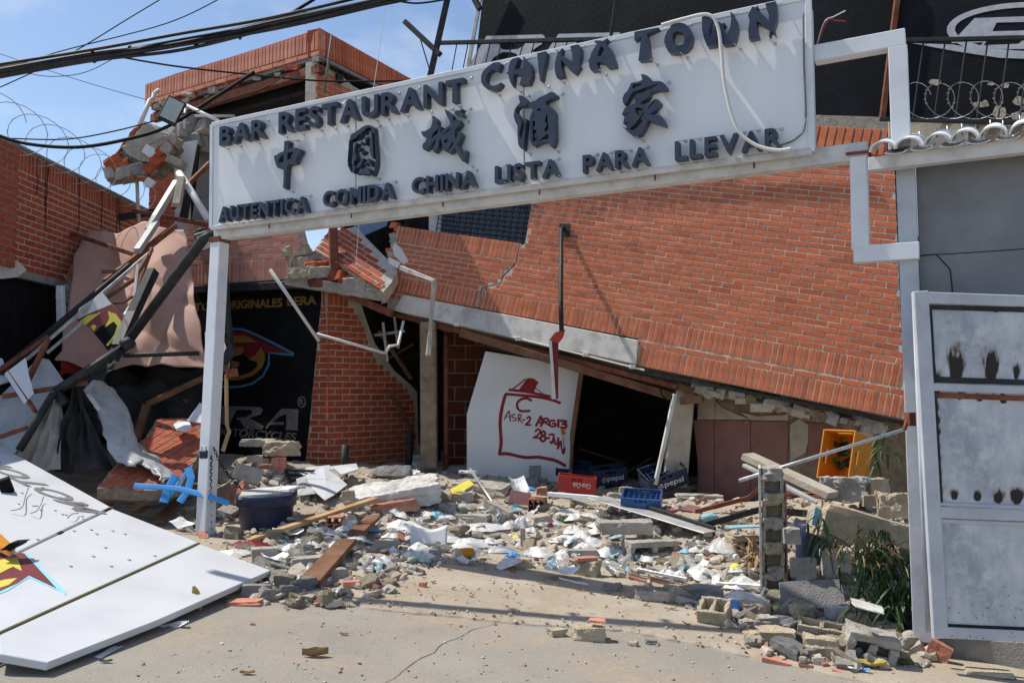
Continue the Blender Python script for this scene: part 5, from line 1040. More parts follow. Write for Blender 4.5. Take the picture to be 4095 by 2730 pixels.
# frame members: (points in crop e + depth), radius, material, square, label
FR = [([(455, 82, 12.3), (915, 236, 11.6)], .028, 'steel_rust', 1, 'rusty angle bar crossing the top of the brown cloth'),
 ([(715, 420, 10.9), (1195, 38, 11.9)], .034, 'steel_rust', 1, 'rusty square tube slanting up over the brown cloth'),
 ([(1068, 12, 11.8), (935, 212, 11.2)], .04, 'steel_pale', 1, 'bent pale metal profile above the brown cloth'),
 ([(890, 310, 10.9), (350, 760, 10.2), (0, 1040, 9.7)], .04, 'steel_dark', 1, 'long black angle bar slanting from upper right to the left edge'),
 ([(1040, 205, 11), (720, 480, 10.5), (180, 950, 9.9)], .018, 'steel_pale', 1, 'thin rust-stained pale bar beside the long black angle bar'),
 ([(560, 700, 10.3), (320, 905, 10.0)], .016, 'steel_pale', 1, 'short flaking bar below the banner scrap'),
 ([(1452, 98, 8.95), (1390, 125, 9.0), (880, 815, 9.6)], .052, 'steel_dark', 0, 'thick black pipe slanting down from the sign post'),
 ([(875, 850, 9.6), (370, 1172, 9.2)], .05, 'steel_dark', 0, 'thick black pipe continuing down left from the joint'),
 ([(1045, 345, 10.4), (905, 640, 10.1), (800, 870, 9.7)], .055, 'steel_dark', 1, 'wide dark broken timber leaning against the black pipe'),
 ([(840, 922, 9.7), (1360, 907, 10.0)], .026, 'steel_dark', 0, 'level black pipe below the brown cloth'),
 ([(18, 1202, 9.3), (600, 1108, 9.5)], .026, 'steel_rust', 1, 'rusty square tube lying level over the white boards'),
 ([(152, 1172, 9.4), (330, 812, 9.9)], .024, 'steel_rust', 1, 'rusty upright tube crossing the white boards'),
 ([(50, 1022, 9.4), (245, 1308, 9.2)], .018, 'steel_rust', 1, 'thin rusty strip slanting down across the white boards'),
 ([(0, 1478, 8.9), (190, 1410, 9.0)], .024, 'steel_rust', 1, 'rusty bar end at the left edge above the fallen sign'),
 ([(0, 1020, 9.6), (330, 790, 10)], .02, 'steel_rust', 1, 'rusty bar under the long black angle bar'),
 ([(690, 350, 10.8), (852, 349, 10.9)], .022, 'wood_dark', 1, 'short dark bar end in front of the brown cloth'),
 ([(735, 525, 10.5), (920, 400, 10.7), (1010, 240, 10.9)], .024, 'wood_dark', 1, 'bent dark brown bar behind the timber'),
 ([(940, 305, 10.8), (915, 545, 10.5), (850, 650, 10.3)], .018, 'steel_pale', 1, 'bent pale strip behind the dark timber'),
 ([(1035, 190, 11), (930, 470, 10.6)], .02, 'steel_rust', 1, 'rusty bar behind the top of the dark timber'),
 ([(775, 568, 10.4), (845, 562, 10.4), (905, 520, 10.5)], .014, 'steel_rust', 1, 'short rusty hooked rod in front of the cloth'),
 ([(1000, 1255, 10.6), (1545, 1000, 11.2)], .035, 'wood_dark', 1, 'dirty brown timber angle behind the sign post'),
 ([(1000, 1265, 10.6), (930, 1490, 10.3)], .04, 'wood_dark', 1, 'dark upright strip below the brown timber angle'),
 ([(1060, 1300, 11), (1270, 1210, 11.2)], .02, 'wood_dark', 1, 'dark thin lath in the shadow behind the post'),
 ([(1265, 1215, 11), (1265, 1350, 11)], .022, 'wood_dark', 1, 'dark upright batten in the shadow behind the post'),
 ([(380, 1170, 9.2), (445, 1255, 9.2)], .04, 'steel_dark', 1, 'short black stub below the joint of the black pipe'),
 ([(365, 1180, 9.15), (250, 1370, 9.0), (130, 1568, 8.9)], .04, 'steel_dark', 0, 'black pipe holding the grey cloth at lower left'),
 ([(1532, 330, 10.2), (1552, 640, 10.2), (1580, 880, 10.2), (1560, 1060, 10.2)], .04, 'steel_dark', 0, 'dark bent pipe hanging right behind the sign post'),
 ([(1543, 1050, 10.1), (1545, 1390, 10.0), (1562, 1440, 10.0), (1518, 1575, 9.9)], .018, 'wood', 1, 'bent copper brown strip hanging beside the sign post'),
 ([(1540, 1050, 10.05), (1620, 1035, 10.1)], .045, 'steel_rust', 1, 'rusty bracket plate behind the sign post'),
 ([(650, 1568, 12.9), (1090, 1380, 13.2)], .03, 'steel_rust', 1, 'rusty bar lying in the dark below the shop front'),
 ([(645, 10, 13.6), (1080, -60, 13.9)], .05, 'steel_dark', 1, 'black gutter pipe along the top of the brown cloth'),
 ([(905, -65, 12.6), (1415, 35, 12.2)], .03, 'steel_rust', 1, 'long rusty angle bar ending at the left end of the sign')]
for i, (pts, r_, mt, sq, lb) in enumerate(FR):
    nm = {'steel_rust': 'rusty_bar', 'steel_pale': 'pale_bar', 'steel_dark': 'black_pipe', 'wood_dark': 'dark_timber', 'wood': 'copper_strip'}[mt]
    bar(nm, [E(*p) for p in pts], r_, mt, lb, 'bar' if sq else 'pipe', sq=bool(sq), bevel=.003)
m = MB(); m.lathe([(.06, -.07), (.07, -.03), (.07, .03), (.05, .07)], 10, Matrix.Translation(E(870, 840, 9.55)) @ eul(0, 60, 30).to_4x4()); m.build('pipe_joint', 'steel_dark', label='taped joint where the two black pipes meet', cat='joint', smooth=True)
# white boards, metal sheets and cloths in the heap
def plate(name, pts, mat, label, cat, th=.02, bev=0.):
    q = [E(*p) for p in pts]; c = sum(q, Vector()) / len(q); nn = Vector()
    for i in range(len(q)): nn += (q[i] - c).cross(q[(i + 1) % len(q)] - c)
    nn.normalize(); q = [v - nn * (v - c).dot(nn) for v in q]      # flatten
    m = MB(); m.prism(q, nn * th); return m.build(name, mat, label=label, cat=cat, bevel=bev)
plate('white_board', [(30, 1048, 9.35), (175, 935, 9.5), (195, 1050, 9.4), (232, 1182, 9.3), (165, 1252, 9.2)], 'board_white', 'white board leaning in front of the rusty upright tube', 'board')
plate('white_door_panel', [(-120, 1300, 9.5), (60, 1120, 9.7), (270, 945, 10.0), (340, 960, 10.0), (450, 1115, 9.8), (300, 1330, 9.5), (60, 1640, 9.2), (-120, 1640, 9.2)], 'sheet_metal', 'large dirty white panel behind the rusty tubes at lower left', 'panel')
plate('white_side_panel', [(-100, 900, 10), (20, 950, 10), (60, 1090, 9.8), (-100, 1150, 9.7)], 'board_white', 'white panel corner at the left edge under the black angle bar', 'panel')
def sheet_path(name, ptsL, ptsR, mat, label, cat='sheet', n=14, th=.006, jitter=.03):
    def cat_(ps, t):
        s_ = t * (len(ps) - 1); i = min(int(s_), len(ps) - 2); return E(*ps[i]).lerp(E(*ps[i + 1]), s_ - i)
    m = MB(); m.sheet(lambda u, v: cat_(ptsL, u).lerp(cat_(ptsR, u), v) + Vector((0, -1, .4)) * (.05 * math.sin(math.pi * v)) + Vector((.3, 1, .3)) * (.09 * (.5 - abs(noise.noise(Vector((u * 4 + v, v * 2.5, 2))))) + .05 * noise.noise(Vector((u * 11, v * 6, 5)))), n * 2, 12)
    return m.build(name, mat, label=label, cat=cat, smooth=True, solid=th)
sheet_path('bent_sheet', [(560, 1180, 9.6), (640, 1300, 9.4), (690, 1460, 9.2), (760, 1640, 9.0), (900, 1690, 8.9)], [(660, 1080, 9.8), (780, 1170, 9.8), (885, 1350, 9.6), (925, 1520, 9.4), (1000, 1650, 9.2)], 'sheet_metal', 'curved crumpled white metal sheet left of the fallen brick panel')
I = lambda x, y, d: P(k('i', x, y), d)
E_old = E; E = I
sheet_path('crumpled_strip', [(690, 20, 9.2), (800, 90, 9.1), (950, 150, 9.0), (1050, 220, 8.9), (1065, 265, 8.9)], [(830, -40, 9.5), (960, 40, 9.4), (1060, 120, 9.3), (1130, 190, 9.2), (1140, 215, 9.1)], 'sheet_metal', 'torn white metal strip lying over the fallen brick panel')
E = E_old
cloth('black_cloth', [E(490, 1120, 9.3), E(520, 1120, 9.3), E(740, 1690, 9.0), E(330, 1690, 8.9)], 'black_cloth', 'black cloth draped down below the black pipes', amp=.16, fold=4, seed=5)
cloth('grey_canvas', [E(360, 1185, 9.2), E(400, 1185, 9.2), E(400, 1690, 8.95), E(60, 1690, 8.9)], 'grey_cloth', 'grey canvas stretched beside the black cloth', amp=.12, fold=4, seed=15)
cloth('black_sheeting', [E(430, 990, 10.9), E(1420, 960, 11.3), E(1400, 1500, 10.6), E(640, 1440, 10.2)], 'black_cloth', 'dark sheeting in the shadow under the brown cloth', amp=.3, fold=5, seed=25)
cloth('black_sheeting_scrap', [E(600, 1010, 9.65), E(860, 880, 9.7), E(700, 1080, 9.5), E(560, 1090, 9.5)], 'black_cloth', 'black flap hanging along the lower black pipe', amp=.05, fold=4, seed=31)
plate('white_paper_sheet', [(1275, 1370, 10.2), (1360, 1240, 10.4), (1490, 1290, 10.4), (1420, 1385, 10.2)], 'paper', 'white sheet of board behind the foot of the sign post', 'board')
plate('white_plaster_piece', [(1180, 1385, 9.9), (1215, 1370, 10), (1290, 1375, 10), (1308, 1400, 9.9), (1270, 1435, 9.8), (1205, 1425, 9.8)], 'paper', 'white octagonal plaster piece on the fallen brick panel', 'plaster')
plate('torn_grey_scrap', [(1510, 940, 10.1), (1560, 830, 10.1), (1600, 890, 10.1), (1585, 935, 10.1), (1530, 975, 10.1)], 'steel_dark', 'torn dark metal flap beside the sign post', 'scrap')
plate('white_scrap', [(1395, 760, 10.6), (1520, 800, 10.6), (1545, 880, 10.5), (1500, 930, 10.5), (1400, 900, 10.5)], 'plaster_white', 'broken white board half hidden behind the sign post', 'board')
plate('metal_light_tube', [(585, 1190, 9.3), (620, 1185, 9.3), (685, 1280, 9.2), (665, 1300, 9.2)], 'steel_pale', 'small pale metal bracket on the bent white sheet', 'bracket', th=.04)
# fallen brick panel lying on the slope
bq = [E(930, 1500, 9.5), E(1040, 1365, 10.1), E(1365, 1360, 10.2), E(1365, 1590, 9.5)]
fp = three(I(640, 285, 8.7), I(1000, 5, 9.6), I(1290, 60, 9.6)); fpn = fp.n; pu = (fp.hit(k('i', 1200, 250)) - fp.hit(k('i', 700, 330))); pu.normalize(); pv = fpn.cross(pu)
po = fp.hit(k('i', 640, 285)); fw = thing('fallen_brick_panel', po, 'fallen flat panel of red brickwork lying behind the foot of the sign post', 'rubble')
pl_ = uvp(fp, po, pu, pv, [k('i', *p) for p in [(640, 285), (745, 150), (880, 20), (960, -50), (1040, -175), (1330, -180), (1330, 40), (1250, 160), (1190, 270), (1000, 300)]])
ang = math.radians(38); pu2 = (pu * math.cos(ang) + pv * math.sin(ang)); pv2 = fpn.cross(pu2); rot = lambda q: (q[0] * math.cos(ang) + q[1] * math.sin(ang), -q[0] * math.sin(ang) + q[1] * math.cos(ang))
pl2 = [rot(q) for q in pl_]; slab_uv(po, pu2, pv2, fpn, pl2, .12).build('core', 'mortar_dark', fw)
vlo = min(q[1] for q in pl2); brick_field(fw, po, pu2, pv2, fpn, [('r', .07)] * 40, pl2, 'brick_old', L=.25, H=.07, gap=.014, v0=vlo, limit=150)
# ---- hanging chunk of masonry at the top left
hc = P(k('a', 960, 1010), 13.0)
hk = thing('hanging_masonry_chunk', hc, 'tilted broken chunk of concrete and hollow brick hanging above the side wall', 'rubble')
hp = Plane(hc, (-.15, -1, -.12))
def hq(x, y, of=0.): return hp.off(of).hit(k('a', x, y))
m = MB(); m.prism([hq(*p) for p in [(985, 828), (1100, 900), (1160, 950), (1120, 1040), (1060, 1120), (960, 1100), (860, 1050), (830, 1000), (900, 930)]], -hp.n * .35); chip(m.build('concrete_face', 'concrete', hk), .08, 3)
m = MB(); m.prism([hq(*p, -.06) for p in [(985, 835), (1160, 960), (1180, 1020), (1110, 1170), (1040, 1200), (950, 1215), (800, 1215), (735, 1180), (760, 1100), (860, 960)]], -hp.n * .3); chip(m.build('core', 'mortar_dark', hk), .14, 3)
m = MB(); m.prism([hq(*p, -.05) for p in [(900, 880), (960, 850), (900, 940), (800, 1040), (740, 1140), (720, 1160), (760, 1080)]], -hp.n * .3); chip(m.build('broken_side', 'brick_old', hk), .08, 3)
for x, y, a, mt, sx in [(790, 1110, -30, 'brick_old', .34), (840, 1140, -25, 'brick_old', .36), (1060, 1140, -38, 'brick_old', .36), (1110, 1090, -38, 'brick_old', .4), (1140, 1030, -38, 'brick_old', .34), (900, 1180, -15, 'concrete', .5), (1000, 1170, -10, 'concrete_grey', .45), (830, 1190, -10, 'concrete', .5), (1170, 1000, -60, 'concrete', .4), (960, 1200, 5, 'brick_pink', .3), (1205, 1110, 20, 'concrete', .3)]:
    c = hq(x, y, -.1); m = MB(); m.box(c, (sx * .8, .34, sx * .38), eul(0, a, 6), jit=.15); chip(m.build('brick_lump', mt, hk), .07, 3)
m = MB(); m.prism([hq(*p, .01) for p in [(965, 1035), (1000, 980), (1085, 1030), (1040, 1090)]], hp.n * .01); m.build('paper_note', 'paper', hk)
plate_a = [P(k('a', *p), 12.9) for p in [(980, 1240), (1010, 1205), (1060, 1240), (1030, 1275), (990, 1275)]]; m = MB(); m.prism(plate_a, Vector((0, .05, 0))); m.build('plaster_flake', 'paper', label='white plaster flake dangling below the hanging masonry chunk', cat='plaster')
A2 = lambda x, y, d: P(k('a', x, y), d)
bar('white_drain_pipe', [A2(945, 1520, 13.6), A2(930, 1160, 13.4)], .03, 'cable_white', 'white drain pipe running down below the hanging masonry chunk', 'pipe', sq=False)
bar('white_roof_pipe', [A2(945, 870, 13.4), A2(1020, 685, 13.6), A2(1045, 670, 13.7), A2(1050, 640, 13.7), A2(1080, 615, 13.8)], .035, 'cable_white', 'white pipe with bent top above the hanging masonry chunk', 'pipe', sq=False)
bar('white_lamp_arm', [A2(1180, 675, 9.9), A2(1485, 822, 8.75)], .02, 'cable_white', 'white arm holding the floodlight out from the sign', 'arm', sq=False)
bar('grey_duct_pipe', [A2(1220, 1180, 12.5), A2(1300, 1300, 12.2), A2(1415, 1490, 11.8)], .05, 'plastic_white', 'broken white plastic pipe leaning left of the sign', 'pipe', sq=False, n=12)
bar('sheet_profile', [A2(1240, 1215, 12.2), A2(1205, 1400, 12.0)], .05, 'plaster_beige', 'crumpled white metal profile end below the ceiling board', 'profile')
bar('dark_steel_angle', [A2(1205, 1240, 12.3), A2(1060, 1480, 11.8), A2(1010, 1568, 11.7)], .04, 'steel_pale', 'bent galvanised angle slanting below the hanging chunk', 'bar')
bar('rust_stay', [A2(1430, 1110, 12.8), A2(1280, 1260, 12.4), A2(1180, 1420, 12.2)], .03, 'steel_rust', 'rusty stay bar left of the sign', 'bar')
for i, (x, y) in enumerate([(1230, 900), (1300, 830), (1340, 900), (1400, 880), (1390, 960), (1260, 950), (1330, 950), (1180, 930), (1420, 930)]):
    m = MB(); m.box(P(k('a', x, y), 13.8 + .1 * (i % 3)), (.35, .25, .25), eul(rnd.uniform(-30, 30), rnd.uniform(-30, 30), rnd.uniform(-40, 40)), jit=.25); m.build('ceiling_rubble', rnd.choice(['concrete', 'mortar', 'concrete_grey']), ub, bevel=.02)
for a, b in (((1265, 740), (1255, 880)), ((1230, 740), (1215, 930)), ((1330, 790), (1600, 790))):
    bar('hanging_tube', [P(k('a', *a), 13.6), P(k('a', *b), 13.6)], .025, 'plastic_white', parent=ub, sq=False)
# floodlights
def flood(name, px, d, w, h, rz, tilt, label, roll=0):
    c = P(o(*px), d); M = Matrix.Translation(c) @ eul(0, 0, rz).to_4x4() @ eul(tilt, 0, 0).to_4x4() @ eul(0, roll, 0).to_4x4()
    f = thing(name, c, label, 'floodlight')
    def bx(cc, s_, nm, mt, bv=.006):
        m = MB(); m.box(cc, s_); m.v = [M @ v for v in m.v]; m.build(nm, mt, f, bevel=bv)
    bx((0, .0, 0), (w, .05, h), 'housing', 'steel_dark'); bx((0, -.028, 0), (w * .82, .012, h * .84), 'glass', 'glass_lamp', .002)
    for i in range(6): bx((-w * .4 + i * w * .16, .04, 0), (.008, .03, h * .8), 'fin', 'steel_dark', 0)
    bx((0, .05, h * .52), (w * 1.05, .03, .012), 'bracket', 'steel_dark'); bx((0, .075, h * .4), (.04, .08, .06), 'mount', 'steel_dark')
flood('floodlight', (395, 255), 9.3, .2, .3, 25, -8, 'black floodlight on a white arm at the left end of the sign', roll=22)
flood('lower_floodlight', (469, 553), 9.3, .15, .2, 25, 30, 'black floodlight under the left end of the sign', roll=-25)
# ================================================================ overhead cables
cbn = thing('cable_bundle', P(o(450, 110), 7.0), 'thick bundle of black overhead cables crossing the top left sky', 'cables')
rb = random.Random(3); ends = [(-60, 178), (210, 132), (420, 100), (640, 55), (930, -8), (1000, -25)]
for i in range(22):
    ox, oy = rb.uniform(-.045, .045), rb.uniform(-.06, .055); pts = []
    for j, (x, y) in enumerate(ends):
        wob = .018; pts.append(P(o(x, y), 7.3 - .06 * j) + Vector((0, ox + rb.uniform(-wob, wob), oy * (1 if j < 5 else 1.2) + rb.uniform(-wob, wob))))
    cable('cable', pts, rb.choice([.006, .009, .012, .014]), rb.choice(['cable_black', 'cable_black', 'steel_dark']), None, parent=cbn, n=6)
for j, (x, y) in enumerate([(300, 119), (450, 97), (550, 77), (215, 131), (700, 42)]):
    m = MB(); c = P(o(x, y), 7.25); m.tube([c + Vector((-.006, 0, 0)), c + Vector((.006, .0, 0))], .052, n=10); m.build('cable_tie', 'cable_black', cbn)
CB = [([(-20, 210), (150, 130), (300, 40), (375, -5)], .006, 9, 'thin black cable rising steeply across the sky'), ([(-20, 168), (140, 118), (380, 55), (510, -5)], .006, 9, 'thin black cable rising gently across the sky'),
      ([(-20, 117), (120, 165), (250, 205), (335, 229)], .004, 11, 'thin wire falling from the left edge to the roof corner'), ([(275, 131), (400, 152), (560, 170), (740, 186), (930, 186)], .012, 10.5, 'black service cable from the bundle to the roof corner'),
      ([(-20, 305), (60, 330), (180, 338), (300, 318), (390, 288), (500, 220), (585, 165)], .02, 9.5, 'thick black cable sagging above the side wall'), ([(20, 318), (150, 320), (260, 302), (380, 272), (450, 258)], .008, 9.6, 'thin black cable just above the sagging cable'),
      ([(60, 168), (120, 176), (200, 165), (290, 118)], .003, 7.2, 'thin wire looping under the cable bundle'), ([(420, 262), (470, 250), (500, 236), (600, 205), (660, 170)], .006, 9, 'thin grey cable in front of the roof soffit'),
      ([(560, 72), (650, 40), (700, 12), (735, -10)], .014, 7.2, 'black cable splitting off the top of the bundle'), ([(900, 0), (960, 8), (1040, -4)], .008, 7.2, 'short black cable at the top beside the railing')]
for pts, r_, d, lb in CB: cable('overhead_cable', [P(o(x, y), d) for x, y in pts], r_, 'cable_black', lb)
# conduit hanging below the sign, wall lamp
bar('white_conduit', [P(k('f', 135, 335), 10.6), P(k('f', 470, 825), 10.9)], .022, 'cable_white', 'straight white conduit hanging in front of the black shop front', 'conduit', sq=False)
bar('lower_conduit', [P(k('f', 455, 775), 10.9), P(k('f', 925, 908), 11.2)], .018, 'cable_white', 'white conduit slanting across the brick pier', 'conduit', sq=False)
bar('bent_conduit', [P(k('f', 925, 900), 11.5), P(k('f', 950, 860), 11.5), P(k('f', 1010, 850), 11.6), P(k('f', 1045, 690), 11.8)], .02, 'plastic_white', 'bent white conduit hanging in the dark gap', 'conduit', sq=False)
bar('steel_bracket', [P(k('f', 1030, 325), 10.8), P(k('f', 1255, 412), 10.4), P(k('f', 1215, 920), 10.6)], .028, 'steel_pale', 'bent steel tube hanging in front of the concrete beam', 'bar')
m = MB(); m.prism([P(k('f', *p), 11.0) for p in [(985, 155), (1030, 190), (1080, 280), (1045, 300), (980, 240), (970, 190)]], Vector((0, .02, 0))); m.build('torn_white_panel', 'board_white', label='torn white panel stuck at the top of the bent steel tube', cat='panel')
m = MB(); m.prism([P(k('f', *p), 11.0) for p in [(945, 250), (1025, 290), (1005, 330), (940, 290)]], Vector((0, .02, 0))); m.build('white_card', 'paper', label='white card below the torn white panel', cat='card')
lb_ = FP.off(.02).hit(o(1297, 524)); lamp = thing('wall_sign_arm', lb_, 'dark pole bolted to the orange wall with a bent red sign plate at its end', 'pole')
m = MB(); m.prism([FP.off(.02).hit(o(*p)) for p in [(1286, 514), (1310, 514), (1308, 545), (1284, 543)]], FN * .02); m.build('base_plate', 'steel_dark', lamp, bevel=.003)
pe = P(o(1290, 760), 10.05)
bar('pole', [lb_ + FN * .03, lb_ + FN * .12 - zt * .05, P(o(1288, 700), 10.1), pe], .028, 'steel_dark', parent=lamp, sq=False)
m = MB(); m.prism([P(k('g', *p), 10.05) for p in [(335, 815), (375, 765), (445, 745), (430, 800), (400, 838)]], Vector((.0, .05, 0))); m.build('bent_plate', 'red_plastic', lamp)
m = MB(); m.prism([P(k('g', *p), 10.05) for p in [(332, 818), (398, 838), (396, 1215), (356, 1222), (345, 1000)]], Vector((0, .03, 0))); m.build('sign_plate', 'red_print', lamp)
m = MB(); m.prism([P(k('g', *p), 10.035) for p in [(332, 818), (352, 822), (372, 1100), (380, 1216), (356, 1222), (345, 1000)]], Vector((0, .01, 0))); m.build('plate_face', 'sign_trim', lamp)
# padlock and chain on the post
pk = SP.off(.0).hit(o(483, 1040)); pk.y = pb.y - .09
lk = thing('padlock', pk, 'small blue-grey padlock on the sign post', 'padlock'); m = MB(); m.box(pk, (.07, .05, .08)); m.build('body', 'navy_plastic', lk, bevel=.008)
m = MB(); m.tube([pk + Vector((-.022, 0, .04)), pk + Vector((-.02, 0, .08)), pk + Vector((.02, 0, .08)), pk + Vector((.022, 0, .04))], .008, n=6); m.build('shackle', 'galv', lk)
def chain(pts, label):
    m = MB(); tot = [0]
    for a, b in zip(pts, pts[1:]): tot.append(tot[-1] + (b - a).length)
    s_ = 0; i = 0
    while s_ < tot[-1]:
        j = max(q for q in range(len(tot) - 1) if tot[q] <= s_); t = (s_ - tot[j]) / (tot[j + 1] - tot[j]); c = pts[j].lerp(pts[j + 1], t); d = (pts[j + 1] - pts[j]).normalized()
        a = d.cross(Vector((0, 1, .2))).normalized() if i % 2 else d.cross(Vector((1, 0, .2))).normalized(); ring = [c + d * .022 * math.cos(q * .785) + a * .013 * math.sin(q * .785) for q in range(9)]
        m.tube(ring, .0045, n=5); s_ += .033; i += 1
    return m.build('chain', 'steel_dark', label=label, cat='chain', smooth=True)
ch = lambda x, y, d=8.55: P(k('i', x, y), d)
chain([ch(1395, 80), ch(1390, 250), ch(1385, 420), ch(1390, 600)], 'dark chain hanging straight down the sign post'); chain([ch(1415, 25), ch(1450, 110), ch(1510, 200), ch(1595, 290)], 'dark chain slanting from the padlock to the blue tub')
# ================================================================ rubble
def rock_geo(seed, n=3, rough=.16, dims=(1, 1, 1), corner=.25):
    bm = bmesh.new(); bmesh.ops.create_cube(bm, size=1); bmesh.ops.subdivide_edges(bm, edges=bm.edges, cuts=n, use_grid_fill=True); rg = random.Random(seed)
    cs = [(Vector((sx, sy, sz)) * .5, rg.uniform(0, corner)) for sx in (-1, 1) for sy in (-1, 1) for sz in (-1, 1)]
    for v in bm.verts:
        c = v.co.copy()
        for p, a in cs:
            d = (c - p).length; 
            if d < .75: c -= p * 2 * a * (1 - d / .75) * .6
        c += v.co.normalized() * rough * noise.noise(v.co * 2.3 + Vector((seed * 3.1, seed, 0))) + v.co * rough * .7 * noise.noise(v.co * 6 + Vector((0, seed * 1.7, 4)))
        v.co = Vector((c.x * dims[0], c.y * dims[1], c.z * dims[2]))
    vs = [v.co.copy() for v in bm.verts]; fs = [[v.index for v in f.verts] for f in bm.faces]; bm.free(); return vs, fs
def px_w(p, w): return w * p.y / F_PX
SEED = [10]
def hero(ch, x0, y0, x1, y1, mat, label, name='concrete_chunk', cat='rubble', rough=.12, dep=.8, rz=None, tilt=(0, 0), hs=.8, corner=.22, n=4, sink=.12, geo=None, parts=None, base=None, bevel=0):
    s_ = CROPS[ch][2]; b = base if base else R(k(ch, (x0 + x1) / 2, y1 - .12 * (y1 - y0))); SEED[0] += 1
    w = px_w(b, (x1 - x0) / s_); h = px_w(b, (y1 - y0) / s_) * hs; d = dep * w
    vs, fs = geo((w, d, h)) if geo else rock_geo(SEED[0], n=n, rough=rough, dims=(w, d, h), corner=corner)
    M = Matrix.Translation(b + Vector((0, d * .35, h * (.5 - sink)))) @ eul(tilt[0], tilt[1], rz if rz is not None else rnd.uniform(-25, 25)).to_4x4()
    m = MB(); m.add([M @ Vector(v) for v in vs], fs); ob = m.build(name, mat, label=label, cat=cat, bevel=.004 if geo else bevel)
    if rough > .025: chip(ob, min(.05, .22 * min(w, h)) * (.5 if rough < .07 else 1), 2 if not geo else 3)
    return ob
def cells(dims, nx, nz, wall, axis='y', cut=1.):      # block with open cells running through along an axis
    w, d, h = dims; m = MB(); t = wall
    if axis == 'y':
        m.box((0, 0, -h / 2 + t / 2), (w, d, t)); m.box((0, 0, h / 2 - t / 2), (w, d, t)); zi = h - 2 * t
        for i in range(nx + 1): m.box((-w / 2 + t / 2 + i * (w - t) / nx, 0, 0), (t, d * .998, zi * .999))
        for j in range(1, nz):
            for i in range(nx): m.box((-w / 2 + (i + .5) * (w - t) / nx + t / 2, 0, -h / 2 + j * h / nz), ((w - t) / nx - t, d * .996, t * .8))
    else:      # cells open upwards
        m.box((0, -d / 2 + t / 2, 0), (w, t, h)); m.box((0, d / 2 - t / 2, 0), (w, t, h)); yi = d - 2 * t
        for i in range(nx + 1): m.box((-w / 2 + t / 2 + i * (w - t) / nx, 0, -.001), (t, yi * .999, h * .996))
        m.box((0, 0, -h * .2), (w * .97, yi * .98, h * .1))
    return m.v, m.f
# ---- big pieces by hand -------------------------------------------------
H = hero
# centre-left (crop j)
H('j', 640, 150, 1240, 430, 'plaster_white', 'big fallen wall slab with white plaster top in the middle of the rubble', 'wall_slab', dep=.5, rz=14, hs=.5, rough=.09, corner=.12, tilt=(10, -9), n=6)
H('j', 780, 330, 1100, 455, 'brick_dusty', 'hollow red brick edge below the big white plaster slab', 'brick_chunk', dep=.35, rz=14, hs=.6, rough=.1, tilt=(0, -8))
H('j', 1130, 300, 1230, 400, 'brick_dusty', 'broken hollow brick end at the right of the white plaster slab', 'brick_chunk', dep=.7, rough=.15)
H('j', 600, 330, 690, 410, 'concrete_warm', 'small rough lump on the left end of the white plaster slab', dep=.8, rough=.2, base=R(k('j', 640, 430)) + Vector((0, 0, .12)))
H('j', 0, 660, 170, 790, 'concrete', 'light grey concrete brick at the edge of the fallen sign', 'concrete_brick', dep=.6, rough=.04, corner=.06, rz=20, n=3)
H('j', 250, 680, 545, 835, 'concrete', 'long smooth concrete brick beside the brown steel beam', 'concrete_brick', dep=.38, rough=.04, corner=.06, rz=28, hs=.55, n=3)
H('j', 820, 615, 972, 715, 'concrete', 'grey concrete brick behind the brown steel beam', 'concrete_brick', dep=.5, rough=.05, corner=.08, rz=8, n=3)
H('i', 1590, 905, 1785, 1010, 'concrete_grey', 'grey brick standing under the right corner of the fallen sign', 'concrete_brick', dep=.4, rough=.04, corner=.05, rz=5, n=3)
H('i', 1475, 1010, 1720, 1065, 'brick_pink', 'flat orange brick lying below the corner of the fallen sign', 'brick_fragment', dep=.45, rough=.08, rz=5, hs=.6)
H('j', 515, 800, 640, 885, 'concrete', 'grey wedge of concrete right of the brown steel beam', dep=.6)
H('j', 750, 800, 815, 850, 'plaster_white', 'small white plaster lump in front of the bags', dep=.8)
H('j', 610, 890, 720, 945, 'brick_pink', 'orange brick fragment near the front of the rubble', 'brick_fragment', dep=.6, rough=.07, corner=.1)
H('j', 1110, 895, 1165, 940, 'brick_pink', 'small orange brick fragment at the end of the shadow', 'brick_fragment', dep=.6, rough=.07)
H('j', 1700, 735, 1860, 815, 'concrete_warm', 'rounded beige lump right of the juice bottle', dep=.7)
H('j', 800, 115, 1080, 235, 'concrete_grey', 'dark grey slab leaning in front of the brick pier', 'wall_slab', dep=.3, rough=.04, rz=-8, hs=.75, tilt=(-35, 0))
H('j', 1340, 180, 1710, 330, 'concrete', 'pale grey concrete slab fragment right of the white plaster slab', 'wall_slab', dep=.6, hs=.42, rough=.07, rz=-12, tilt=(6, 6))
H('j', 1375, 180, 1490, 260, 'plaster_white', 'white plaster flake on the pale grey slab', 'plaster_flake', dep=.6, hs=.2, base=R(k('j', 1430, 300)) + Vector((0, .15, .2)))
H('j', 1320, 265, 1470, 380, 'concrete', 'grey concrete wedge above the green packet', dep=.6, hs=.6)
H('j', 1245, 340, 1370, 460, 'concrete_grey', 'ribbed grey tile block left of the green packet', dep=.5, hs=.6, rough=.06)
H('j', 1360, 420, 1590, 520, 'concrete', 'flat grey block near the steel pipe', dep=.6, hs=.55, rough=.06)
H('j', 1540, 355, 1745, 480, 'concrete', 'grey block leaning on the right of the steel pipe', dep=.45, hs=.6, rough=.05, rz=-30, tilt=(0, 20))
H('j', 1620, 65, 1810, 190, 'concrete_grey', 'grey block against the lower edge of the graffiti board', dep=.4, rough=.04, rz=-30, corner=.08, tilt=(0, 25))
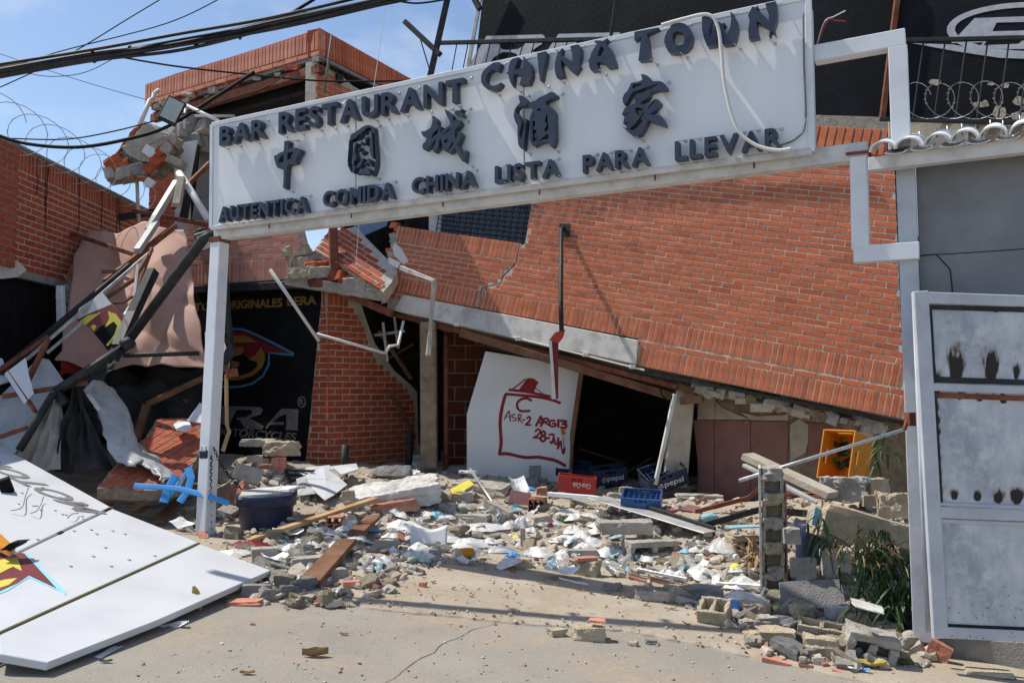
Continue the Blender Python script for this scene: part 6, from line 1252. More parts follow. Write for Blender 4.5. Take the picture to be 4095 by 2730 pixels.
H('j', 1630, 140, 1800, 225, 'concrete_grey', 'flat grey block below the graffiti board', dep=.5, rough=.05, corner=.1)
H('k', 190, 105, 268, 270, 'concrete_grey', 'upright grey block leaning on the graffiti board', 'concrete_brick', dep=.6, rough=.03, corner=.1, rz=-10)
H('j', 1260, 20, 1440, 120, 'pink_tile', 'dark pink tile leaning left of the graffiti board', 'floor_tile', dep=.08, rough=.02, corner=.02, rz=10, tilt=(-25, 0))
H('j', 1270, 120, 1440, 190, 'concrete_grey', 'dark grey rubble lump under the dark pink tile', dep=.6)
H('j', 1440, 50, 1560, 125, 'concrete', 'beige block in the shade left of the graffiti board', dep=.6, rough=.06)
H('j', 1060, 90, 1210, 165, 'plaster_white', 'pale lump in front of the gas cylinder', dep=.6, rough=.07)
# left heap (crop i / j)
H('i', 1545, 10, 1770, 95, 'concrete', 'flat grey slab on top of the left heap of broken bricks', 'wall_slab', dep=.6, hs=.6, rough=.07, base=R(k('i', 1660, 150)) + Vector((0, .2, .25)))
H('j', 60, 0, 285, 130, 'concrete_warm', 'pale rough lump on the left heap of broken bricks', dep=.6, base=R(k('j', 170, 180)) + Vector((0, .1, .2)))
H('i', 1610, 65, 1720, 125, 'concrete', 'beige block in the left heap', dep=.6, rough=.06, base=R(k('i', 1660, 180)) + Vector((0, .1, .12)))
H('i', 1410, 140, 1560, 260, 'concrete', 'rough grey lump at the left of the heap', dep=.6)
H('i', 1410, 180, 1650, 430, 'brick_dusty', 'slab of red brick facing leaning beside the blue tub', 'brick_chunk', dep=.2, rough=.03, corner=.05, rz=-25, tilt=(-25, -20), hs=.6)
H('i', 1540, 125, 1720, 265, 'concrete_grey', 'ribbed grey tile leaning on the left heap', 'floor_tile', dep=.12, rough=.02, corner=.03, tilt=(-30, 18), base=R(k('i', 1640, 290)) + Vector((0, -.05, .1)))
for i_, (x, lb) in enumerate(((165, 'upright orange brick tile on the left heap beside the black shop front'), (212, 'second upright orange brick tile on the left heap'))):
    H('j', x - 28, 70, x + 22, 215, 'brick_pink', lb, 'brick_fragment', dep=.5, rough=.03, corner=.04, rz=10, hs=.9)
H('j', 50, 110, 160, 200, 'brick_dusty', 'broken red hollow brick low in the left heap', 'brick_chunk', dep=.6)
H('i', 560, 290, 1000, 400, 'brick_dusty', 'row of broken hollow red bricks behind the fallen sign', 'brick_chunk', dep=.4, rz=8, rough=.12, hs=.7)
H('i', 850, 265, 1090, 350, 'concrete', 'mortar covered brick lump behind the blue straps', dep=.4, rz=5, hs=.7)
H('i', 720, 380, 960, 450, 'concrete_grey', 'jagged grey slab edge behind the fallen sign', dep=.5, rz=10, hs=.5)
H('i', 1470, 560, 1580, 625, 'concrete_warm', 'beige lump at the foot of the sign post', dep=.7)
# centre-right (crop k)
H('k', 640, 505, 1008, 620, 'concrete', 'pale concrete block lying on top of a hollow block in the middle right', 'cinder_block', dep=.45, rz=8, hs=.75, rough=.07, corner=.1, n=5, base=R(k('k', 830, 740)) + Vector((0, .05, .22)))
H('k', 830, 590, 1172, 755, 'concrete', 'broken hollow concrete block lying below the other in the middle right', 'cinder_block', dep=.5, rz=14, hs=.7, geo=lambda d: cells((d[0], d[1], d[2]), 2, 1, .055, 'y'))
H('k', 1510, 575, 1730, 725, 'concrete_warm', 'hollow block with a pale blue painted top left of the block pillar', 'cinder_block', dep=.5, rz=12, hs=.75, geo=lambda d: cells(d, 3, 1, .045, 'y'))
H('k', 1515, 565, 1725, 600, 'cyan_paint', 'pale blue painted plaster slab on the hollow block', 'plaster_slab', dep=.45, rz=12, hs=.25, rough=.03, corner=.04, base=R(k('k', 1620, 715)) + Vector((0, .02, .23)))
H('k', 480, 730, 665, 880, 'concrete_warm', 'mortar lump with two orange brick faces in the middle front', dep=.6, hs=.75)
H('k', 500, 728, 640, 790, 'brick_pink', 'orange brick face on the mortar lump in the middle front', 'brick_fragment', dep=.55, hs=.35, rough=.03, corner=.03, base=R(k('k', 570, 860)) + Vector((0, .0, .13)), rz=12)
H('k', 440, 680, 640, 745, 'concrete', 'brown-grey brick lying behind the mortar lump', 'concrete_brick', dep=.4, rough=.04, corner=.05, rz=3)
H('k', 885, 905, 1140, 1045, 'concrete', 'mortar lump with terracotta tiles in the ground shadow', dep=.5, hs=.6)
for i_, x in enumerate((890, 1010)):
    H('k', x, 905, x + 125, 970, 'brick_dusty', ['left terracotta tile on the lump in the ground shadow', 'right terracotta tile on the lump in the ground shadow'][i_], 'brick_fragment', dep=.6, hs=.2, rough=.02, corner=.03, tilt=(4, 12), base=R(k('k', 1010, 1030)) + Vector((-.11 + .17 * i_, .02, .16 - .02 * i_)), rz=-10)
H('k', 1200, 900, 1490, 1050, 'concrete_grey', 'dark grey aggregate lump left of the hollow cinder block', dep=.5, hs=.7, rough=.14)
H('k', 1160, 975, 1320, 1065, 'sheet_metal', 'grey plate strip lying before the dark aggregate lump', 'metal_plate', dep=.15, rough=.01, corner=.01, hs=.5, rz=-22, tilt=(0, 12))
H('k', 1310, 1005, 1555, 1205, 'concrete_warm', 'two-cell cinder block standing open end up at the right front', 'cinder_block', dep=.8, rz=-24, hs=.68, geo=lambda d: cells((d[0] * .8, d[1], d[2]), 2, 1, .03, 'z'), tilt=(18, 0))
H('k', 1605, 1025, 1785, 1160, 'concrete_warm', 'rounded beige concrete stone right of the cinder block', dep=.8, rough=.2)
H('k', 1585, 1145, 1685, 1215, 'concrete', 'small grey stone below the rounded beige stone', dep=.8, rough=.15)
H('k', 1620, 1220, 1740, 1310, 'concrete_warm', 'beige stone at the edge of the right rubble heap', dep=.8, rough=.15)
H('k', 475, 1180, 695, 1305, 'concrete_warm', 'mortar lump with a brick corner lying out on the street', dep=.7, rough=.14)
H('k', 580, 1175, 695, 1215, 'brick_pink', 'orange brick corner on the mortar lump out on the street', 'brick_fragment', dep=.7, hs=.4, rough=.04, base=R(k('k', 600, 1290)) + Vector((.05, .02, .115)), rz=-10)
H('k', 318, 1205, 434, 1268, 'concrete_warm', 'smaller beige lump left of the one out on the street', dep=.7, rough=.16)
H('k', 845, 1290, 912, 1330, 'concrete_warm', 'small flat beige stone out on the street', dep=.8)
H('k', 962, 1275, 1042, 1320, 'concrete_grey', 'small dark stone out on the street', dep=.8)
H('k', 685, 910, 800, 970, 'concrete_grey', 'dark lump in the ground shadow of the sign', dep=.7, rough=.2)
H('k', 1445, 455, 1670, 535, 'concrete_warm', 'beige block between the two fallen bars', dep=.5, rough=.07)
H('k', 710, 370, 870, 435, 'concrete_warm', 'beige block left of the upright blue crate', 'concrete_brick', dep=.5, rough=.05)
H('k', 470, 340, 660, 410, 'concrete', 'thin grey slab below the red crate', 'wall_slab', dep=.5, hs=.5, tilt=(0, 15))
H('k', 785, 260, 885, 345, 'concrete', 'grey lump between the navy crates', dep=.7)
H('k', 715, 305, 830, 385, 'concrete', 'broken lump in front of the navy crates', dep=.7, rough=.18)
H('k', 240, 270, 315, 335, 'brick_dusty', 'small red brick piece left of the red crate', 'brick_fragment', dep=.6)
H('k', 60, 270, 200, 400, 'pink_tile', 'dark pink tile leaning at the left of the red crate', 'floor_tile', dep=.1, rough=.01, corner=.01, tilt=(-30, 10), hs=.7)
H('k', 1165, 300, 1480, 360, 'concrete', 'thin broken slab right of the navy crate', 'wall_slab', dep=.5, hs=.45, rough=.08)
H('k', 1210, 345, 1400, 450, 'pink_tile', 'curved brown tile piece in front of the thin slab', 'floor_tile', dep=.5, hs=.15, rough=.02, corner=.02, tilt=(18, 8))
H('k', 1065, 130, 1220, 260, 'pink_tile', 'pink tile fragment at the foot of the leaning column', 'floor_tile', dep=.08, rough=.01, corner=.04, rz=-20, tilt=(-20, -15))
H('k', 1000, 395, 1240, 450, 'pink_tile', 'stack of pale pink tiles right of the upright crate', 'floor_tile', dep=.5, hs=.35, rough=.02, corner=.02, tilt=(0, -8))
H('k', 1430, 195, 1600, 300, 'concrete_grey', 'grey lump with a bottle beside the tiled wall', dep=.6)
# right heap (crop l)
def RL(x, y, up=0., back=0.): return R(k('l', x, y)) + Vector((0, back, up))
H('l', 500, 165, 785, 370, 'concrete', 'large rough grey lump at the top of the right heap', dep=.5, base=P(k('l', 640, 360), 8.0), rough=.16)
H('l', 745, 180, 925, 345, 'concrete_warm', 'beige block with a blue painted corner on the right heap', 'concrete_brick', dep=.6, base=P(k('l', 840, 335), 8.0), rough=.08)
H('l', 742, 190, 800, 240, 'cyan_paint', 'blue painted corner piece of the beige block', 'plaster_flake', dep=.25, base=P(k('l', 770, 245), 7.93), rough=.04)
H('l', 865, 275, 1085, 475, 'concrete_warm', 'big pale broken block next to the gate post', dep=.6, base=P(k('l', 975, 460), 7.3), rough=.14)
H('l', 755, 310, 880, 400, 'concrete_warm', 'pale lump left of the big broken block', dep=.7, base=P(k('l', 820, 395), 7.6), rough=.16)
H('l', 520, 400, 1130, 610, 'concrete_warm', 'long pale concrete block beam sloping down towards the gate post', 'block_beam', dep=.45, base=P(k('l', 810, 600), 7.1), rough=.05, corner=.06, tilt=(0, 15), rz=-4, hs=.72, n=6)
H('l', 420, 400, 700, 625, 'concrete_warm', 'pale concrete block with one blue painted face in the right heap', 'concrete_block', dep=.6, base=P(k('l', 560, 610), 6.9), rough=.06, corner=.08, tilt=(0, 18), rz=20)
H('l', 405, 375, 490, 520, 'cyan_paint', 'light blue painted face of the pale concrete block', 'painted_face', dep=.1, base=P(k('l', 448, 520), 6.88), rough=.02, corner=.02, tilt=(0, 18), rz=25)
H('l', 225, 510, 335, 640, 'concrete', 'rough grey lump right of the block pillar', dep=.7, base=P(k('l', 280, 640), 6.9))
H('l', 270, 640, 440, 800, 'concrete_grey', 'dark grey slab standing right of the block pillar', 'wall_slab', dep=.25, rough=.03, corner=.08, base=P(k('l', 355, 860), 6.5))
H('l', 245, 775, 410, 920, 'plaster_white', 'white plastered lump right of the foot of the block pillar', dep=.7, base=RL(325, 910, .0, -.1), rough=.12)
H('l', 200, 865, 605, 1070, 'concrete_grey', 'dark grey paving slab leaning at the front of the right heap', 'paving_slab', dep=.12, rough=.015, corner=.06, tilt=(-35, -3), rz=-4, hs=.95, base=RL(400, 1060, .0, -.05))
for (x0, y0, x1, y1, mt, lb, r_) in [(0, 1025, 125, 1160, 'concrete_warm', 'rounded pale stone at the left of the right heap', .18), (50, 1115, 195, 1220, 'concrete', 'grey rough stone below the rounded pale stone', .15), (270, 1030, 435, 1180, 'concrete_warm', 'pale rough stone behind the hollow block', .2), (505, 1040, 665, 1160, 'plaster_white', 'smooth white stone in front of the paving slab', .1), (610, 1100, 805, 1230, 'concrete_warm', 'beige angular block right of the hollow block', .08), (900, 1040, 985, 1185, 'concrete', 'upright pale stone beside the navy painted block', .12), (980, 1105, 1155, 1265, 'navy_plastic', 'navy painted concrete block by the gate foot', .05), (975, 1220, 1155, 1385, 'concrete', 'grey speckled stone below the navy painted block', .12), (835, 1140, 990, 1290, 'concrete', 'rough grey stone behind the large hollow block', .18), (370, 1230, 600, 1410, 'concrete_warm', 'crumbling pale stone below the small hollow block', .2), (60, 1200, 300, 1330, 'concrete_warm', 'wide crumbling stone at the left of the small hollow block', .2), (985, 1350, 1060, 1430, 'concrete_warm', 'small pale stone at the foot of the large hollow block', .15), (560, 1370, 680, 1450, 'concrete_warm', 'small flat pale stone near the street edge', .15), (230, 1180, 330, 1250, 'concrete', 'small grey stone left of the small hollow block', .15), (600, 1290, 680, 1360, 'concrete', 'small grey stone between the two hollow blocks', .15), (1000, 1075, 1100, 1115, 'concrete_warm', 'flat pale stone on the navy painted block', .12)]:
    H('l', x0, y0, x1, y1, mt, lb, dep=.75, rough=r_, base=RL((x0 + x1) / 2, y1 - 8))
H('l', 330, 1125, 665, 1330, 'concrete_warm', 'small hollow brick with two red cells in the right heap', 'cinder_block', dep=.6, rz=-18, hs=.62, geo=lambda d: cells((d[0] * .92, d[1] * .62, d[2]), 2, 1, .03, 'z'), tilt=(15, 6))
H('l', 650, 1175, 1005, 1475, 'concrete', 'large broken hollow concrete block with a white top at the front right', 'cinder_block', dep=.7, rz=-12, hs=.72, geo=lambda d: cells((d[0] * .9, d[1] * .8, d[2]), 2, 1, .05, 'y'), tilt=(8, 12))
H('l', 690, 1175, 900, 1280, 'plaster_white', 'white plaster skin on the large broken hollow block', 'plaster_flake', dep=.7, hs=.12, rough=.05, base=RL(830, 1465, .34, .05), tilt=(8, 12), rz=-12)
H('l', 1185, 1270, 1325, 1450, 'brick_pink', 'pale red solid brick standing tilted at the gate foot', 'brick', dep=.45, rough=.03, corner=.06, tilt=(0, 24), rz=-30, hs=.75, n=3)
H('l', 1125, 1255, 1215, 1370, 'plaster_white', 'crumpled white lump behind the tilted brick', 'plaster_lump', dep=.6, rough=.25)
for i_, (x0, y0, x1, y1) in enumerate([(90, 1365, 275, 1455), (325, 1405, 412, 1465), (548, 1460, 668, 1515)]):
    H('l', x0, y0, x1, y1, 'brick_pink', ['long orange tile shard at the street edge of the right heap', 'short orange tile shard at the street edge', 'orange tile shard near the blue pen'][i_], 'tile_shard', dep=.35, hs=.35, rough=.03, corner=.05, rz=-22, tilt=(5, 8))
H('l', 1450, 1440, 1760, 1540, 'concrete_warm', 'flat beige slab at the foot of the grey wall', 'wall_slab', dep=.5, hs=.35, rough=.06, rz=-18)
# block pillar left standing
bpB = R(k('l', 160, 965)); byy = bpB.y
bpil = thing('block_pillar', bpB, 'broken end of a hollow concrete block wall standing in the rubble', 'pillar')
zz0 = bpB.z - .05; topz = P(k('l', 155, 190), byy).z; xw = px_w(bpB, 150 / 1.65); nbl = 5; hh = (topz - zz0) / nbl; xc = P(k('l', 155, 600), byy).x
def shr(m):      # the wall it belonged to ran back from here, a little to the right
    for v in m.v: v.x += (v.y - byy) * .93 * xc / byy
    return m
for i in range(nbl):
    z = zz0 + hh * (i + .5); sh_ = .01 * rnd.uniform(-1, 1)
    m = MB(); t = .03
    m.box((xc - xw / 2 + t / 2 + sh_, byy + .17, z), (t, .34, hh * .96)); m.box((xc + xw / 2 - t / 2 + sh_, byy + .17, z), (t, .34, hh * .96)); m.box((xc + sh_, byy + .2, z), (xw - 2.04 * t, .2, hh * .95)); chip(shr(m).build('concrete_block', 'concrete_warm' if i % 2 else 'concrete', bpil), .02, 3)
    vs, fs = rock_geo(500 + i, 4, .14, (xw * .93, .36, hh * .55), .2); m = MB(); m.add([v + Vector((xc + sh_, byy + .14, z + hh * .48)) for v in vs], fs); chip(shr(m).build('mortar_lump', 'concrete_warm' if i % 2 else 'concrete', bpil), .04, 2)
m = MB(); m.box((xc - xw / 2 - .012, byy + .16, (zz0 + topz) / 2 + .02), (.018, .36, topz - zz0 + .06)); shr(m).build('plaster_skin', 'plaster_white', bpil)
m = MB(); m.box((xc + xw / 2 + .01, byy + .16, (zz0 + topz) / 2 - .04), (.014, .36, topz - zz0 - .1)); shr(m).build('plaster_skin', 'pink_tile', bpil)
# hollow clay brick with six cells
H('k', 175, 340, 322, 440, 'brick_dusty', 'hollow clay brick showing six cells left of the red crate', 'hollow_brick', dep=1.1, rz=-8, hs=.85, geo=lambda d: cells((d[0] * .75, d[1], d[2]), 3, 2, .014, 'y'))
H('j', 505, 460, 610, 570, 'brick_dusty', 'broken hollow clay brick behind the clear plastic lid', 'hollow_brick', dep=1., rz=-5, hs=.85, geo=lambda d: cells(d, 2, 2, .016, 'y'))
# ================================================================ crates
def crate(name, c, L, Wd, Hh, rot, mat, label, grid=(4, 6), text=None, tcol='plastic_white', open_top=True, logo=False, script=False, flip=False):
    """beverage crate: c = centre of its base; local x = long side facing the viewer"""
    M = Matrix.Translation(c) @ rot.to_4x4(); f = thing(name, c, label, 'crate'); t = .012
    def add(nm, boxes, mt=mat, bv=.003):
        m = MB()
        for cc, s_ in boxes: m.box(cc, s_)
        m.v = [M @ v for v in m.v]; return m.build(nm, mt, f, bevel=bv)
    add('base', [((0, 0, t / 2), (L, Wd, t))])
    for sy in (-1, 1): add('side_wall', [((0, sy * (Wd / 2 - t / 2), Hh * .36), (L, t, Hh * .66)), ((0, sy * (Wd / 2 - t / 2), Hh * .92), (L, t * 1.3, Hh * .14)), ((-L * .32, sy * (Wd / 2 - t / 2), Hh * .77), (L * .34, t, Hh * .18)), ((L * .32, sy * (Wd / 2 - t / 2), Hh * .77), (L * .34, t, Hh * .18))])
    for sx in (-1, 1): add('end_wall', [((sx * (L / 2 - t / 2), 0, Hh * .33), (t, Wd - 2.1 * t, Hh * .6)), ((sx * (L / 2 - t / 2), 0, Hh * .92), (t * 1.3, Wd - 2.2 * t, Hh * .14)), ((sx * (L / 2 - t / 2), -Wd * .36, Hh * .74), (t, Wd * .24, Hh * .22)), ((sx * (L / 2 - t / 2), Wd * .36, Hh * .74), (t, Wd * .24, Hh * .22))])
    bx = [((-L / 2 + L * i / grid[1], 0, Hh * .42), (.006, Wd - 2.2 * t, Hh * .6)) for i in range(1, grid[1])] + [((0, -Wd / 2 + Wd * j / grid[0], Hh * .415), (L - 2.2 * t, .006, Hh * .58)) for j in range(1, grid[0])]
    if grid[0] > 1: add('bottle_grid', bx, bv=0)
    if text:
        m = MB(); n = -1; off_ = L * .08 if logo else 0
        A, B = Vector((-L * .2 + off_, -Wd / 2 - .001, Hh * .28)), Vector((L * .34 + off_ * .4, -Wd / 2 - .001, Hh * .28)); up = Vector((0, 0, 1))
        if flip: A, B, up = Vector((L * .36, -Wd / 2 - .001, Hh * .62)), Vector((-L * .1, -Wd / 2 - .001, Hh * .62)), Vector((0, 0, -1))
        text_on(m, text, A, B, up, Vector((0, -1, 0)), Hh * .3, .002, offset=.012, shear=.4 if script else 0); m.v = [M @ v for v in m.v]; m.build('brand_text', tcol, f)
    if logo:
        cx, cz, r = -L * .22, Hh * .36, Hh * .17; y = -Wd / 2 - .002
        ring = [(cx + r * math.cos(a * .314), cz + r * math.sin(a * .314)) for a in range(20)]
        m = MB(); m.add([Vector((x, y, z)) for x, z in ring], [list(range(20))]); m.v = [M @ v for v in m.v]; m.build('logo_disc', tcol, f)
        wv = [(cx - r * .95 + r * 1.9 * i / 8, cz + r * .28 * math.sin(i / 8 * 6.28)) for i in range(9)]
        for nm, mt, dz, of in (('logo_band', 'red_plastic', .3, .001), ('logo_band', 'blue_plastic', -.3, .0014)):
            m = MB(); m.add([Vector((x, y - of, z + r * (dz * .35))) for x, z in wv] + [Vector((cx + (x - cx) * .8, y - of, z + r * dz * 2.2)) for x, z in wv[::-1]], [list(range(18))]); m.v = [M @ v for v in m.v]; m.build(nm, mt, f)
    return f
def cb_(ch, x, y, up=0., d=None):
    q = P(k(ch, x, y), d) if d else R(k(ch, x, y)); return q + Vector((0, .1, up))
crate('red_crate', cb_('k', 505, 345, .06), .46, .3, .2, eul(0, 6, -4), 'red_plastic', 'red drinks crate with white script lettering upside down', text='Coca-Cola', script=True, flip=True)
crate('navy_crate', cb_('k', 505, 290, .06) + Vector((0, .55, 0)), .46, .32, .22, eul(20, 4, -6), 'navy_plastic', 'dark navy crate behind the red crate')
crate('blue_crate', cb_('k', 735, 300, .08) + Vector((0, .2, 0)), .44, .3, .2, eul(8, -6, 8), 'navy_plastic', 'navy drinks crate in the shade right of the red crate', text='pepsi', logo=True)
crate('tilted_crate', cb_('k', 1095, 350, .16), .5, .34, .22, eul(20, -17, 10), 'navy_plastic', 'tilted navy drinks crate with white lettering by the leaning column', text='pepsi', logo=True)
crate('upright_crate', cb_('k', 945, 475, .1), .42, .32, .15, eul(14, 2, -14), 'blue_plastic', 'bright blue crate with bottle grid standing level in the middle', grid=(5, 7))
cY_ = 9.0
crate('yellow_crate', P(k('l', 690, 110), 8.9), .5, .36, .34, eul(0, 0, 36) @ eul(0, -74, 0), 'yellow_plastic', 'yellow crate tipped on its side in the right heap', grid=(1, 1))
m = MB(); rg = random.Random(5); c0 = P(k('l', 640, 60), 8.95)
for i in range(14):
    c = c0 + Vector((rg.uniform(-.12, .12), rg.uniform(-.05, .15), rg.uniform(-.12, .12))); m.lathe([(.025, -.09), (.028, 0), (.012, .06), (.012, .09)], 7, Matrix.Translation(c) @ eul(rg.uniform(40, 120), rg.uniform(-40, 40), rg.uniform(0, 180)).to_4x4())
m.build('bottle_heap', 'glass_green', label='dark green bottles spilling inside the yellow crate', cat='bottles', kind='stuff')
m = MB(); c0 = R(k('k', 930, 240)) + Vector((0, .35, .08))
for i in range(26):
    c = c0 + Vector((rg.uniform(-.3, .3), rg.uniform(-.15, .2), rg.uniform(-.06, .08))); m.lathe([(.028, -.1), (.03, 0), (.012, .07), (.012, .1)], 7, Matrix.Translation(c) @ eul(rg.uniform(40, 120), rg.uniform(-60, 60), rg.uniform(0, 180)).to_4x4())
m.build('green_bottle_heap', 'glass_green', label='heap of dark green bottles between the navy crates', cat='bottles', kind='stuff')
# ================================================================ tub, planks, bars
tb0 = R(k('i', 1690, 575)); ty = tb0.y + .28; tw_ = px_w(tb0, 235 / 1.0 * .98) / 2; tz = P(k('i', 1690, 320), ty).z
tub = thing('blue_tub', (tb0.x, ty, tb0.z - .05), 'large navy blue plastic tub full of debris beside the sign post', 'tub')
prof = [(tw_ * .8, 0), (tw_ * .86, .02), (tw_ * .95, (tz - tb0.z) * .8), (tw_ * 1.04, (tz - tb0.z) * .82), (tw_ * 1.05, tz - tb0.z + .05), (tw_ * .98, tz - tb0.z + .05), (tw_ * .92, (tz - tb0.z) * .8)]
m = MB(); m.lathe(prof, 28, Matrix.Translation((tb0.x + .02, ty, tb0.z - .05))); m.build('body', 'navy_plastic', tub, smooth=True, bevel=.004)
for i, (dx, dy, sx, sy, rz, mt, lb) in enumerate([(-.02, -.05, .42, .34, 10, 'plaster_white', 'broken white plasterboard piece on the blue tub'), (.17, .06, .3, .22, -20, 'paper', 'small white board on the right side of the blue tub')]):
    vs, fs = rock_geo(700 + i, 3, .04, (sx, sy, .03), .1); M = Matrix.Translation((tb0.x + dx, ty + dy, tz + .02 + .02 * i)) @ eul(6, -5, rz).to_4x4(); m = MB(); m.add([M @ v for v in vs], fs); m.build('plasterboard', mt, label=lb, cat='board')
def on(ch, x, y, up=.05): return R(k(ch, x, y)) + Vector((0, 0, up))
def plank(name, a, b, w, t, mat, label, cat, up=None):
    d = (b - a); L = d.length; d.normalize(); s_ = d.cross(zt).normalized(); n = s_.cross(d); m = MB()
    vs = []; 
    N_ = 10
    for i in range(N_ + 1):
        q = a + d * L * i / N_ + n * .004 * noise.noise(Vector((i, w * 99, 0)))
        vs += [q - s_ * w / 2 - n * t / 2, q + s_ * w / 2 - n * t / 2, q + s_ * w / 2 + n * t / 2, q - s_ * w / 2 + n * t / 2]
    fs = [(0, 3, 2, 1), (4 * N_, 4 * N_ + 1, 4 * N_ + 2, 4 * N_ + 3)] + [(4 * i + j, 4 * i + (j + 1) % 4, 4 * i + 4 + (j + 1) % 4, 4 * i + 4 + j) for i in range(N_) for j in range(4)]
    m.add(vs, fs); return m.build(name, mat, label=label, cat=cat, bevel=.003)
plank('wood_plank', P(k('j', -15, 628), on('j', 0, 640).y - .05) , P(k('j', 830, 352), on('j', 800, 430).y), .1, .035, 'wood', 'long light wooden plank sloping in front of the blue tub', 'plank')
plank('brown_steel_strip', on('j', 385, 965, .06), on('j', 640, 705, .1), .17, .05, 'wood_dark', 'flat brown metal strip lying towards the camera, lower piece', 'strip')
plank('brown_steel_piece', on('j', 690, 645, .08), on('j', 815, 550, .12), .15, .04, 'wood_dark', 'short brown metal strip, upper piece in line with the lower one', 'strip')
bar('steel_pipe', [on('j', 1455, 265, .2), on('j', 1660, 500, .06)], .02, 'galv', 'grey steel pipe slanting down between the grey blocks', 'pipe', sq=False)
bar('small_pipe', [on('j', 140, 825, .06), on('j', 385, 895, .05)], .016, 'dim_grey', 'thin dark grey pipe right of the corner of the fallen sign', 'pipe', sq=False)
bar('white_metal_strip', [on('k', 318, 390, .12), on('k', 600, 425, .14), on('k', 890, 448, .1)], .025, 'white_paint', 'white painted metal strip lying across the rubble in the middle', 'strip')
plank('curved_sheet', on('k', 640, 462, .2), on('k', 1410, 605, .05), .3, .012, 'sheet_metal', 'long grey sheet lying over the hollow blocks', 'sheet')
bar('rusty_angle', [on('k', 1290, 475, .06), on('k', 1640, 425, .12), on('l', 70, 412, .2), P(k('l', 520, 345), 7.9)], .022, 'steel_rust', 'long rusty angle bar passing behind the block pillar', 'bar')
bar('rusty_rod', [P(k('l', 240, 350), 7.8), P(k('l', 540, 300), 7.9)], .01, 'steel_rust', 'thin rusty rod just above the long rusty angle bar', 'rod', sq=False)
bar('grey_channel', [on('k', 1290, 575, .05), on('k', 1720, 505, .12), P(k('l', 430, 455), 7.6)], .03, 'steel_dark', 'dark grey steel channel passing behind the block pillar', 'bar')
bar('black_channel', [on('k', 900, 480, .16), on('k', 1420, 590, .06)], .018, 'steel_dark', 'thin dark bar along the long grey sheet', 'bar')
bar('silver_conduit', [P(k('h', 1052, 1425), 7.6), P(k('k', 1580, 232), 7.2)], .016, 'galv', 'straight silver conduit leaning across the top of the right heap', 'conduit', sq=False)
plank('ceiling_trough', P(k('l', -20, 70), 8.3), P(k('l', 545, 330), 7.7), .2, .06, 'plaster_beige', 'long dusty grey trough sloping down into the right heap', 'trough')
plank('ceiling_trough_edge', P(k('l', -40, 130), 8.2), P(k('l', 450, 380), 7.6), .06, .03, 'sheet_metal', 'white metal edge strip below the dusty trough', 'strip')
plank('front_aluminium_strip', on('k', 910, 855, .05), on('k', 1235, 915, .04), .03, .03, 'galv', 'thin aluminium strip lying at the front centre right', 'strip')
plank('second_aluminium_strip', on('k', 1440, 950, .05), on('k', 1725, 970, .05), .03, .03, 'galv', 'thin aluminium strip in the ground shadow near the pillar', 'strip')
plank('thin_white_stick', on('k', 390, 900, .03), on('k', 580, 935, .02), .014, .014, 'paper', 'thin white stick lying in the ground shadow', 'stick')
plank('short_upright_stub', on('k', 150, 680, .0), on('k', 150, 690, .0) + Vector((0, 0, .22)), .05, .04, 'concrete', 'short upright stub among the white bags', 'stub')
plank('dark_board_scrap', on('i', 1040, 540, .05), on('i', 1280, 330, .14), .12, .02, 'wood_dark', 'dark board scrap behind the sign post', 'board')
plank('brown_board_scrap', on('i', 870, 455, .05), on('i', 1060, 385, .12), .12, .02, 'wood', 'dusty brown board behind the fallen sign', 'board')
# blue straps
def strap(pts, w, label):
    q = [P(k('i', x, y), d) for x, y, d in pts]; m = MB(); m.tube(q, w / 2, n=6, flat=.12, up=Vector((0, -1, .4))); return m.build('blue_strap', 'strap_blue', label=label, cat='strap', smooth=False)
strap([(885, 265, 8.7), (1010, 272, 8.65), (1180, 285, 8.6), (1300, 315, 8.55), (1420, 350, 8.5), (1510, 385, 8.5)], .055, 'bright blue plastic strap lying level behind the sign post')
strap([(1080, 375, 8.6), (1110, 290, 8.65), (1160, 195, 8.7)], .09, 'bright blue strap standing up at the left')
strap([(1185, 375, 8.6), (1240, 300, 8.65), (1262, 215, 8.7), (1240, 145, 8.75)], .075, 'tall bent bright blue strap next to the sign post')
strap([(1130, 330, 8.65), (1190, 240, 8.7), (1232, 170, 8.75)], .03, 'thin pale blue strap between the two upright straps')
# white plastic sheets beside the tub
def sheetpiece(name, ch, pts, mat, label, cat='sheet', up=.12, th=.008):
    q = [R(k(ch, x, y)) + Vector((0, .1, up * .8 + dz * .45)) for x, y, dz in pts]; c = sum(q, Vector()) / len(q); m = MB()
    m.add([c + Vector((0, 0, .02))] + q, [(0, i + 1, (i + 1) % len(q) + 1) for i in range(len(q))]); return m.build(name, mat, label=label, cat=cat, solid=th)
sheetpiece('white_sheet', 'j', [(350, 300, .15), (470, 250, .2), (560, 290, .1), (630, 335, .05), (540, 400, .02), (480, 430, 0), (400, 380, .08)], 'board_white', 'crumpled white plastic sheet right of the blue tub')
sheetpiece('white_panel_scrap', 'j', [(270, 255, .15), (510, 240, .2), (540, 262, .18), (340, 290, .12)], 'board_white', 'flat white board lying behind the crumpled sheet', 'board')
sheetpiece('white_tile_sheet', 'j', [(525, 250, .2), (690, 235, .22), (705, 270, .2), (590, 295, .15)], 'board_white', 'square white tile on top of the crumpled sheet', 'tile', th=.02)
sheetpiece('grey_curved_sheet', 'j', [(290, 310, .1), (360, 300, .15), (440, 390, .03), (300, 400, .0)], 'sheet_metal', 'grey curved sheet edge beside the blue tub')
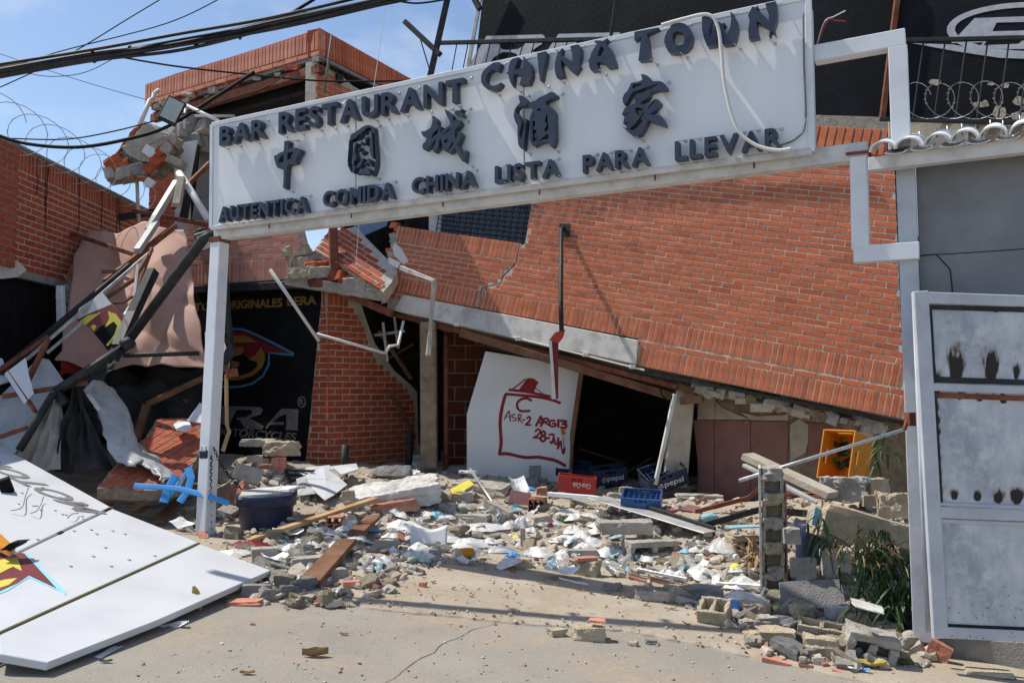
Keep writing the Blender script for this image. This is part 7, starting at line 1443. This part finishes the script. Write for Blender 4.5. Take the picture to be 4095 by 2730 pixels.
# metal drawer frame on the rubble
q = R(k('j', 335, 240)); fr_ = thing('metal_ladder', q, 'small dark metal ladder frame lying behind the white sheets', 'ladder')
for a, b in (((235, 165), (270, 245)), ((420, 165), (450, 235)), ((235, 160), (420, 170)), ((250, 195), (430, 205)), ((265, 235), (450, 232))):
    bar('frame_bar', [P(k('j', *a), q.y), P(k('j', *b), q.y - .1)], .015, 'steel_dark', parent=fr_)
# ================================================================ plant, pot, drum
pq = R(k('l', 600, 905)); pot = thing('white_plant_pot', pq + Vector((0, .1, 0)), 'broken white square planter in the right heap', 'planter')
pw = px_w(pq, 195 / 1.65) / 2; ph = px_w(pq, 190 / 1.65); m = MB(); m.lathe([(pw * 1.1, -.05), (pw * 1.22, ph * .75), (pw * 1.3, ph * .76), (pw * 1.3, ph), (pw * 1.15, ph), (pw * 1.05, ph * .5)], 4, Matrix.Translation(pq + Vector((0, pw, 0))) @ eul(0, 0, 40).to_4x4()); m.build('body', 'plaster_white', pot, bevel=.012)
m = MB(); dq = R(k('l', 480, 880)) + Vector((0, .25, 0)); m.lathe([(.13, 0), (.14, .1), (.135, .2), (.145, .3), (.14, .42), (.12, .43)], 16, Matrix.Translation(dq)); m.build('navy_drum', 'navy_plastic', label='navy blue drum behind the white planter', cat='drum', smooth=True)
def leafblade(m, a, d, L, w, droop, rg):
    s_ = d.cross(zt).normalized(); n_ = 5; vs = []
    for i in range(n_ + 1):
        t = i / n_; q = a + d * L * t + zt * (-droop * t * t * L); ww = w * math.sin(math.pi * min(.97, t * .8 + .12)); up = s_.cross(d) * ww * .25
        vs += [q - s_ * ww + up, q, q + s_ * ww + up]
    fs = []
    for i in range(n_): fs += [(3 * i, 3 * i + 1, 3 * i + 4, 3 * i + 3), (3 * i + 1, 3 * i + 2, 3 * i + 5, 3 * i + 4)]
    m.add(vs, fs, tint=rg.random())
def plant(name, c, n, L, spread, mat, label, rg, h=.2, bias=Vector((0, 0, 0))):
    f = thing(name, c, label, 'plant'); m = MB()
    for i in range(max(3, int(n * .05))):
        a = rg.uniform(0, 6.28); m.tube([c + Vector((rg.uniform(-.08, .08), rg.uniform(-.08, .08), -.1)), c + Vector((math.cos(a) * spread * .3, math.sin(a) * spread * .3, h)), c + Vector((math.cos(a) * spread, math.sin(a) * spread, h * .3)) + bias], .004, n=4)
    m.build('stems', mat, f); m = MB()
    for i in range(n):
        a = rg.uniform(0, 6.28); e = rg.uniform(-.9, .9); d = (Vector((math.cos(a) * math.cos(e), math.sin(a) * math.cos(e), math.sin(e))) + bias * .6).normalized()
        leafblade(m, c + Vector((rg.gauss(0, spread * .6), rg.gauss(0, spread * .5), rg.uniform(-.05, h))) + bias * rg.uniform(-.1, 1.5), d, L * rg.uniform(.5, 1.2), L * rg.uniform(.028, .055), rg.uniform(.2, .9), rg)
    m.build('leaves', mat, f, tints=True)
rg = random.Random(12)
plant('green_plant', P(k('l', 850, 700), 6.4), 260, .24, .2, 'green_leaf', 'long-leaved green plant spilling out beside the white planter', rg, h=.15, bias=Vector((.05, -.12, -.28)))
plant('dry_plant', P(k('l', 740, 650), 6.4), 120, .1, .3, 'dry_leaf', 'withered straw-coloured leaves on top of the green plant', rg, h=.06, bias=Vector((.03, -.06, -.06)))
plant('leafy_shoot', P(k('l', 470, 590), 6.6), 16, .28, .06, 'green_leaf', 'small green shoot under the blue painted block', rg, h=.12)
plant('dead_leaves', R(k('k', 1680, 780)) + Vector((0, 0, .1)), 40, .3, .08, 'dry_leaf', 'bunch of brown dead leaves left of the block pillar', rg, h=.15, bias=Vector((0, 0, -.1)))
plant('dark_leaf_plant', P(k('l', 870, 60), 8.4), 22, .26, .1, 'green_leaf', 'dark green upright leaves beside the yellow crate', rg, h=.2)
# ================================================================ bags, bottles, litter
def crumple_geo(seed, nr=10, na=28):      # a flattened, creased film bag: irregular outline, sharp folds
    vs = [Vector((0, 0, .45))]; fs = []; rid = lambda p, f: 1 - 2 * abs(noise.noise(p * f + Vector((seed, seed * .7, 0))))
    for i in range(1, nr + 1):
        for j in range(na):
            t = i / nr; a = 6.2832 * j / na; p = Vector((math.cos(a), math.sin(a), 0)); out = .5 * (1 + .5 * noise.noise(p * 1.3 + Vector((seed, 0, 5))) + .18 * noise.noise(p * 4 + Vector((0, seed, 1))))
            q = p * out * t; z = (1 - t * t) * (.36 + .3 * rid(q, 2.6)) + .1 * rid(q, 6) * (1.1 - t) + .04 * t * noise.noise(p * 3)
            vs.append(Vector((q.x + .03 * noise.noise(q * 9), q.y + .03 * noise.noise(q * 9 + Vector((4, 4, 0))), z)))
    for j in range(na): fs.append((0, 1 + j, 1 + (j + 1) % na))
    for i in range(nr - 1):
        for j in range(na): fs.append((1 + i * na + j, 1 + (i + 1) * na + j, 1 + (i + 1) * na + (j + 1) % na, 1 + i * na + (j + 1) % na))
    return vs, fs
def bag(ch, x0, y0, x1, y1, mat, label, name='plastic_bag', cat='bag', hs=.8, rz=0., rough=.34, dep=.8):
    b = R(k(ch, (x0 + x1) / 2, y1 - 6)); SEED[0] += 1; vs, fs = crumple_geo(SEED[0] * 1.37, 12, 34); w = px_w(b, (x1 - x0) / 1.651); h = px_w(b, (y1 - y0) / 1.651) * hs
    m = MB(); Rz = eul(0, 0, rz); m.add([b + Vector((0, w * dep * .35, .01)) + Rz @ Vector((v.x * w * 1.15, v.y * w * dep, v.z * h * .95)) for v in vs], fs); return m.build(name, mat, label=label, cat=cat, smooth=True)
for a in [('j', 890, 460, 1090, 560, 'bag_white', 'white bag with scrunched top right of the clear lid'), ('j', 950, 500, 1180, 590, 'bag', 'flattened translucent bag in the centre of the litter'), ('j', 1000, 570, 1200, 650, 'bag', 'milky bag left of the large white tray'), ('j', 880, 540, 1010, 620, 'bag', 'thin crumpled bag behind the concrete brick'),
          ('j', 1030, 685, 1240, 775, 'bag_white', 'knotted white bag at the front of the litter'), ('j', 415, 600, 665, 700, 'bag', 'greyish translucent bag behind the long concrete brick'), ('j', 1180, 580, 1380, 650, 'bag', 'clear crumpled film right of the centre'), ('j', 1330, 580, 1570, 690, 'bag', 'wide crumpled film left of the upright stub'), ('j', 1380, 500, 1660, 575, 'bag', 'pale film lying below the steel pipe'),
          ('j', 1560, 640, 1740, 720, 'bag', 'film with pink print near the blue wrapper'), ('j', 1500, 600, 1640, 660, 'bag', 'small film scrap behind the pink printed film'), ('k', 0, 460, 130, 560, 'bag_white', 'white bag at the lower end of the steel pipe'), ('k', 75, 440, 210, 550, 'bag', 'clear bag behind the white bag by the steel pipe'), ('k', 150, 645, 350, 745, 'bag', 'large crumpled translucent bag right of the upright stub'), ('k', 340, 580, 540, 650, 'bag_white', 'white crumpled bag in the middle of the litter'),
          ('k', 490, 570, 680, 680, 'bag', 'crumpled film left of the hollow blocks'), ('k', 640, 620, 890, 745, 'bag', 'large clear bag in front of the hollow blocks'), ('k', 1385, 555, 1570, 720, 'bag_white', 'tall white bag right of the hollow blocks'), ('k', 1040, 805, 1190, 880, 'bag', 'yellowish bag at the front right of the litter'), ('k', 1330, 820, 1420, 890, 'bag_white', 'crumpled white tissue left of the block pillar'),
          ('k', 1500, 830, 1720, 960, 'bag', 'clear bag in front of the block pillar'), ('k', 1440, 920, 1816, 1090, 'bag', 'large clear bag spread before the foot of the block pillar'), ('k', 1200, 770, 1350, 830, 'clear', 'flat clear plastic pack on the bare driveway'), ('k', 350, 410, 560, 470, 'bag', 'dusty film behind the white metal strip'), ('k', 220, 470, 400, 540, 'bag', 'dusty film below the green wrapper'), ('l', 0, 900, 100, 960, 'bag', 'pale film at the foot of the block pillar'), ('l', 250, 505, 400, 560, 'bag_white', 'white bag behind the block pillar'),
          ('j', 1220, 440, 1340, 500, 'bag', 'small clear bag under the grey blocks'), ('j', 1440, 240, 1560, 310, 'bag', 'clear film between the grey slabs'), ('k', 560, 540, 660, 600, 'bag', 'small film scrap left of the hollow blocks'), ('j', 600, 655, 680, 705, 'bag', 'silvery film beside the brown strip'), ('k', 100, 620, 200, 680, 'bag', 'film scrap beside the upright stub'), ('i', 1420, 680, 1640, 740, 'bag', 'translucent film beside the fallen sign'), ('i', 1480, 620, 1740, 690, 'red_print', 'dark red wrapper film beside the fallen sign')]: bag(*a)
bag('j', 1160, 415, 1285, 490, 'bag_blue', 'light blue bag in front of the white plaster slab'); bag('j', 470, 570, 640, 615, 'bag_blue', 'light blue bag beside the clear plastic lid'); bag('j', 700, 495, 840, 580, 'bag_blue', 'pale blue bag right of the clear plastic lid'); bag('k', 465, 590, 550, 660, 'bag_blue', 'turquoise bag in the middle of the litter')
bag('j', 1690, 695, 1770, 745, 'strap_blue', 'bright blue wrapper near the pink printed film', 'wrapper', 'wrapper'); bag('k', 1190, 675, 1270, 720, 'cyan_paint', 'teal wrapper right of the hollow blocks', 'wrapper', 'wrapper'); bag('k', 1260, 640, 1420, 720, 'bag_white', 'printed white wrapper with orange marks', 'wrapper', 'wrapper'); bag('j', 1190, 525, 1265, 580, 'dim_grey', 'crumpled silver foil ball in the litter', 'foil', 'foil'); bag('k', 170, 265, 235, 305, 'strap_blue', 'small blue wrapper left of the red crate', 'wrapper', 'wrapper')
bag('k', 80, 575, 140, 625, 'yellow_print', 'small yellow wrapper left of the upright stub', 'wrapper', 'wrapper'); bag('k', 370, 455, 500, 515, 'green_leaf', 'dark green wrapper behind the litter', 'wrapper', 'wrapper'); bag('k', 660, 745, 820, 800, 'green_leaf', 'green wrapper right of the mortar lump', 'wrapper', 'wrapper')
# packet, box, mask, lid, tray
sheetpiece('green_packet', 'j', [(1315, 375, .08), (1380, 345, .1), (1440, 322, .14), (1478, 350, .12), (1420, 375, .08), (1390, 402, .05), (1330, 395, .05)], 'yellow_print', 'yellow and green printed packet on the grey block', 'packet', up=.12, th=.012)
sheetpiece('lilac_paper', 'l', [(915, 955, .05), (1058, 985, .05), (1045, 1040, .0), (900, 1005, .0)], 'paper', 'folded lilac-white paper beside the gate post', 'paper', up=.06)
sheetpiece('face_mask', 'j', [(325, 985, .0), (462, 980, .0), (468, 1008, 0), (330, 1012, 0)], 'bag_blue', 'light blue face mask lying at the edge of the rubble', 'mask', up=.02)
sheetpiece('blue_box', 'k', [(1550, 1100, .06), (1608, 1098, .06), (1608, 1140, 0), (1560, 1140, 0)], 'strap_blue', 'small blue carton by the cinder block', 'carton', up=.03, th=.03)
b = R(k('j', 1170, 695)); m = MB(); wv = px_w(b, 245 / 1.651)
m.sheet(lambda u, v: b + Vector(((u - .5) * wv, .1 + .08 * v, .02 + v * .2 - .05 * math.sin(u * 3.14))), 14, 6); m.build('white_tray', 'plastic_white', label='large white plastic tray standing in the litter', cat='tray', solid=.004, smooth=True)
c = P(k('j', 660, 525), R(k('j', 660, 590)).y); r_ = px_w(c, 62 / 1.651); m = MB(); M = frame_mat(Vector((1, .3, 0)).normalized(), Vector((0, .25, 1)).normalized(), Vector((.25, -1, .2)).normalized(), c)
m.lathe([(r_ * .05, 0), (r_ * .6, .004), (r_ * .85, .01), (r_ * .9, .025), (r_, .03), (r_ * 1.02, .02)], 26, M, sx=.8, sy=1.1); m.build('clear_lid', 'clear', label='round clear plastic lid standing in the litter', cat='lid', smooth=True)
def bottle(ch, x0, y0, x1, y1, label, mat='clear', lab=None, r=.04, name='plastic_bottle'):
    a, b = on(ch, x0, y0, r), on(ch, x1, y1, r); d = (b - a); L = d.length; d.normalize(); s_ = d.cross(zt).normalized(); M = frame_mat(s_, d.cross(s_) * -1, d, a); f = thing(name, a - Vector((0, 0, r)), label, 'bottle')
    m = MB(); m.lathe([(r * .7, 0), (r, .02), (r * .97, L * .3), (r, L * .65), (r * .4, L * .9), (r * .35, L)], 14, M); m.build('body', mat, f, smooth=True)
    m = MB(); m.lathe([(r * .4, L * .95), (r * .4, L * 1.04)], 10, M); m.build('cap', 'plastic_white', f)
    if lab:
        m = MB(); m.lathe([(r * 1.03, L * .15), (r * 1.03, L * .55)], 14, M); m.build('label_band', lab, f, smooth=True)
bottle('j', 1345, 765, 1555, 745, 'juice bottle with an orange and green label at the front of the litter', lab='yellow_plastic', r=.055); bottle('k', 1330, 510, 1440, 490, 'blue and white can-shaped bottle behind the long sheet', mat='cyan_paint', r=.04); bottle('k', 800, 810, 880, 750, 'clear bottle right of the green wrapper', r=.04)
bottle('k', 1420, 265, 1505, 255, 'dark bottle with a green label beside the tiled wall', mat='glass_green', lab='green_leaf', r=.04); bottle('k', 1540, 840, 1600, 900, 'clear bottle with a green and yellow label at the block pillar', lab='yellow_print', r=.05); bottle('l', 130, 1120, 240, 1125, 'green bottle with a yellow label in the right heap', mat='glass_green', lab='yellow_print', r=.035)
bottle('j', 300, 660, 420, 670, 'clear crushed bottle behind the long concrete brick', r=.035); bottle('j', 750, 760, 890, 790, 'clear crushed bottle in front of the concrete brick', r=.03); bottle('k', 1440, 700, 1560, 790, 'large clear bottle right of the hollow blocks', r=.07); bottle('k', 680, 800, 800, 825, 'clear green-tinted bottle at the litter edge', r=.035); bottle('k', 620, 470, 720, 490, 'clear bottle under the white metal strip', r=.045); bottle('k', 440, 720, 520, 760, 'thin clear bottle with red cap near the mortar lump', r=.025)
# papers and leaves singled out by hand
def scrap(name, q, w, d, mat, label, cat, rz, curl=.3, group=None, tilt=(0, 0), nu=5, nv=4, th=.0015, seed=0):
    m = MB(); M = Matrix.Translation(q) @ eul(tilt[0], tilt[1], rz).to_4x4()
    m.sheet(lambda u, v: M @ Vector(((u - .5) * w, (v - .5) * d, .004 + curl * w * ((u - .5) ** 2) + .12 * w * noise.noise(Vector((u * 2, v * 2, seed))))), nu, nv); return m.build(name, mat, label=label, cat=cat, group=group, solid=th)
def leaf(q, L, mat, label, rz, seed=0, group=None, curl=.25):
    m = MB(); Rz = eul(0, 0, rz)
    def fn(u, v):
        w = .38 * math.sin(math.pi * min(1, max(.02, u))) ** .8; return q + Rz @ Vector(((u - .5) * L, (v - .5) * L * w, .006 + L * curl * ((v - .5) ** 2) * 2 + L * .22 * (u - .5) ** 2 + .05 * L * noise.noise(Vector((u * 3, v * 3, seed)))))
    m.sheet(fn, 8, 4); return m.build('dry_leaf', mat, label=label, cat='leaf', group=group, solid=.001)
scrap('white_paper_roll', G(o(375, 1438)), .3, .05, 'paper', 'rolled white paper strip lying below the fallen sign', 'paper', 5); scrap('white_paper_strip', G(o(250, 1498)), .05, .22, 'paper', 'white paper strip sticking out under the fallen sign', 'paper', -5)
q = G(o(452, 1400)); m = MB(); m.sheet(lambda u, v: q + Vector((.03 * (v - .5) * 2 * math.sin(math.pi * min(.98, u * .9 + .05)) + .05 * (u - .5), .02 * math.sin(u * 9) * .4 + .02 * (v - .5), .0 + .16 * (1 - u))), 8, 4); m.build('dry_leaf', 'yellow_print', label='curled yellow leaf leaning on the edge of the fallen sign', cat='leaf', solid=.001); m = bpy.data.objects['dry_leaf']; pmat('leaf_yellow', [(.4, .3, .07), (.5, .4, .12)], scale=12, rough=.7); m.data.materials[0] = MATS['leaf_yellow']
leaf(G(o(724, 1507)), .15, 'dry_leaf', 'large pale dry leaf lying alone on the street', 12, 3, curl=.5); leaf(G(o(790, 1458)), .06, 'dry_leaf', 'small dry leaf above the large pale leaf on the street', -10, 4); leaf(G(o(568, 1548)), .08, 'dry_leaf', 'pale green-brown leaf at the lower edge of the street', 10, 5); leaf(G(o(243, 1521)), .07, 'green_leaf', 'small green leaf below the fallen sign', 5, 6); leaf(R(k('k', 135, 800)), .16, 'leaf_yellow', 'bright green-yellow leaf on the beige lump', 5, 8); leaf(G(o(1210, 1380)), .06, 'leaf_yellow', 'small yellow leaf at the slab edge', 5, 9); leaf(R(k('l', 780, 1460)), .22, 'leaf_yellow', 'long yellow-brown leaf before the large hollow block', -20, 10); leaf(R(k('l', 960, 1440)), .2, 'green_leaf', 'olive leaf at the front of the right heap', -40, 11)
scrap('white_carton', R(k('j', 250, 610)) + Vector((0, 0, .05)), .3, .16, 'paper', 'white carton sheet behind the long concrete brick', 'paper', 12); scrap('white_envelope', R(k('i', 1200, 560)) + Vector((0, 0, .06)), .2, .16, 'paper', 'white paper by the foot of the sign post', 'paper', -30, tilt=(10, 15)); scrap('white_paper_tent', R(k('k', 120, 350)) + Vector((0, 0, .12)), .2, .3, 'paper', 'folded white paper on the dark pink tile', 'paper', 20, curl=1.2, tilt=(40, 0))
scrap('paper_clump', R(k('k', 400, 875)) + Vector((0, 0, .05)), .28, .18, 'paper', 'clump of white paper at the front edge of the litter', 'paper', 10, curl=.5); scrap('white_wrapper_sheet', R(k('j', 160, 800)) + Vector((0, 0, .06)), .2, .16, 'paper', 'white folded paper right of the corner of the fallen sign', 'paper', 30, curl=.8); scrap('blue_pen_wrapper', R(k('l', 745, 1490)) + Vector((0, 0, .01)), .08, .025, 'strap_blue', 'small blue wrapper on the street before the right heap', 'wrapper', -15); scrap('small_paper', R(k('l', 685, 1480)) + Vector((0, 0, .01)), .08, .06, 'paper', 'small white paper before the large hollow block', 'paper', 10)
q = G(o(1720, 1573 - 17)); 
# ================================================================ scattered pieces
REG = [(560, 1390), (600, 1345), (500, 1255), (430, 1225), (400, 1150), (470, 1080), (560, 1050), (720, 1085), (950, 1075), (1060, 1065), (1310, 1105), (1480, 1105), (1600, 1105), (1690, 1060), (1900, 1000), (2060, 1000), (2095, 1200), (2130, 1490), (2150, 1530), (1950, 1535), (1760, 1510), (1690, 1450), (1560, 1385), (1420, 1325), (1240, 1300), (1000, 1295), (940, 1350), (760, 1395)]
rs = random.Random(99)
def samp(reg):
    xs = [p[0] for p in reg]; ys = [p[1] for p in reg]
    while True:
        x, y = rs.uniform(min(xs), max(xs)), rs.uniform(min(ys), max(ys))
        if inside(reg, x, y): return (x, y)
TPL = {}
def inst(name, key, geo, mat, q, scale, rot, label, cat, group):
    kk = (key, mat)
    if kk not in TPL:
        me = bpy.data.meshes.new(name); me.from_pydata(*[geo[0], [], geo[1]]); me.polygons.foreach_set('use_smooth', [key[0] == 'c'] * len(me.polygons)); me.materials.append(MATS[mat]); TPL[kk] = me
    ob = bpy.data.objects.new(name, TPL[kk]); COL.objects.link(ob); ob.location = q; ob.scale = scale; ob.rotation_euler = rot; return tag(ob, label, cat, group)
MARK = [('the blue tub', 610, 1190), ('the sign post', 470, 1210), ('the brown metal strips', 790, 1290), ('the white plaster slab', 900, 1120), ('the knotted white bag', 970, 1280), ('the juice bottle', 1080, 1285), ('the graffiti board', 1180, 1095), ('the red crate', 1320, 1140), ('the navy crate by the column', 1530, 1140), ('the upright blue crate', 1480, 1180), ('the hollow blocks', 1480, 1240), ('the mortar lump with brick faces', 1350, 1310), ('the steel pipe', 1120, 1180), ('the left heap of bricks', 590, 1070), ('the block pillar', 1775, 1260), ('the cinder block at the right front', 1640, 1410), ('the green plant', 1990, 1280), ('the gate foot', 2110, 1460), ('the large hollow block', 2000, 1490), ('the tiled wall', 1760, 1120), ('the yellow crate', 1950, 1060), ('the paving slab', 1860, 1360), ('the brick pier', 850, 1090), ('the fallen sign', 600, 1350), ('the small hollow brick', 1900, 1450), ('the terracotta lump in the shadow', 1500, 1370), ('the street lump with a brick corner', 1350, 1450)]
CW = {'concrete': 'grey', 'concrete_warm': 'beige', 'concrete_grey': 'dark grey', 'plaster_beige': 'dusty plastered', 'brick_pink': 'orange', 'brick_old': 'dark red', 'brick_dusty': 'dusty red', 'pink_tile': 'brown-pink', 'paper': 'white', 'bag_white': 'glossy white', 'cyan_paint': 'pale blue', 'bag': 'milky', 'clear': 'clear', 'dry_leaf': 'brown', 'leaf_yellow': 'yellow'}
def lab(mt, s_, lo, hi, noun, x, y):
    z = ['tiny', 'small', 'medium', 'larger'][min(3, int(4 * (s_ - lo) / (hi - lo)))]
    mk = min(MARK, key=lambda m_: (m_[1] - x) ** 2 + (m_[2] - y) ** 2); side = ('left of', 'right of')[x > mk[1]] if abs(x - mk[1]) > abs(y - mk[2]) else ('behind', 'in front of')[y > mk[2]]
    return f'{z} {CW[mt]} {noun} {side} {mk[0]}'
RG = [rock_geo(900 + i, 2, .2, (1, 1, 1), .35) for i in range(8)]
RH = [(1690, 1400), (1760, 1370), (2100, 1370), (2150, 1500), (1950, 1530), (1760, 1505)]; RH2 = [(1690, 1090), (1850, 1010), (2060, 1000), (2090, 1150), (1800, 1130)]; RH3 = [(560, 1330), (720, 1250), (950, 1300), (900, 1350), (640, 1390)]
for i in range(296):
    x, y = samp(REG if i < 150 else RH if i < 215 else RH2 if i < 255 else RH3); q = R(o(x, y)); s_ = rs.uniform(.06, .2) * (1 if rs.random() < .75 else 1.3); j = rs.randrange(8); fl = rs.uniform(.3, .8)
    mt = rs.choice(['concrete'] * 3 + ['concrete_warm'] * 3 + ['concrete_grey', 'plaster_beige']); inst('rubble_piece', ('r', j), RG[j], mt, q + Vector((0, 0, s_ * fl * .22)), (s_, s_ * rs.uniform(.6, 1), s_ * fl), (rs.uniform(-.5, .5), rs.uniform(-.5, .5), rs.uniform(0, 6.3)), lab(mt, s_, .06, .26, 'concrete piece', x, y), 'rubble', 'concrete pieces scattered in the rubble')
BR = [rock_geo(950 + i, 1, .07, (1, 1, 1), .12) for i in range(5)]
for i in range(90):
    x, y = samp(REG); q = R(o(x, y)); s_ = rs.uniform(.05, .15); j = rs.randrange(5)
    mt = rs.choice(['brick_dusty', 'brick_old', 'brick_dusty', 'pink_tile']); inst('brick_shard', ('b', j), BR[j], mt, q + Vector((0, 0, s_ * .1)), (s_, s_ * rs.uniform(.4, .7), s_ * rs.uniform(.2, .45)), (rs.uniform(-.5, .5), rs.uniform(-.5, .5), rs.uniform(0, 6.3)), lab(mt, s_, .05, .15, 'brick shard', x, y), 'rubble', 'brick shards scattered in the rubble')
def paper_geo(seed):
    m = MB(); m.sheet(lambda u, v: Vector((u - .5, (v - .5) * .7, .5 * (u - .5) ** 2 + .3 * noise.noise(Vector((u * 2, v * 2, seed))))), 5, 4); return m.v, m.f
PG = [paper_geo(i * 2.7) for i in range(6)]; CG = [crumple_geo(i * 3.1, 7, 20) for i in range(6)]
LIT = [(600, 1290), (760, 1200), (860, 1180), (1000, 1160), (1160, 1170), (1330, 1190), (1500, 1240), (1690, 1260), (1720, 1370), (1500, 1330), (1300, 1315), (1050, 1295), (900, 1310), (700, 1360)]
for i in range(100):
    x, y = samp(LIT if rs.random() < .8 else REG); q = R(o(x, y)); s_ = rs.uniform(.05, .16); j = rs.randrange(6)
    mt = rs.choice(['paper', 'paper', 'paper', 'bag_white', 'cyan_paint']); inst('paper_scrap', ('p', j), PG[j], mt, q + Vector((0, 0, .035)), (s_, s_, s_), (rs.uniform(-.6, .6), rs.uniform(-.6, .6), rs.uniform(0, 6.3)), lab(mt, s_, .05, .16, 'scrap of paper', x, y), 'paper', 'paper scraps in the litter')
for i in range(48):
    x, y = samp(LIT); q = R(o(x, y)); s_ = rs.uniform(.12, .3); j = rs.randrange(6)
    mt = rs.choice(['bag', 'bag', 'bag_white', 'clear', 'bag']); inst('crumpled_film', ('c', j), CG[j], mt, q + Vector((0, 0, .02)), (s_, s_ * .8, s_ * .38), (rs.uniform(-.3, .3), rs.uniform(-.3, .3), rs.uniform(0, 6.3)), lab(mt, s_, .12, .3, 'crumpled plastic film', x, y), 'film', 'crumpled films in the litter')
def leaf_geo(seed):
    m = MB()
    def fn(u, v):
        w = .42 * math.sin(math.pi * min(1, max(.03, u))); return Vector((u - .5, (v - .5) * w, .5 * (v - .5) ** 2 + .3 * (u - .5) ** 2 + .1 * noise.noise(Vector((u * 3, v * 3, seed)))))
    m.sheet(fn, 6, 2); return m.v, m.f
LG = [leaf_geo(i * 1.9) for i in range(4)]
LR = [(900, 1300), (1100, 1290), (1400, 1310), (1700, 1370), (1760, 1500), (2050, 1540), (1600, 1440), (1250, 1370), (960, 1390), (620, 1410), (640, 1350)]
for i in range(80):
    x, y = samp(LR); q = R(o(x, y)); s_ = rs.uniform(.03, .07); j = rs.randrange(4)
    mt = rs.choice(['dry_leaf'] * 6 + ['leaf_yellow']); inst('fallen_leaf', ('l', j), LG[j], mt, q + Vector((0, 0, .008)), (s_, s_, s_), (rs.uniform(-.4, .4), rs.uniform(-.4, .4), rs.uniform(0, 6.3)), lab(mt, s_, .03, .07, 'fallen leaf', x, y), 'leaf', 'dry leaves along the front of the rubble')
# crumbs nobody could count
def crumbs(name, n, reg, smin, smax, mat, label, geos, flat=.6, fall=None, lift=.15):
    m = MB()
    for i in range(n):
        x, y = samp(reg); q = R(o(x, y)); s_ = smin + (smax - smin) * rs.random() ** 2.5; vs, fs = rs.choice(geos); Rm = eul(rs.uniform(-30, 30), rs.uniform(-30, 30), rs.uniform(0, 360)); sc_ = Vector((s_, s_ * rs.uniform(.5, 1), s_ * flat * rs.uniform(.5, 1)))
        m.add([q + Vector((0, 0, s_ * lift)) + Rm @ Vector((v[0] * sc_.x, v[1] * sc_.y, v[2] * sc_.z)) for v in vs], fs, tint=rs.random())
    return m.build(name, mat, label=label, cat='debris', kind='stuff', tints=True, keep=True)
R1 = [rock_geo(980 + i, 1, .18, (1, 1, 1), .35) for i in range(6)]
TN_ = [(.6, .6, .6), (1.1, 1.1, 1.1), (.85, .82, .78), (1.25, 1.2, 1.15), (.95, .9, .85)]
pmat('crumb', [(.28, .25, .21), (.42, .38, .32), (.5, .46, .4)], scale=6, rough=.95, bump=.6, tint=TN_); pmat('crumb_red', [(.32, .15, .1), (.42, .22, .15)], scale=6, rough=.95, bump=.5, tint=TN_); pmat('crumb_white', [(.55, .54, .52), (.7, .7, .7)], scale=6, rough=.7, bump=.4, tint=TN_)
crumbs('concrete_crumbs', 3800, REG, .015, .13, 'crumb', 'fine grey and beige crumbs covering the rubble', R1); crumbs('brick_crumbs', 900, REG, .012, .06, 'crumb_red', 'fine red brick crumbs in the rubble', R1); crumbs('litter_crumbs', 700, LIT, .015, .07, 'crumb_white', 'fine white bits of paper and plaster in the litter', [(v, f) for v, f in PG] + R1[:2], flat=.3)
STR = [(560, 1420), (900, 1390), (1300, 1380), (1700, 1470), (2150, 1545), (2150, 1568), (330, 1568), (300, 1530)]
crumbs('street_grit', 380, STR, .005, .022, 'crumb', 'fine grit on the street', R1, lift=.2); crumbs('street_brick_bits', 26, STR, .008, .03, 'crumb_red', 'red brick bits on the street', R1, lift=.2); crumbs('driveway_grit', 260, [(700, 1400), (900, 1350), (1000, 1320), (1420, 1350), (1700, 1450), (1760, 1500), (1500, 1460), (1100, 1420), (800, 1410)], .006, .03, 'crumb', 'grit along the broken edge of the driveway', R1, lift=.2)
